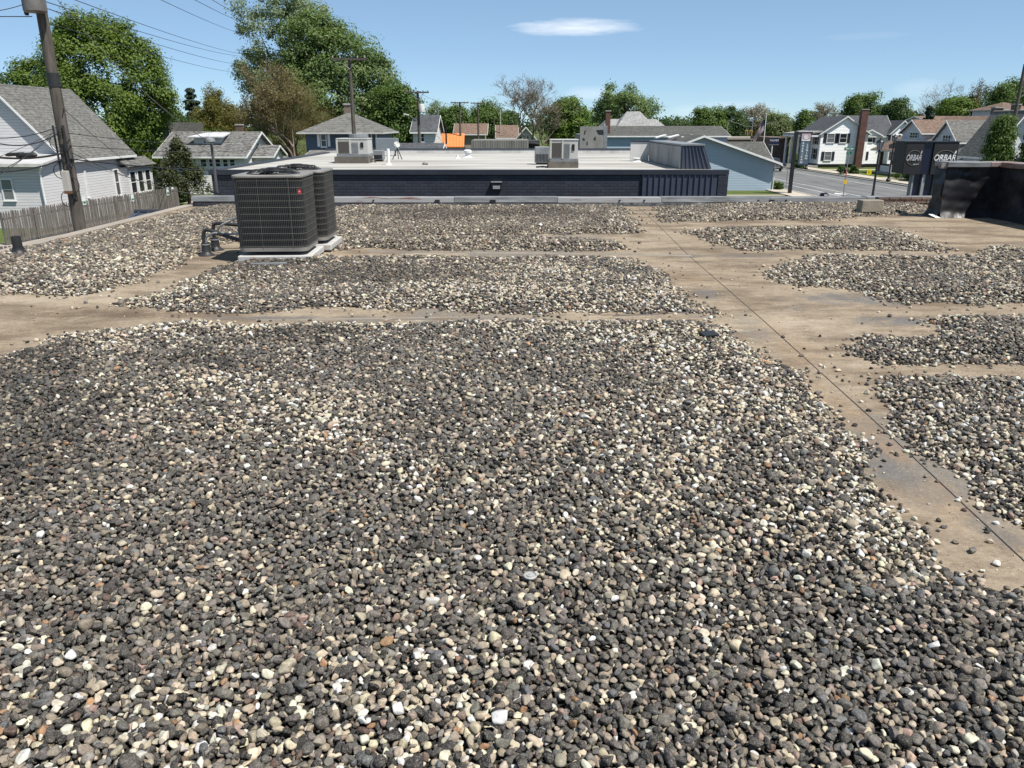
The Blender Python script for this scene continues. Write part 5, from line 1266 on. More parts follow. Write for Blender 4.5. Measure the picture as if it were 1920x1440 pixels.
a, b = at(1882, 205, Y).x, at(1940, 205, Y).x; MB().box(a, b, Y, Y + 8, 0, at(1900, 205, Y).z).build('wall', GREY_SIDING, h)
hip(h, a, b, Y, Y + 8, at(1900, 205, Y).z, at(1905, 192, Y + 4).z, SH_BROWN, .5)
h = thing('brown_roof_house', 'distant brown roofed house above the front dormer', 'house', (at(1790, 225, 130).x, 130, 0))
gable(h, at(1742, 225, 130).x, at(1832, 225, 130).x, 130, 138, at(1790, 228, 130).z, at(1790, 219, 134).z, 'x', GREY_SIDING, SH_BROWN, ov=.4)

# ------------------------------------------------------------------ trees
LF = {
 'maple': leafmat('maple leaves', (0.0612, 0.1086, 0.0169), (0.1322, 0.1786, 0.0319)),
 'cotton': leafmat('cottonwood leaves', (0.0747, 0.1275, 0.0375), (0.1429, 0.1900, 0.0646)),
 'silver': leafmat('silvery leaves', (0.1269, 0.1731, 0.0885), (0.2143, 0.2546, 0.1520)),
 'mid': leafmat('green leaves', (0.0462, 0.0930, 0.0187), (0.1036, 0.1520, 0.0319)),
 'dark': leafmat('dark green leaves', (0.0321, 0.0639, 0.0185), (0.0643, 0.1026, 0.0289)),
 'bright': leafmat('fresh green leaves', (0.0651, 0.1227, 0.0168), (0.1286, 0.1862, 0.0304)),
 'pale': leafmat('pale new leaves', (0.1012, 0.1407, 0.0510), (0.1572, 0.1862, 0.0760)),
 'bud': leafmat('brown and olive buds', (0.1215, 0.0945, 0.0414), (0.1465, 0.1254, 0.0456), .15),
 'olive': leafmat('olive buds', (0.1255, 0.1170, 0.0295), (0.1429, 0.1368, 0.0319), .2),
 'tan': leafmat('tan buds', (0.1856, 0.1632, 0.1140), (0.2072, 0.1862, 0.1330), .15),
 'juniper': leafmat('juniper sprays', (0.0358, 0.0482, 0.0175), (0.0679, 0.0745, 0.0274), .1),
 'pine': leafmat('pine needles', (0.0272, 0.0425, 0.0253), (0.0443, 0.0593, 0.0350), .1),
 'red': leafmat('dark red leaves', (0.0522, 0.0162, 0.0141), (0.0714, 0.0228, 0.0190), .2),
}
def leaves(centers, crad, per, size, r, squash=.75, upb=.5, core=None):
    n = len(centers); idx = np.repeat(np.arange(n), per); m = len(idx)
    off = r.normal(0, 1, (m, 3)); off /= np.linalg.norm(off, axis=1)[:, None] + 1e-9
    off *= (r.random(m) ** .5 * r.choice([1, 1, 1, 1.35], m))[:, None] * np.asarray(crad)[idx][:, None]; off[:, 2] *= squash
    c = centers[idx] + off
    out = off / (np.linalg.norm(off, axis=1)[:, None] + 1e-9)
    if core is not None:
        o2 = c - core; out = out * .6 + o2 / (np.linalg.norm(o2, axis=1)[:, None] + 1e-9) * .6
    nr = out + r.normal(0, .55, (m, 3)); nr[:, 2] += upb; nr /= np.linalg.norm(nr, axis=1)[:, None] + 1e-9
    a = np.cross(nr, r.normal(0, 1, (m, 3))); a /= np.linalg.norm(a, axis=1)[:, None] + 1e-9; b = np.cross(nr, a)
    s = size * r.uniform(.6, 1.35, m)[:, None]
    bend = nr * s * .18
    v = np.stack([c - a * s, c - b * s * .55 + bend, c + a * s, c + b * s * .55 + bend], 1).reshape(-1, 3)
    q = np.arange(m * 4).reshape(-1, 4)
    val = np.clip(r.random(n)[idx] * .55 + r.random(m) * .45, 0, 1)
    return v, q, val
def limb(mb, a, b, r0, r1, rng_, n=4, sides=6, wob=.06):
    a, b = Vector(a), Vector(b); L = (b - a).length
    P = [lerp(a, b, k / n) + (Vector((rng_.normal(), rng_.normal(), rng_.normal() * .5)) * L * wob if 0 < k < n else Vector((0, 0, 0))) for k in range(n + 1)]
    mb.tube(P, [lerp(r0, r1, k / n) for k in range(n + 1)], sides, cap=False); return P
def leafy(name, label, x, y, base, top, w, d, mat, seed, clumps=90, per=110, leaf=.2, crad=1.1, hollow=.5, group=None, trunk=.3, pointy=0.0, dens=1.0, lean=0, low=.0, extra=None):
    """broadleaf tree: crown from height base to top, w wide and d deep"""
    r = np.random.default_rng(seed)
    t = thing(name, label, 'tree', (x, y, 0), group)
    H = top - base; cz = base + H * .5; core = np.array((x + lean * .5, y, base + H * .42))
    dirs = r.normal(0, 1, (clumps * 3, 3)); dirs /= np.linalg.norm(dirs, axis=1)[:, None]
    dirs = dirs[dirs[:, 2] > -.93 + low][:clumps]
    ph = r.uniform(0, 6.28, 4)
    lump = 1 + .10 * np.sin(3 * np.arctan2(dirs[:, 1], dirs[:, 0]) + ph[0]) + .09 * np.sin(5 * dirs[:, 2] + ph[1] + 2 * dirs[:, 0]) + r.normal(0, .07, len(dirs))
    rad = (hollow + (1 - hollow) * r.random(len(dirs)) ** .45) * lump
    c = dirs * rad[:, None] * np.array((w / 2 - crad * .5, d / 2 - crad * .5, H / 2 - crad * .4))
    if pointy: k = np.clip(.5 + c[:, 2] / H, 0, 1); c[:, :2] *= (1 - pointy * k ** 1.6)[:, None]
    k = (c[:, 2] / H + .5); c[:, 0] += lean * k
    c += np.array((x, y, cz))
    cr = crad * r.uniform(.65, 1.25, len(c))
    if extra is not None: c = np.concatenate([c, np.array([e[:3] for e in extra])]); cr = np.concatenate([cr, [e[3] for e in extra]])
    v, q, val = leaves(c, cr, int(per * dens * 2.2), leaf * .64, r, core=core)
    mb = MB()
    limb(mb, (x, y, -.1), (x + lean * .3, y, base + H * .45), trunk, trunk * .55, r, 5, 10, .015)
    for i in r.permutation(len(c))[:16]:
        s = r.uniform(.1, .42); limb(mb, (x + lean * .3 * s, y, base * .9 + H * s * .6), c[i], trunk * .38, trunk * .06, r, 4, 5, .05)
    mb.build('trunk', BARK, t, smooth=True)
    npmesh('crown', v, q, mat, t, val); return t
def twiggy(name, label, x, y, top, w, mat, seed, levels=5, leaf=.13, nleaf=5, trunk=.28, group=None, wood=TWIG, fork=.22, spread=.55, twmin=.012, d=None):
    """bare or budding tree: branches repeatedly forking, sparse buds at the tips"""
    r = np.random.default_rng(seed); t = thing(name, label, 'tree', (x, y, 0), group); mb = MB(); tips = []
    def grow(p, dr, L, rad, lv):
        n = 3; P = [p]; q = p
        for k in range(n):
            dr = (dr + Vector(r.normal(0, .13, 3)) + Vector((0, 0, .05))).normalized(); q = q + dr * (L / n); P.append(q)
        mb.tube(P, [lerp(rad, rad * .62, k / n) for k in range(n + 1)], 6 if lv > 3 else 3, cap=False)
        if lv <= 2: tips.extend(P[1:])
        if lv == 0: return
        nb_ = 3 if lv > 2 else 4
        for k in range(nb_):
            a = r.uniform(0, 6.28); sd = Vector((math.cos(a), math.sin(a), r.uniform(-.15, .5)))
            nd = (dr * (1 - spread * .55) + sd * spread * r.uniform(.7, 1.25)).normalized()
            st_ = P[-1] if k < 2 else P[int(r.integers(1, n + 1))]
            grow(st_, nd, L * r.uniform(.62, .86), max(rad * .6, twmin), lv - 1)
    grow(Vector((0, 0, 0)), Vector((0, 0, 1)), 1.0, trunk, levels)
    V = np.array(mb.v); zmax = np.percentile(V[:, 2], 99.7); wx = np.percentile(np.abs(V[:, 0]), 98); wy = np.percentile(np.abs(V[:, 1]), 98)
    S = np.array((w / 2 / wx, (d or w) / 2 / wy, top / zmax))
    # scale the skeleton, keeping each tube its own thickness
    ctr = []
    T = np.array([tuple(p) for p in tips]) * S + np.array((x, y, 0))
    k = 0; newv = V.copy()
    mb2 = MB(); mb2.f = mb.f
    newv = V * S + np.array((x, y, 0)); mb2.v = [tuple(p) for p in newv]
    mb2.build('trunk', wood, t)
    if nleaf:
        c = T + r.normal(0, .12, T.shape)
        v, q, val = leaves(c, np.full(len(c), .38), nleaf, leaf, r, squash=1, upb=.2)
        npmesh('crown', v, q, mat, t, val)
    return t
def pxtree(fn, name, label, xl, xr, yt, yb, Y, mat, seed, **kw):
    """place a tree by the outline it has in the photo at distance Y"""
    a, b = at(xl, (yt + yb) / 2, Y), at(xr, (yt + yb) / 2, Y); top = at((xl + xr) / 2, yt, Y).z; base = max(.6, at((xl + xr) / 2, yb, Y).z)
    w = b.x - a.x
    if fn is leafy: return leafy(name, label, (a.x + b.x) / 2, Y, base, top, w, kw.pop('d', w * .9), mat, seed, **kw)
    return twiggy(name, label, (a.x + b.x) / 2, Y, top, w, mat, seed, **kw)
# left side
pxtree(leafy, 'maple_tree', 'big dense maple behind the white house and utility pole', 62, 322, 14, 322, 76, LF['maple'], 1, clumps=430, per=105, leaf=.19, crad=1.05, hollow=.62, trunk=.4, pointy=.24)
pxtree(leafy, 'maple_tree', 'smaller round maple peeking out beside the big maple', 18, 110, 100, 250, 84, LF['maple'], 2, clumps=70, per=90, leaf=.2, crad=.9)
pxtree(leafy, 'far_tree', 'grey green tree at the far picture edge over the steep roof', -60, 26, 122, 220, 120, LF['dark'], 3, clumps=50, per=60, leaf=.3, crad=1.2)
pxtree(leafy, 'cottonwood_tree', 'tallest tree, airy with silvery leaves, cut by the picture top', 428, 640, -60, 270, 104, LF['silver'], 4, clumps=230, per=85, leaf=.23, crad=1.15, hollow=.45, trunk=.55)
pxtree(leafy, 'cottonwood_tree', 'huge green cottonwood behind the blue hip roofed house', 505, 782, 22, 290, 100, LF['cotton'], 5, clumps=330, per=100, leaf=.24, crad=1.35, hollow=.55, trunk=.6, pointy=.42, lean=-2.0)
pxtree(leafy, 'cottonwood_tree', 'lower bushy tree filling in beside the hip roofed house', 690, 792, 150, 300, 92, LF['mid'], 6, clumps=90, per=95, leaf=.22, crad=1.1, trunk=.3)
pxtree(twiggy, 'budding_tree', 'wide brown budding tree in front of the cottonwood', 455, 640, 118, 300, 84, LF['bud'], 7, levels=6, leaf=.085, nleaf=3, trunk=.05, spread=.62, twmin=.0035)
pxtree(leafy, 'budding_tree', 'hazy brown budding tree between bungalow and blue house', 448, 628, 128, 312, 88, LF['bud'], 71, clumps=240, per=120, leaf=.06, crad=1.15, hollow=.3, trunk=.25)
pxtree(twiggy, 'budding_tree', 'olive tinged budding tree above the grey bungalow', 385, 490, 165, 300, 92, LF['olive'], 8, levels=6, leaf=.085, nleaf=4, trunk=.05, spread=.55, twmin=.0035)
pxtree(leafy, 'olive_tree', 'soft olive yellow tree rising behind the bungalow ridge', 355, 470, 190, 275, 100, LF['olive'], 9, clumps=70, per=80, leaf=.15, crad=1.0)
pxtree(leafy, 'olive_tree', 'low green bush showing over the bungalow roof', 335, 420, 228, 290, 95, LF['bright'], 10, clumps=50, per=70, leaf=.2, crad=.9)
pxtree(leafy, 'dark_tree', 'dim dark tree between big maple and the bungalow', 300, 360, 198, 280, 105, LF['dark'], 11, clumps=45, per=80, leaf=.22, crad=1.0)
def conifer(label, x, y, h, w, mat, seed, name='pine_tree', base=.15, whorls=13, leaf=.2, per=26, taper=1.0):
    r = np.random.default_rng(seed); t = thing(name, label, 'tree', (x, y, 0)); mb = MB(); cs = []
    mb.tube([(x, y, -.1), (x, y, h * .97)], [.02 * h, .003 * h], 8)
    for k in range(whorls):
        f = k / (whorls - 1); z = h * lerp(base, .97, f); R = w / 2 * (1 - f ** taper) * r.uniform(.75, 1.1) + .15
        nb_ = 7 if f < .8 else 4
        for j in range(nb_):
            a = r.uniform(0, 6.28); e = (x + R * math.cos(a), y + R * math.sin(a), z + R * r.uniform(-.05, .3)); mb.tube([(x, y, z), e], [.05, .012], 4, cap=False)
            for s in np.linspace(.3, 1, 4): cs.append((lerp(x, e[0], s), lerp(y, e[1], s), lerp(z, e[2], s)))
    cs = np.array(cs); v, q, val = leaves(cs, np.full(len(cs), w * .085), per, leaf, r, squash=.6, upb=.7)
    mb.build('trunk', BARK, t); npmesh('crown', v, q, mat, t, val); return t
p = at(366, 250, 110); conifer('dark pine with ragged top behind the grey bungalow', p.x, 110, at(366, 166, 110).z, 5.2, LF['pine'], 12, leaf=.26)
p = at(1741, 220, 128); conifer('small dark spruce before the bare tree on the far side', p.x, 128, at(1741, 200, 128).z, 4.0, LF['pine'], 13, leaf=.3)
# juniper with a visible stem
jq = gz(356, 388)
r_ = np.random.default_rng(21); jt = thing('juniper_tree', 'dark olive juniper on a short bare stem by the fence end', 'tree', (jq.x, jq.y, 0))
mb = MB(); P = limb(mb, (jq.x, jq.y, -.1), (jq.x - .2, jq.y, 2.2), .16, .11, r_, 4, 8, .03); mb.tube([(jq.x, jq.y, .9), (jq.x - .7, jq.y - .1, 1.7)], [.08, .04], 6)
cs = []
for k in range(120):
    a = r_.uniform(0, 6.28); f = r_.random(); z = lerp(1.35, at(345, 266, jq.y).z, f); R = 1.75 * (1 - f) ** .62 * r_.uniform(.45, 1.05) + .1; cs.append((jq.x - .3 + R * math.cos(a), jq.y + R * math.sin(a), z))
cs = np.array(cs); v, q, val = leaves(cs, r_.uniform(.28, .5, len(cs)), 95, .085, r_, squash=1.1, upb=.5)
mb.build('trunk', BARK, jt, smooth=True); npmesh('crown', v, q, LF['juniper'], jt, val)
# middle distance
G2 = 'trees beyond the rooftops'
for args in (
 (leafy, 'roadside_tree', 'pale budding tree just past the transformer pole', 795, 850, 182, 262, 170, LF['pale'], 31, dict(clumps=70, per=34, leaf=.24, crad=1.3)),
 (leafy, 'roadside_tree', 'round green tree behind the brown roofed house', 822, 886, 195, 270, 150, LF['mid'], 32, dict(clumps=80, per=80, leaf=.28, crad=1.3)),
 (leafy, 'roadside_tree', 'wide green tree behind two far utility poles', 872, 945, 190, 268, 160, LF['mid'], 33, dict(clumps=90, per=80, leaf=.30, crad=1.4)),
 (leafy, 'roadside_tree', 'dark low tree between poles and bare tree', 925, 975, 205, 268, 165, LF['dark'], 34, dict(clumps=50, per=70, leaf=.3, crad=1.2)),
 (twiggy, 'bare_tree', 'large bare grey tree with a green tuft, beyond the white roof', 940, 1066, 146, 285, 108, LF['tan'], 35, dict(levels=6, leaf=.055, nleaf=2, trunk=.06, spread=.6, twmin=.0045)),
 (leafy, 'roadside_tree', 'dense dark green tree directly right of the bare tree', 1022, 1114, 178, 290, 112, LF['bright'], 36, dict(clumps=130, per=100, leaf=.22, crad=1.05, pointy=.3)),
 (leafy, 'roadside_tree', 'spreading tree above the steep slate roof', 1108, 1232, 158, 250, 150, LF['cotton'], 37, dict(clumps=120, per=85, leaf=.28, crad=1.35, hollow=.5)),
 (leafy, 'far_tree', 'low far tree line hump right of the slate roof', 1236, 1300, 222, 252, 230, LF['dark'], 38, dict(clumps=50, per=60, leaf=.4, crad=1.5)),
 (leafy, 'roadside_tree', 'green tree behind the long dark hall roof', 1292, 1362, 196, 262, 175, LF['mid'], 39, dict(clumps=90, per=80, leaf=.3, crad=1.4)),
 (leafy, 'roadside_tree', 'dark green tree behind the traffic signals', 1335, 1400, 200, 270, 180, LF['dark'], 40, dict(clumps=80, per=80, leaf=.3, crad=1.4)),
 (leafy, 'roadside_tree', 'tan budding tree behind the flag', 1385, 1455, 192, 262, 190, LF['tan'], 41, dict(clumps=90, per=50, leaf=.26, crad=1.4)),
 (leafy, 'roadside_tree', 'olive green tree between flag and white house', 1425, 1488, 208, 270, 170, LF['pale'], 42, dict(clumps=80, per=70, leaf=.26, crad=1.3)),
 (leafy, 'roadside_tree', 'small dark green tree touching the white house porch', 1488, 1522, 205, 262, 160, LF['mid'], 43, dict(clumps=40, per=80, leaf=.26, crad=1.1)),
 (twiggy, 'bare_tree', 'thin pale bare tree over the white house roof', 1500, 1575, 192, 262, 165, LF['tan'], 44, dict(levels=5, leaf=.12, nleaf=2, trunk=.05, spread=.6, twmin=.005)),
 (leafy, 'roadside_tree', 'broad green tree over the white house ridge', 1574, 1652, 173, 250, 158, LF['mid'], 45, dict(clumps=110, per=85, leaf=.27, crad=1.3)),
 (leafy, 'roadside_tree', 'dark round tree just right of the white house ridge', 1652, 1710, 178, 255, 150, LF['dark'], 46, dict(clumps=80, per=95, leaf=.25, crad=1.2)),
 (leafy, 'roadside_tree', 'low bright bush tree behind the brown bungalow', 1680, 1722, 215, 250, 150, LF['bright'], 47, dict(clumps=30, per=80, leaf=.25, crad=1.0)),
 (twiggy, 'bare_tree', 'pale leafless spreading tree above the brown roofs', 1722, 1838, 154, 262, 150, LF['tan'], 48, dict(levels=6, leaf=.09, nleaf=0, trunk=.045, spread=.68, twmin=.0035)),
 (leafy, 'roadside_tree', 'feathery green tree under the pale leafless tree', 1752, 1842, 178, 240, 140, LF['bright'], 49, dict(clumps=70, per=85, leaf=.26, crad=1.2)),
 (twiggy, 'bare_tree', 'brown bare tree beside the leafy corner tree', 1822, 1866, 152, 240, 138, LF['bud'], 50, dict(levels=5, leaf=.1, nleaf=2, trunk=.05, twmin=.005)),
 (leafy, 'roadside_tree', 'large leafy tree in the upper corner over grey roofs', 1846, 1960, 142, 235, 130, LF['mid'], 51, dict(clumps=110, per=85, leaf=.25, crad=1.3)),
 (leafy, 'roadside_tree', 'dark red leaved tree above the brown hip roof', 1868, 1912, 186, 232, 135, LF['red'], 52, dict(clumps=40, per=80, leaf=.25, crad=1.0))):
    kw = args[10]; pxtree(*args[:10], group=G2, **kw)
tf = at(988, 152, 106); r_ = np.random.default_rng(77)
# distant wooded skyline
vv, qq, va = [], [], []; off = 0; r_ = np.random.default_rng(91); cs = []
for k in range(420):
    X = r_.uniform(-260, 330); cs.append((X, r_.uniform(330, 420), r_.uniform(1.5, 9.5) + 2.5 * math.sin(X * .05)))
cs = np.array(cs); v, q, val = leaves(cs, r_.uniform(3, 5.5, len(cs)), 60, 1.0, r_)
tag(npmesh('treeline', v, q, LF['dark'], None, val), 'distant dark green wooded skyline beyond the town', 'woods', kind='stuff')
# shrubs
def shrub(label, x, y, w, h, mat, seed, leaf=.07, n=26, per=60, name='shrub', cone=0.0, group=None, z0=.05):
    r = np.random.default_rng(seed); t = thing(name, label, 'shrub', (x, y, 0), group); cs = []
    for k in range(n):
        a = r.uniform(0, 6.28); f = r.random(); R = w / 2 * math.sqrt(r.random()) * (1 - cone * f ** 2.0) * (1 if cone else math.sqrt(max(.05, 1 - (f - .35) ** 2 * 1.6))) * .85; cs.append((x + R * math.cos(a), y + R * math.sin(a), z0 + h * (.06 + .88 * f)))
    cs = np.array(cs); v, q, val = leaves(cs, np.full(n, w * (.17 if not cone else .15)), per, leaf, r, upb=.4)
    mb = MB()
    for i in range(5): mb.tube([(x, y, 0), tuple(cs[i])], [.03, .01], 4, cap=False)
    mb.build('stem', BARK, t); npmesh('foliage', v, q, mat, t, val)
p = at(1870, 300, 58); shrub('full green arborvitae standing behind the raised parapet', p.x, 58, at(1909, 270, 58).x - at(1830, 270, 58).x, at(1868, 212, 58).z, LF['mid'], 61, .07, 260, 150, 'arborvitae', .72)
p = at(1935, 300, 57); shrub('second arborvitae cut off by the picture edge', p.x, 57, 2.6, at(1930, 224, 57).z, LF['mid'], 62, .07, 160, 150, 'arborvitae', .72)
p = gz(1492, 316); shrub('rounded bright shrub at the white house porch', p.x, p.y - 1, 2.0, 1.9, LF['mid'], 63, .12, 30, 60)
for px, py, lab, sd in ((1577, 327, 'dark rounded shrub left of the stop sign pole', 64), (1598, 327, 'dark rounded shrub right of the stop sign pole', 65)):
    p = gz(px, py); shrub(lab, p.x, p.y, 1.5, 1.0, LF['dark'], sd, .1, 24, 60)
for px, py, lab, sd, w in ((1447, 356, 'low flowering shrub at the foot of the tall sign post', 66, 1.3), (1461, 357, 'small leafy plant right of the tall sign post', 67, 1.1)):
    p = gz(px, py); shrub(lab, p.x, p.y, w, .7, LF['mid'], sd, .08, 16, 50)
p = gz(1686, 334); shrub('low plants under the white notice board', p.x, p.y, 2.2, .5, LF['mid'], 68, .09, 18, 45)
p = gz(1700, 337); shrub('low hedge clump by the kerb lamp', p.x + 1, p.y, 2.5, .6, LF['dark'], 69, .1, 20, 45)
p = gz(310, 352); shrub('dark foundation shrub behind the fence corner', -27.0, 64, 2.0, 1.6, LF['dark'], 70, .1, 26, 60)

# ------------------------------------------------------------------ poles and wires
def pole(px, ytop, Y, r0, label, arms=(), name='utility_pole', mat=WOOD_POLE, ybase=None):
    p = at(px, ytop, Y); t = thing(name, label, 'utility pole', (p.x, Y, 0))
    P = [(p.x, Y, z) for z in np.linspace(-.1, p.z, 8)]
    MB().tube(P, [lerp(r0, r0 * .62, k / 7) for k in range(8)], 14).build('shaft', mat, t, smooth=True)
    for dz, half in arms:
        MB().box(p.x - half, p.x + half, Y - r0 - .10, Y - r0 * .7, p.z - dz - .06, p.z - dz + .06).build('crossarm', WOOD_POLE, t)
        for s in (-1, 1): MB().tube([(p.x + s * half * .6, Y - r0 - .05, p.z - dz - .05), (p.x, Y - r0 * .8, p.z - dz - .6)], .02, 4).build('arm_brace', GREY_METAL, t)
        for s in (-.92, -.5, .5, .92): MB().lathe((p.x + s * half, Y - r0 - .05, p.z - dz + .061), [(.03, 0), (.05, .04), (.035, .08), (.05, .11), (.02, .15)], 8).build('insulator', CONCRETE, t)
    return t, p
# near pole with transformer, cabinet and cable tangle
Yp = 23.0
base_px = gz(152, 442, ROOF)
np0 = at(113, 220, Yp)
t = thing('utility_pole', 'near weathered utility pole carrying transformer and metal cabinet', 'utility pole', (np0.x, Yp, 0))
X0 = np0.x
MB().tube([(X0, Yp, z) for z in np.linspace(-.1, 11.5, 12)], [lerp(.19, .125, k / 11) for k in range(12)], 18).build('shaft', WOOD_POLE, t, smooth=True)
zb0, zb1 = at(100, 163, Yp).z, at(98, 137, Yp).z
MB().tube([(X0, Yp, zb0), (X0, Yp, zb1)], .165, 18).build('tar_band', BLACK_RUBBER, t, smooth=True)
zt0 = at(75, 27, Yp).z
tr = MB().lathe((X0 + .04, Yp - .36, zt0), [(.24, 0), (.29, .03), (.29, .85), (.31, .87), (.31, .93), (.2, 1.02)], 20).build('transformer', mk('weathered grey tank', (0.17, 0.165, 0.16), (0.10, 0.085, 0.075), 2.5, .55), t, smooth=True)
MB().box(X0 - .08, X0 + .12, Yp - .2, Yp - .12, zt0 + .2, zt0 + .7).build('bracket', GREY_METAL, tr)
MB().lathe((X0 - .30, Yp - .2, zt0 - .05), [(.04, 0), (.06, .03), (.06, .1), (.03, .13)], 8).build('insulator', BLACK_PAINT, t)
cab0, cab1 = at(120, 320, Yp - .2), at(137, 358, Yp - .2)
cbm = MB().box(cab0.x - .02, cab1.x, Yp - .36, Yp - .185, cab1.z, cab0.z).build('cabinet', mk('pale cabinet with rust', (0.42, 0.40, 0.36), (0.26, 0.16, 0.09), 2.0, .6, stretch=(1, 1, 1.5), lo=.55, hi=.75), t, bevel=.01)
MB().box(cab0.x - .02, cab1.x, Yp - .362, Yp - .19, cab1.z - .07, cab1.z - .003).build('cabinet_base', mk('rust', (0.16, 0.07, 0.035), None, 4, .8), cbm)
for k, (a, b, rad) in enumerate(((at(117, 235, Yp), at(150, 370, Yp), .035), (at(124, 235, Yp), at(142, 330, Yp), .028), (at(130, 260, Yp), at(148, 372, Yp), .022))):
    pts = [lerp(a, b, q / 6) for q in range(7)]; pts = [(X0 + (.12 + .03 * k) * (1 if k != 1 else -1) * (.6 if k == 2 else 1), Yp - .17 - .02 * k, p.z + .0) for p in pts]
    MB().tube(pts, rad, 8).build('cable_run', BLACK_RUBBER, t)
for k in range(5):                                           # loops of slack
    zc = at(140, 372 - k * 26, Yp).z; w = .16 + .04 * (k % 3); cx = X0 + (.12 if k % 2 else -.1)
    MB().tube([(cx + w * math.cos(a), Yp - .22, zc + .22 * math.sin(a)) for a in np.linspace(0, 6.28, 17)], .012, 5).build('cable_loop', BLACK_RUBBER, t)
WG = 'overhead cables of the near utility pole'
def wire(pts, r, label, group=None, sag=0.0, mat=BLACK_RUBBER):
    P = [Vector(p) for p in pts]
    if len(P) == 2:
        a, b = P; P = [lerp(a, b, k / 12) - Vector((0, 0, sag * 4 * (k / 12) * (1 - k / 12))) for k in range(13)]
    o = MB().tube(P, r, 5).build('overhead_wire', mat, smooth=True); return tag(o, label, 'cable', group)
def wl(a, b, r, label, sag=0.0, Ya=Yp, Yb_=Yp): return wire([at(*a, Ya), at(*b, Yb_)], r, label, WG, sag)
wl((-30, 258), (112, 236), .012, 'thin cable reaching the near pole just below its bend', .12, 20, Yp - .2)
wl((-30, 262), (115, 245), .016, 'cable sagging left from the near pole, second from top', .25, 20, Yp - .2)
wl((-30, 292), (118, 287), .028, 'thick bundled cable crossing in front of the pale low roof', .10, 20, Yp - .2)
wl((-30, 322), (122, 296), .020, 'cable slanting down left across the pale low roof', .12, 19, Yp - .2)
wl((-30, 345), (110, 237), .008, 'thin drop wire falling steeply left of the near pole', .1, 17, Yp - .2)
wl((-20, 330), (112, 242), .008, 'second thin drop wire falling left of the near pole', .1, 17, Yp - .2)
wl((-20, 300), (114, 240), .007, 'faint service wire left of the near pole', .05, 18, Yp - .2)
for k, (px, py, rr_) in enumerate(((50, 292, .075), (30, 290, .05))):
    p = at(px, py, 21.2); o = MB().tube([p - Vector((.28, 0, .02)), p - Vector((.2, 0, 0)), p + Vector((.2, 0, .02)), p + Vector((.28, 0, .02))], [.02, rr_, rr_, .02], 10).build('splice_case', BLACK_RUBBER, smooth=True)
    tag(o, ('fat black splice case hanging on the bundled cable', 'smaller black splice case farther along the bundled cable')[k], 'splice case')
wl((128, 273), (500, 276), .012, 'level cable running right from the near pole over the bungalow', .25, Yp - .2, 60)
wl((128, 250), (520, 249), .010, 'upper level cable running right from the near pole', .5, Yp - .2, 60)
wl((130, 298), (640, 292), .020, 'thick cable running right to the blue house', .6, Yp - .2, 55)
wl((118, 203), (229, 297), .012, 'cable slanting down from the pole across the grey roof', .05, Yp - .2, 40)
wl((229, 297), (480, 375), .010, 'cable continuing down past the fence to the brick corner', .1, 40, 26)
wl((132, 285), (385, 367), .012, 'long cable slanting down over fence to the navy corner', .2, Yp - .2, 25)
wl((136, 300), (300, 345), .007, 'thin drop wire fading towards the white house bay', .1, Yp - .2, 56)
wl((100, -10), (395, 268), .010, 'long cable from the pole top down to the lamp post', .35, Yp - .2, 22.4)
wl((-40, 31), (60, 31), .012, 'short level wire at the transformer', .0, 21, Yp - .3)
wl((-40, 24), (55, 4), .010, 'rising wire at the transformer', .05, 21, Yp - .3)
LG = 'power lines across the sky'
for k, (a, b) in enumerate((((60, -30), (470, 104)), ((60, -5), (460, 106)), ((70, 10), (460, 122)), ((80, 40), (460, 137)), ((230, -35), (480, 68)), ((300, -35), (500, 54)), ((340, -35), (500, 44)))):
    wire([at(*a, 23), at(*b, 100)], .013 if k < 3 else .011, ['lowest but three of the sky power lines', 'lowest but two of the sky power lines', 'lowest but one of the sky power lines', 'lowest faint power line crossing left sky', 'upper power line ending in the tall tree', 'second highest power line at the picture top', 'highest power line at the picture top'][k], LG, .3)
pole(655, 109, 55, .17, 'bare tall utility pole with one crossarm before the cottonwood', ((.08, 1.15),))
t2, p2 = pole(783, 171, 72, .17, 'utility pole with hanging transformer beside the white house', ((.1, 1.0),))
q = at(791, 203, 71.7); tr = MB().lathe((q.x, 71.6, q.z - .35), [(.2, 0), (.25, .04), (.25, .62), (.2, .7)], 14).build('transformer', OFFWHITE, t2, smooth=True)
a_, b_ = at(780, 226, 71.7), at(764, 215, 71.2); MB().tube([a_, b_], .05, 6).build('lamp_arm', GALV, t2); MB().rbox(b_ - Vector((.1, 0, 0)), (.5, .22, .12), 0, 0, .2).build('lamp_head', OFFWHITE, t2, bevel=.03)
pole(862, 191, 100, .17, 'utility pole with crossarm in front of brown roof', ((.1, 1.1),))
pole(896, 192, 112, .16, 'utility pole with short crossarm behind the ribbed wall', ((.1, 1.0),))
pole(926, 222, 130, .13, 'thin grey pole left of the cottage')
pole(938, 205, 128, .15, 'thin pale pole close to the cottage roof', (), mat=CONCRETE)
pole(836, 234, 97, .14, 'short dark pole in front of the orange canopy', mat=BLACK_PAINT)
tpl, tpp = pole(1922, 120, 62, .17, 'utility pole leaning in at the upper picture corner')
a, b = at(785, 173, 72), at(868, 192, 100)
wire([a, b], .012, 'wire between the transformer pole and the next pole', 'far street wires', .5)
wire([at(700, 110, 55), at(790, 172, 72)], .012, 'wire between tall bare pole and transformer pole', 'far street wires', .4)
wire([at(862, 193, 100), at(898, 194, 112)], .012, 'short wire between the two crossarm poles', 'far street wires', .3)
wire([at(520, 277, 60), at(612, 262, 58)], .010, 'pale service wire reaching the blue house window', 'far street wires', .1)
wire([at(1062, 250, 120), at(900, 250, 112)], .012, 'low street wire crossing before the cottage', 'far street wires', .4)

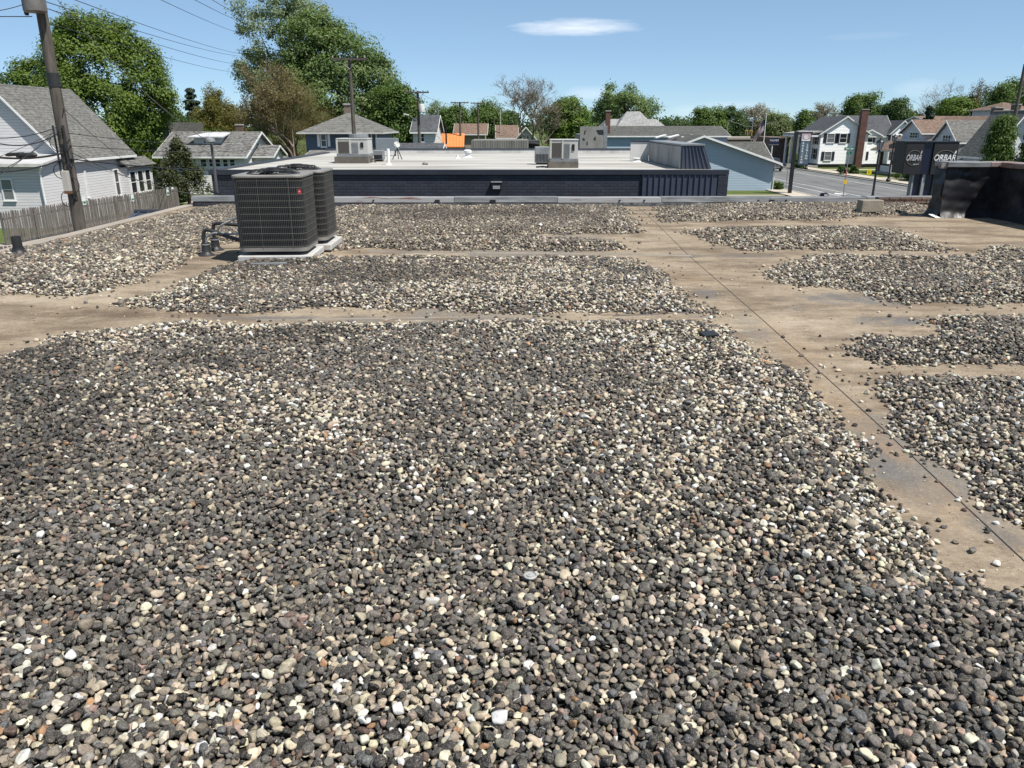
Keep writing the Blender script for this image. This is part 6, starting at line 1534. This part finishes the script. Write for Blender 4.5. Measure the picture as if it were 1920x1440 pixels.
# lamp post in front of the navy wall
p = at(400, 300, 23.2)
t = thing('lamp_post', 'slim grey lamp post with cobra head at the navy wall corner', 'lamp post', (p.x, 23.2, 0))
MB().tube([(p.x, 23.2, 0), (p.x, 23.2, at(395, 268, 23.2).z)], .04, 10).build('shaft', mk('dark lamp metal', (0.10, 0.10, 0.105), None, 3, .5), t)
hp = at(394, 262, 23.0); MB().lathe((hp.x, 23.0, hp.z - .05), [(.10, -.03), (.14, 0), (.13, .07), (.06, .10), (.01, .12)], 14).build('lamp_head', GREY_METAL, t, smooth=True)
MB().box(hp.x - .03, p.x + .02, 23.0, 23.2, hp.z - .12, hp.z - .06).build('lamp_arm', GREY_METAL, t)
MB().rbox((p.x, 23.12, at(404, 362, 23.2).z), (.36, .03, .05), 0, 0, .3).build('bracket', BLACK_PAINT, t)

# lantern street lamps
def lantern(p, h, label, s=1.0):
    t = thing('street_lamp', label, 'street lamp', (p.x, p.y, 0), 'black lantern street lamps'); x, y = p.x, p.y
    MB().lathe((x, y, 0), [(.20*s, 0), (.20*s, .25), (.12*s, .35), (.095*s, .9), (.10*s, .95), (.075*s, 1.0), (.06*s, h - .95), (.09*s, h - .93), (.05*s, h - .85)], 12).build('shaft', BLACK_PAINT, t, smooth=True)
    g = MB().lathe((x, y, h - .84), [(.12*s, 0), (.24*s, .5)], 6).build('lantern_glass', glassy('lantern glass', (0.25, 0.27, 0.28), .1) if 'lantern glass' not in MATS else MATS['lantern glass'], t)
    for k in range(6):
        a = math.pi * k / 3; MB().tube([(x + .125*s*math.cos(a), y + .125*s*math.sin(a), h - .85), (x + .245*s*math.cos(a), y + .245*s*math.sin(a), h - .34)], .016*s, 4).build('lantern_bar', BLACK_PAINT, t)
    MB().lathe((x, y, h - .34), [(.28*s, 0), (.27*s, .04), (.12*s, .2), (.05*s, .24), (.05*s, .3), (.01, .36)], 12).build('lantern_roof', BLACK_PAINT, t, smooth=True)
pl = at(1643, 320, 60); lantern(Vector((pl.x, 60, 0)), at(1652, 258, 60).z, 'tall black lantern lamp in front of the white house corner', 1.15)
g_ = gz(1665, 341); lantern(g_, at(1680, 251, g_.y).z, 'black lantern lamp beside the white notice board', 1.2)
g_ = gz(1511, 318); lantern(g_, at(1520, 254, g_.y).z, 'farthest black lantern lamp before the porch columns', 1.2)

# ------------------------------------------------------------------ signs
NAVY = mk('navy sign face', (0.012, 0.016, 0.055), None, 4, .45)
SLATE = mk('slate sign face', (0.085, 0.125, 0.16), (0.075, 0.11, 0.145), 4, .45)
LETTER = mk('white lettering', (0.80, 0.80, 0.80), None, 4, .5)
PINK = mk('faded pink emblem', (0.55, 0.36, 0.38), (0.48, 0.33, 0.35), 8, .6)
RX = (math.pi / 2, 0, 0)
Y = 72
p0, p1 = gz(1452, 357), None
t = thing('hanging_sign', 'tall slate sign with two columns of white letters on black post', 'sign', (p0.x, Y, 0))
ptop = at(1463, 246, Y)
MB().box(p0.x - .14, p0.x + .14, Y - .14, Y + .14, 0, ptop.z).build('post', BLACK_PAINT, t)
a, b = at(1474, 251, Y), at(1489.5, 251, Y)
a2 = at(1474, 309, Y)
w = b.x - a.x; sx0_ = p0.x + .17 + .30; sx1_ = sx0_ + max(w, .85); szt, szb = at(1480, 250, Y).z, at(1480, 308, Y).z
MB().box(p0.x + .171, sx1_ + .15, Y - .07, Y + .07, ptop.z - .2, ptop.z - .06).build('arm', BLACK_PAINT, t)
MB().box(sx0_, sx1_, Y - .08, Y + .08, szb, szt).build('sign_panel', SLATE, t)
MB().box(sx0_ - .04, sx0_ - .002, Y - .09, Y + .09, szb - .1, szt).build('sign_edge', NAVY, t); MB().box(sx1_ + .002, sx1_ + .04, Y - .09, Y + .09, szb - .1, szt).build('sign_edge', NAVY, t)
MB().box(sx0_, sx1_, Y - .09, Y + .09, szb - .12, szb - .002).build('sign_foot', NAVY, t)
for xx in (sx0_ + .1, sx1_ - .1): MB().box(xx, xx + .04, Y - .03, Y + .03, szt + .002, ptop.z - .2).build('hanger', BLACK_PAINT, t)
eh = (szt - szb) * .25; cxs = (sx0_ + sx1_) / 2; SW = sx1_ - sx0_
MB().box(sx0_ + .03, sx1_ - .03, Y - .095, Y - .082, szt - eh, szt - .03).build('emblem_panel', PINK, t)
ez = szt - eh * .46
def disc(cx, y, cz, r0, r1, mat, nm, par_, n=20):
    m = MB(); vs = [(cx + r * math.cos(2*math.pi*k/n), yy, cz + r * math.sin(2*math.pi*k/n)) for yy in (y, y + .01) for r in (r0, r1) for k in range(n)]
    fs = []
    for k in range(n):
        j = (k + 1) % n; fs += [(k, j, n + j, n + k), (2*n + k, 3*n + k, 3*n + j, 2*n + j), (k, 2*n + k, 2*n + j, j), (n + k, n + j, 3*n + j, 3*n + k)]
    return m.add(vs, fs).build(nm, mat, par_)
disc(cxs, Y - .108, ez, .13, .20, LETTER, 'emblem_ring', t); disc(cxs, Y - .108, ez, .02, .10, LETTER, 'emblem_disc', t); disc(cxs, Y - .106, ez, .215, .28, mk('grey mauve ring', (0.42, 0.36, 0.40), None, 4, .6), 'emblem_rim', t)
MB().box(sx0_ + .05, sx1_ - .05, Y - .105, Y - .096, szt - eh + .02, szt - eh * .82).build('emblem_band', LETTER, t)
zt_ = szt - eh - .05; hh = (zt_ - szb - .05)
for k, ch in enumerate('AMERICAN'): text(ch, hh / 8.4, 'letter', LETTER, t, (sx0_ + SW * .27, Y - .09, zt_ - (k + .5) * hh / 8), RX, .006, 0, .005, sx=1.25)
for k, ch in enumerate('LEGION'): text(ch, hh / 8.4, 'letter', LETTER, t, (sx0_ + SW * .73, Y - .09, zt_ - (k + 1.1) * hh / 8), RX, .006, 0, .005, sx=1.25)
# small grey sign post next to it
p = gz(1473, 356); t = thing('street_sign', 'thin grey post with small blank plate beside the tall sign', 'sign', (p.x, p.y, 0))
zt_ = at(1478, 311, p.y).z; MB().tube([(p.x, p.y, 0), (p.x, p.y, zt_)], .035, 8).build('post', GREY_METAL, t)
MB().box(p.x - .2, p.x + .2, p.y - .05, p.y - .036, zt_ - .15, zt_ + .22).build('plate', mk('tan sign back', (0.35, 0.33, 0.29), None, 4, .6), t)
# navy hanging shop sign
Y = 112; a, b = at(1444, 258, Y), at(1460, 271, Y)
t = thing('shop_sign', 'dark navy shop sign with pale serif lettering', 'sign', (a.x, Y, 0))
MB().box(a.x, b.x, Y, Y + .2, b.z, a.z).build('sign_panel', NAVY, t, bevel=.02)
for q in ((a.x - .05, b.x + .05, a.z + .002, a.z + .06), (a.x - .05, b.x + .05, b.z - .06, b.z - .002)): MB().box(q[0], q[1], Y - .02, Y + .22, q[2], q[3]).build('sign_edge', GREY_METAL, t)
text('PALMER', (b.x - a.x) * .27, 'lettering', LETTER, t, ((a.x + b.x) / 2, Y - .01, lerp(a.z, b.z, .42)), RX, .006)
MB().box(a.x + .4, a.x + .5, Y + .05, Y + .15, 0, b.z - .061).build('post', WHITE_PAINT, t)
# two-faced bar sign on its pylon
Y = 30
t = thing('pylon_sign', 'wide black pylon sign with two white lettered ringed faces', 'sign', (at(1740, 300, Y).x, Y, 0))
BFACE = mk('charcoal sign face', (0.010, 0.0105, 0.012), (0.014, 0.0145, 0.016), 3, .6); INDIGO = mk('indigo corner panel', (0.006, 0.008, 0.028), None, 3, .35)
GOLD = mk('thin brass ring', (0.32, 0.24, 0.15), (0.4, 0.36, 0.3), 3, .4, .5)
zt_, zb_ = at(1740, 268, Y).z, at(1740, 326, Y).z
Fl0, Fl1 = at(1697, 290, Y), at(1729, 290, Y); Fr0, Fr1 = at(1748, 290, Y), at(1794, 290, Y)
core = [(Fl0.x, Y, zb_), (Fr1.x, Y, zb_), (Fr1.x, Y + .9, zb_), (Fl0.x, Y + .9, zb_)]
MB().prism(core, (0, 0, zt_ - zb_)).build('sign_box', INDIGO, t)
for nm, a, b in (('left', Fl0, Fl1), ('right', Fr0, Fr1)):
    fo = MB().box(a.x - (.02 if nm == 'left' else 0), b.x, Y - .06, Y - .002, zb_ - .02, zt_ + .02).build('sign_face', BFACE, t, bevel=.008)
    cx, cz, w = (a.x + b.x) / 2, lerp(zb_, zt_, .52), b.x - a.x
    rg_ = disc(0, 0, 0, .40, .415, GOLD, 'ring', None, 40); rg_.parent = fo; rg_.location = Vector((cx, Y - .075, cz)) - worldloc(fo); rg_.scale = (w * 1.04, 1, .66)
    lm = LETTER if nm == 'right' else mk('dimmer lettering', (0.55, 0.56, 0.57), None, 4, .5)
    text('ORBAR', .30, 'lettering', lm, fo, (cx - .02 * w, Y - .068, cz + .0), RX, .006, .22, .004, sx=w * .90 / .98)
    MB().prism([(cx + w * .36, Y - .07, cz + .14), (cx + w * .42, Y - .07, cz + .17), (cx + w * .43, Y - .07, cz + .27), (cx + w * .37, Y - .07, cz + .23)], (0, .006, 0)).build('leaf_mark', lm, fo)
    if nm == 'left': MB().box(cx + .0, cx + w * .34, Y - .07, Y - .062, cz - .235, cz - .215).build('tagline', lm, fo)
MB().box(Fl0.x - .05, Fr1.x + .05, Y - .08, Y + .95, zt_ + .021, zt_ + .06).build('sign_cap', BLACK_PAINT, t)
PSTL = mk('galvanised sign post', (0.30, 0.31, 0.31), None, 3, .5)
for px, wd, m_ in ((1714, .06, PSTL), (1734, .11, PSTL), (1757, .11, PSTL)): q = at(px, 330, Y); MB().box(q.x - wd / 2, q.x + wd / 2, Y + .05, Y + .3, 0, zb_ - .021).build('post', m_, t)
for xa, xb in ((1715.5, 1732), (1736, 1755)): q, q2 = at(xa, 330, Y), at(xb, 330, Y); MB().box(q.x, q2.x, Y + .15, Y + .4, 0, zb_ - .022).build('infill_panel', INDIGO, t)
MB().box(at(1708, 350, Y).x, at(1764, 350, Y).x, Y - .1, Y + .6, 0, .4).build('plinth', CONCRETE, t)
# street name signs over a stop sign
Y = 66; p = at(1590, 300, Y)
t = thing('stop_sign', 'narrow turned red stop sign with yellow plate and green street names', 'sign', (p.x, Y, 0))
ztp = at(1592, 274, Y).z
MB().tube([(p.x, Y, 0), (p.x, Y, ztp)], .04, 8).build('post', GREY_METAL, t)
z1_, z2_ = at(1590, 279, Y).z, at(1590, 287, Y).z
MB().box(p.x - .42, p.x + .42, Y - .02, Y + .02, z1_ - .12, z1_ + .12).build('street_name_plate', GREEN, t)
MB().rbox((p.x, Y, z2_), (.62, .03, .2), .5).build('street_name_plate', GREEN, t)
for k in range(5): MB().box(p.x - .30 + k * .13, p.x - .22 + k * .13, Y - .026, Y - .021, z1_ - .05, z1_ + .05).build('pale_mark', LETTER, t)
zo = at(1585, 326, Y).z; STOPR = mk('faded red sign', (0.36, 0.05, 0.06), (0.30, 0.06, 0.07), 5, .5)
oct_ = [(.38 * math.cos(math.radians(22.5 + 45 * k)), .38 * math.sin(math.radians(22.5 + 45 * k))) for k in range(8)]
M = Matrix.Translation((p.x, Y - .06, zo)) @ Matrix.Rotation(math.radians(62), 4, 'Z')
m = MB().prism([M @ Vector((x, 0, z)) for x, z in oct_], M.to_3x3() @ Vector((0, .015, 0))); m.build('stop_plate', STOPR, t)
zy = at(1584, 341, Y).z; MB().rbox((p.x, Y - .06, zy), (.32, .012, .36), .3).build('warning_plate', mk('amber plate', (0.62, 0.38, 0.04), None, 4, .5), t)
# yellow marker on the far lawn
p = gz(1629, 329); t = thing('yellow_marker', 'small bright yellow marker sign on the far lawn', 'sign', (p.x, p.y, 0))
YEL = mk('bright yellow plastic', (0.80, 0.68, 0.02), None, 4, .5)
m = MB().prism([(p.x - .28, p.y, .1), (p.x + .28, p.y, .1), (p.x + .28, p.y, .55), (p.x + .2, p.y, .72), (p.x - .2, p.y, .72), (p.x - .28, p.y, .55)], (0, .1, 0)); m.build('plate', YEL, t)
MB().box(p.x - .12, p.x + .12, p.y - .012, p.y - .002, .3, .55).build('faint_print', mk('ochre print', (0.55, 0.42, 0.02), None, 4, .6), t)
for s in (-.2, .2): MB().box(p.x + s - .02, p.x + s + .02, p.y + .03, p.y + .07, 0, .099).build('leg', BLACK_PAINT, t)
# white notice board
p = gz(1664, 338); q = gz(1690, 338); Y = p.y
t = thing('notice_board', 'white framed notice board on two posts before the bungalow', 'sign', (p.x, Y, 0))
zt_, zb_ = at(1677, 311, Y).z, at(1677, 325, Y).z
for xx in (p.x, q.x - .1): MB().box(xx, xx + .1, Y, Y + .1, 0, zt_).build('post', OFFWHITE, t)
MB().box(p.x - .02, q.x + .02, Y - .01, Y + .11, zt_ + .002, zt_ + .1).build('top_rail', OFFWHITE, t)
MB().box(p.x + .12, q.x - .12, Y + .01, Y + .09, zb_, zt_ - .08).build('board', mk('pale board', (0.55, 0.56, 0.53), None, 4, .5), t)
for k in range(4):
    z = lerp(zt_ - .25, zb_ + .12, k / 3); MB().box(lerp(p.x, q.x, .40), lerp(p.x, q.x, .82 - .08 * (k % 2)), Y + .002, Y + .009, z - .035, z + .035).build('print_row', mk('grey print', (0.16, 0.17, 0.16), None, 4, .6), t)
# flag on its pole
Y = 104; a, b = at(1437, 215, Y), at(1432, 270, Y)
t = thing('flag_pole', 'white flag pole flying a drooping striped flag', 'flag pole', (a.x, Y, 0))
MB().tube([(a.x, Y, 0), (a.x, Y, a.z)], [.07, .04], 10).build('mast', WHITE_PAINT, t); MB().lathe((a.x, Y, a.z), [(.02, 0), (.1, .06), (.1, .12), (.02, .18)], 10).build('finial', OFFWHITE, t)
FR = mk('flag red', (0.13, 0.035, 0.035), None, 4, .8); FW = mk('flag white', (0.36, 0.36, 0.37), None, 4, .8); FBL = mk('flag blue', (0.012, 0.014, 0.05), None, 4, .8)
fz = at(1437, 224, Y).z
def fp(u, w):                                                # drooping cloth
    return Vector((a.x - .05 - u * .55, Y + .12 * math.sin(u * 3 + w * 2), fz - w * 1.0 - u * u * .32 - u * .28 + .08 * math.sin(u * 4 + w)))
def cloth(u0, u1, w0, w1, mat, nm):
    vs, fs = [], []; n = 8
    for i in range(n + 1):
        u = lerp(u0, u1, i / n)
        for w in (w0, w1): vs.append(fp(u, w))
    for i in range(n): fs.append((2*i, 2*i+1, 2*i+3, 2*i+2))
    return MB().add(vs, fs).build(nm, mat, t)
for k in range(13):
    w0, w1 = k * 1.35 / 13, (k + 1) * 1.35 / 13; cloth(1.0 if k < 7 else 0.0, 2.5, w0, w1, FR if k % 2 == 0 else FW, 'stripe')
cloth(0, 1.0, 0, 1.35 * 7 / 13, FBL, 'canton')
# traffic signals
for k, (px, lab) in enumerate(((1400, 'yellow traffic signal hanging left of its twin'), (1408, 'yellow traffic signal hanging right of its twin'))):
    Y = 140; q = at(px, 244, Y); t = thing('traffic_signal', lab, 'traffic signal', (q.x, Y, q.z), 'traffic signals at the crossing')
    zb_ = at(px, 254, Y).z; MB().box(q.x - .22, q.x + .22, Y - .2, Y + .2, zb_, q.z).build('housing', mk('signal yellow', (0.55, 0.38, 0.09), None, 3, .5), t, bevel=.04)
    for j in range(3): z = lerp(q.z, zb_, (j + .5) / 3); MB().tube([(q.x, Y - .3, z), (q.x, Y - .201, z)], .11, 12).build('lens_hood', BLACK_PAINT, t)
    MB().tube([(q.x, Y, q.z), (q.x, Y, q.z + .5)], .03, 6).build('hanger', GREY_METAL, t)
wire([at(1366, 226, 140), at(1404, 238, 140), at(1470, 226, 140)], .03, 'span wire carrying the two traffic signals', 'far street wires')
pole(1365, 226, 140, .12, 'signal pole at the end of the hall roof', mat=GREY_METAL)
pole(1412, 224, 142, .1, 'thin signal pole behind the flag', mat=GREY_METAL)
# bin by the near pavement
p = at(1545, 368, 62); x = p.x; t = thing('litter_bin', 'black dome topped litter bin at the near pavement', 'litter bin', (x, 62, 0))
zt_ = at(1545, 361, 62).z
MB().lathe((x, 62, 0), [(.26, 0), (.30, .05), (.31, zt_ * .72), (.33, zt_ * .74), (.33, zt_ * .8), (.30, zt_ * .92), (.16, zt_ * .99), (.02, zt_)], 20).build('drum', BLACK_PAINT, t, smooth=True)
MB().box(x - .12, x + .14, 62 - .345, 62 - .315, zt_ * .79, zt_ * .86).build('flap', LETTER, t)
# parked dark car facing the viewer
def car(x, y, label):
    t = thing('parked_car', label, 'car', (x, y, 0))
    CP_ = glassy('black car paint', (0.012, 0.012, 0.014), .2); W = .92
    prof = [(0, .35), (0, .85), (.25, 1.0), (1.15, 1.10), (1.75, 1.68), (3.6, 1.72), (4.3, 1.15), (4.45, .9), (4.45, .35)]
    MB().prism([(x - W, y + a, b) for a, b in prof], (2 * W, 0, 0)).build('body', CP_, t, bevel=.09, seg=3)
    MB().prism([(x - W * .84, y + 1.20, 1.17), (x + W * .84, y + 1.20, 1.17), (x + W * .76, y + 1.68, 1.63), (x - W * .76, y + 1.68, 1.63)], (0, -.02, .02)).build('windscreen', GLASS, t)
    for s in (-1, 1):
        MB().box(x + s * .78 - .14, x + s * .78 + .1 * 1, y - .03, y + .05, .72, .86).build('headlight', LETTER, t, bevel=.02)
        MB().box(x + s * (W + .02) - .08, x + s * (W + .02) + .1, y + 1.35, y + 1.5, 1.12, 1.27).build('mirror', CP_, t, bevel=.03)
        MB().prism([(x + s * (W + .003), y + a, b) for a, b in ((1.55, 1.15), (1.9, 1.6), (3.4, 1.62), (3.9, 1.15))], (s * .006, 0, 0)).build('side_window', GLASS, t)
        for yy in (.85, 3.6):
            wo = MB().tube([(x + s * .72, y + yy, .34), (x + s * .94, y + yy, .34)], .34, 20).build('wheel', BLACK_RUBBER, t, bevel=.03); MB().tube([(x + s * .9, y + yy, .34), (x + s * .955, y + yy, .34)], .2, 14).build('rim', GALV, wo)
    MB().box(x - .5, x + .5, y - .02, y + .03, .5, .68).build('grille', GREY_METAL, t); MB().box(x - .9, x + .9, y - .06, y + .06, .36, .48).build('bumper', CP_, t, bevel=.02)
p = gz(1455, 322); car(p.x, p.y, 'dark car standing behind the tall sign post')
p = gz(1447, 318); car(p.x - .6, p.y + 8, 'second dark car mostly hidden by the hall eave')
# fence corner: garden steps, rails and cinder blocks
for k, (px, py, rz) in enumerate(((368, 389, .2), (376, 388, -.1), (385, 386, .3))):
    p = gz(px, py); o = thing('cinder_block', ('cinder block leftmost of the three by the fence end', 'cinder block in the middle of the three', 'cinder block rightmost, against the roof parapet line')[k], 'cinder block', (p.x, p.y, 0), 'cinder blocks on the lawn')
    m = MB()
    for q in (-.26, -.02, .22): m.rbox((q, 0, .125), (.05, .24, .25))
    for q in (-.1, .1): m.rbox((-.02, q, .125), (.42, .04, .249))
    b_ = m.build('block', CONCRETE); b_.parent = o; b_.rotation_euler = (0, 0, rz); b_.scale = (1.25, 1.25, 1.25)
p = gz(372, 362); t = thing('garden_steps', 'pale timber garden steps on the lawn beyond the fence', 'steps', (p.x, p.y, 0))
for k in range(4): MB().box(p.x - .6, p.x + 1.0, p.y + k * .5, p.y + k * .5 + .48, 0, .18 + k * .18).build('step', WALK, t)
for s in (-.62, 1.02): MB().tube([(p.x + s, p.y - .1, .75), (p.x + s, p.y + 2, 1.5)], .04, 6).build('handrail', FENCE_WOOD, t); MB().box(p.x + s - .04, p.x + s + .04, p.y - .14, p.y - .06, 0, .75).build('post', FENCE_WOOD, t)
p = gz(372, 375); t = thing('rail_fence', 'low two rail timber fence past the juniper', 'fence', (p.x, p.y, 0))
for z in (.35, .75): MB().tube([(p.x - 1.2, p.y, z), (p.x + 2.2, p.y + .4, z)], .04, 5).build('rail', FENCE_WOOD, t)
for s in (-1.1, .4, 2.0): MB().box(p.x + s - .05, p.x + s + .05, p.y + .1, p.y + .2, 0, .95).build('post', FENCE_WOOD, t)
sheet('garden_path', at(352, 350, 60).x - 2, -20.5, 63.5, 64.8, .014, WALK)
# small white porch on the house beyond, seen between maple and bungalow
Y = 80
h = thing('white_cottage', 'white cottage end peeking out between big maple and juniper', 'house', (at(310, 300, Y).x, Y, 0))
gable(h, at(268, 310, Y).x, at(326, 310, Y).x, Y, Y + 8, at(300, 285, Y).z, at(318, 232, Y).z, 'y', WHITE_SIDING, SH_GREY, ov=.3, apex=at(320, 240, Y).x)
winp(h, Y, 306, 312, 303, 313)
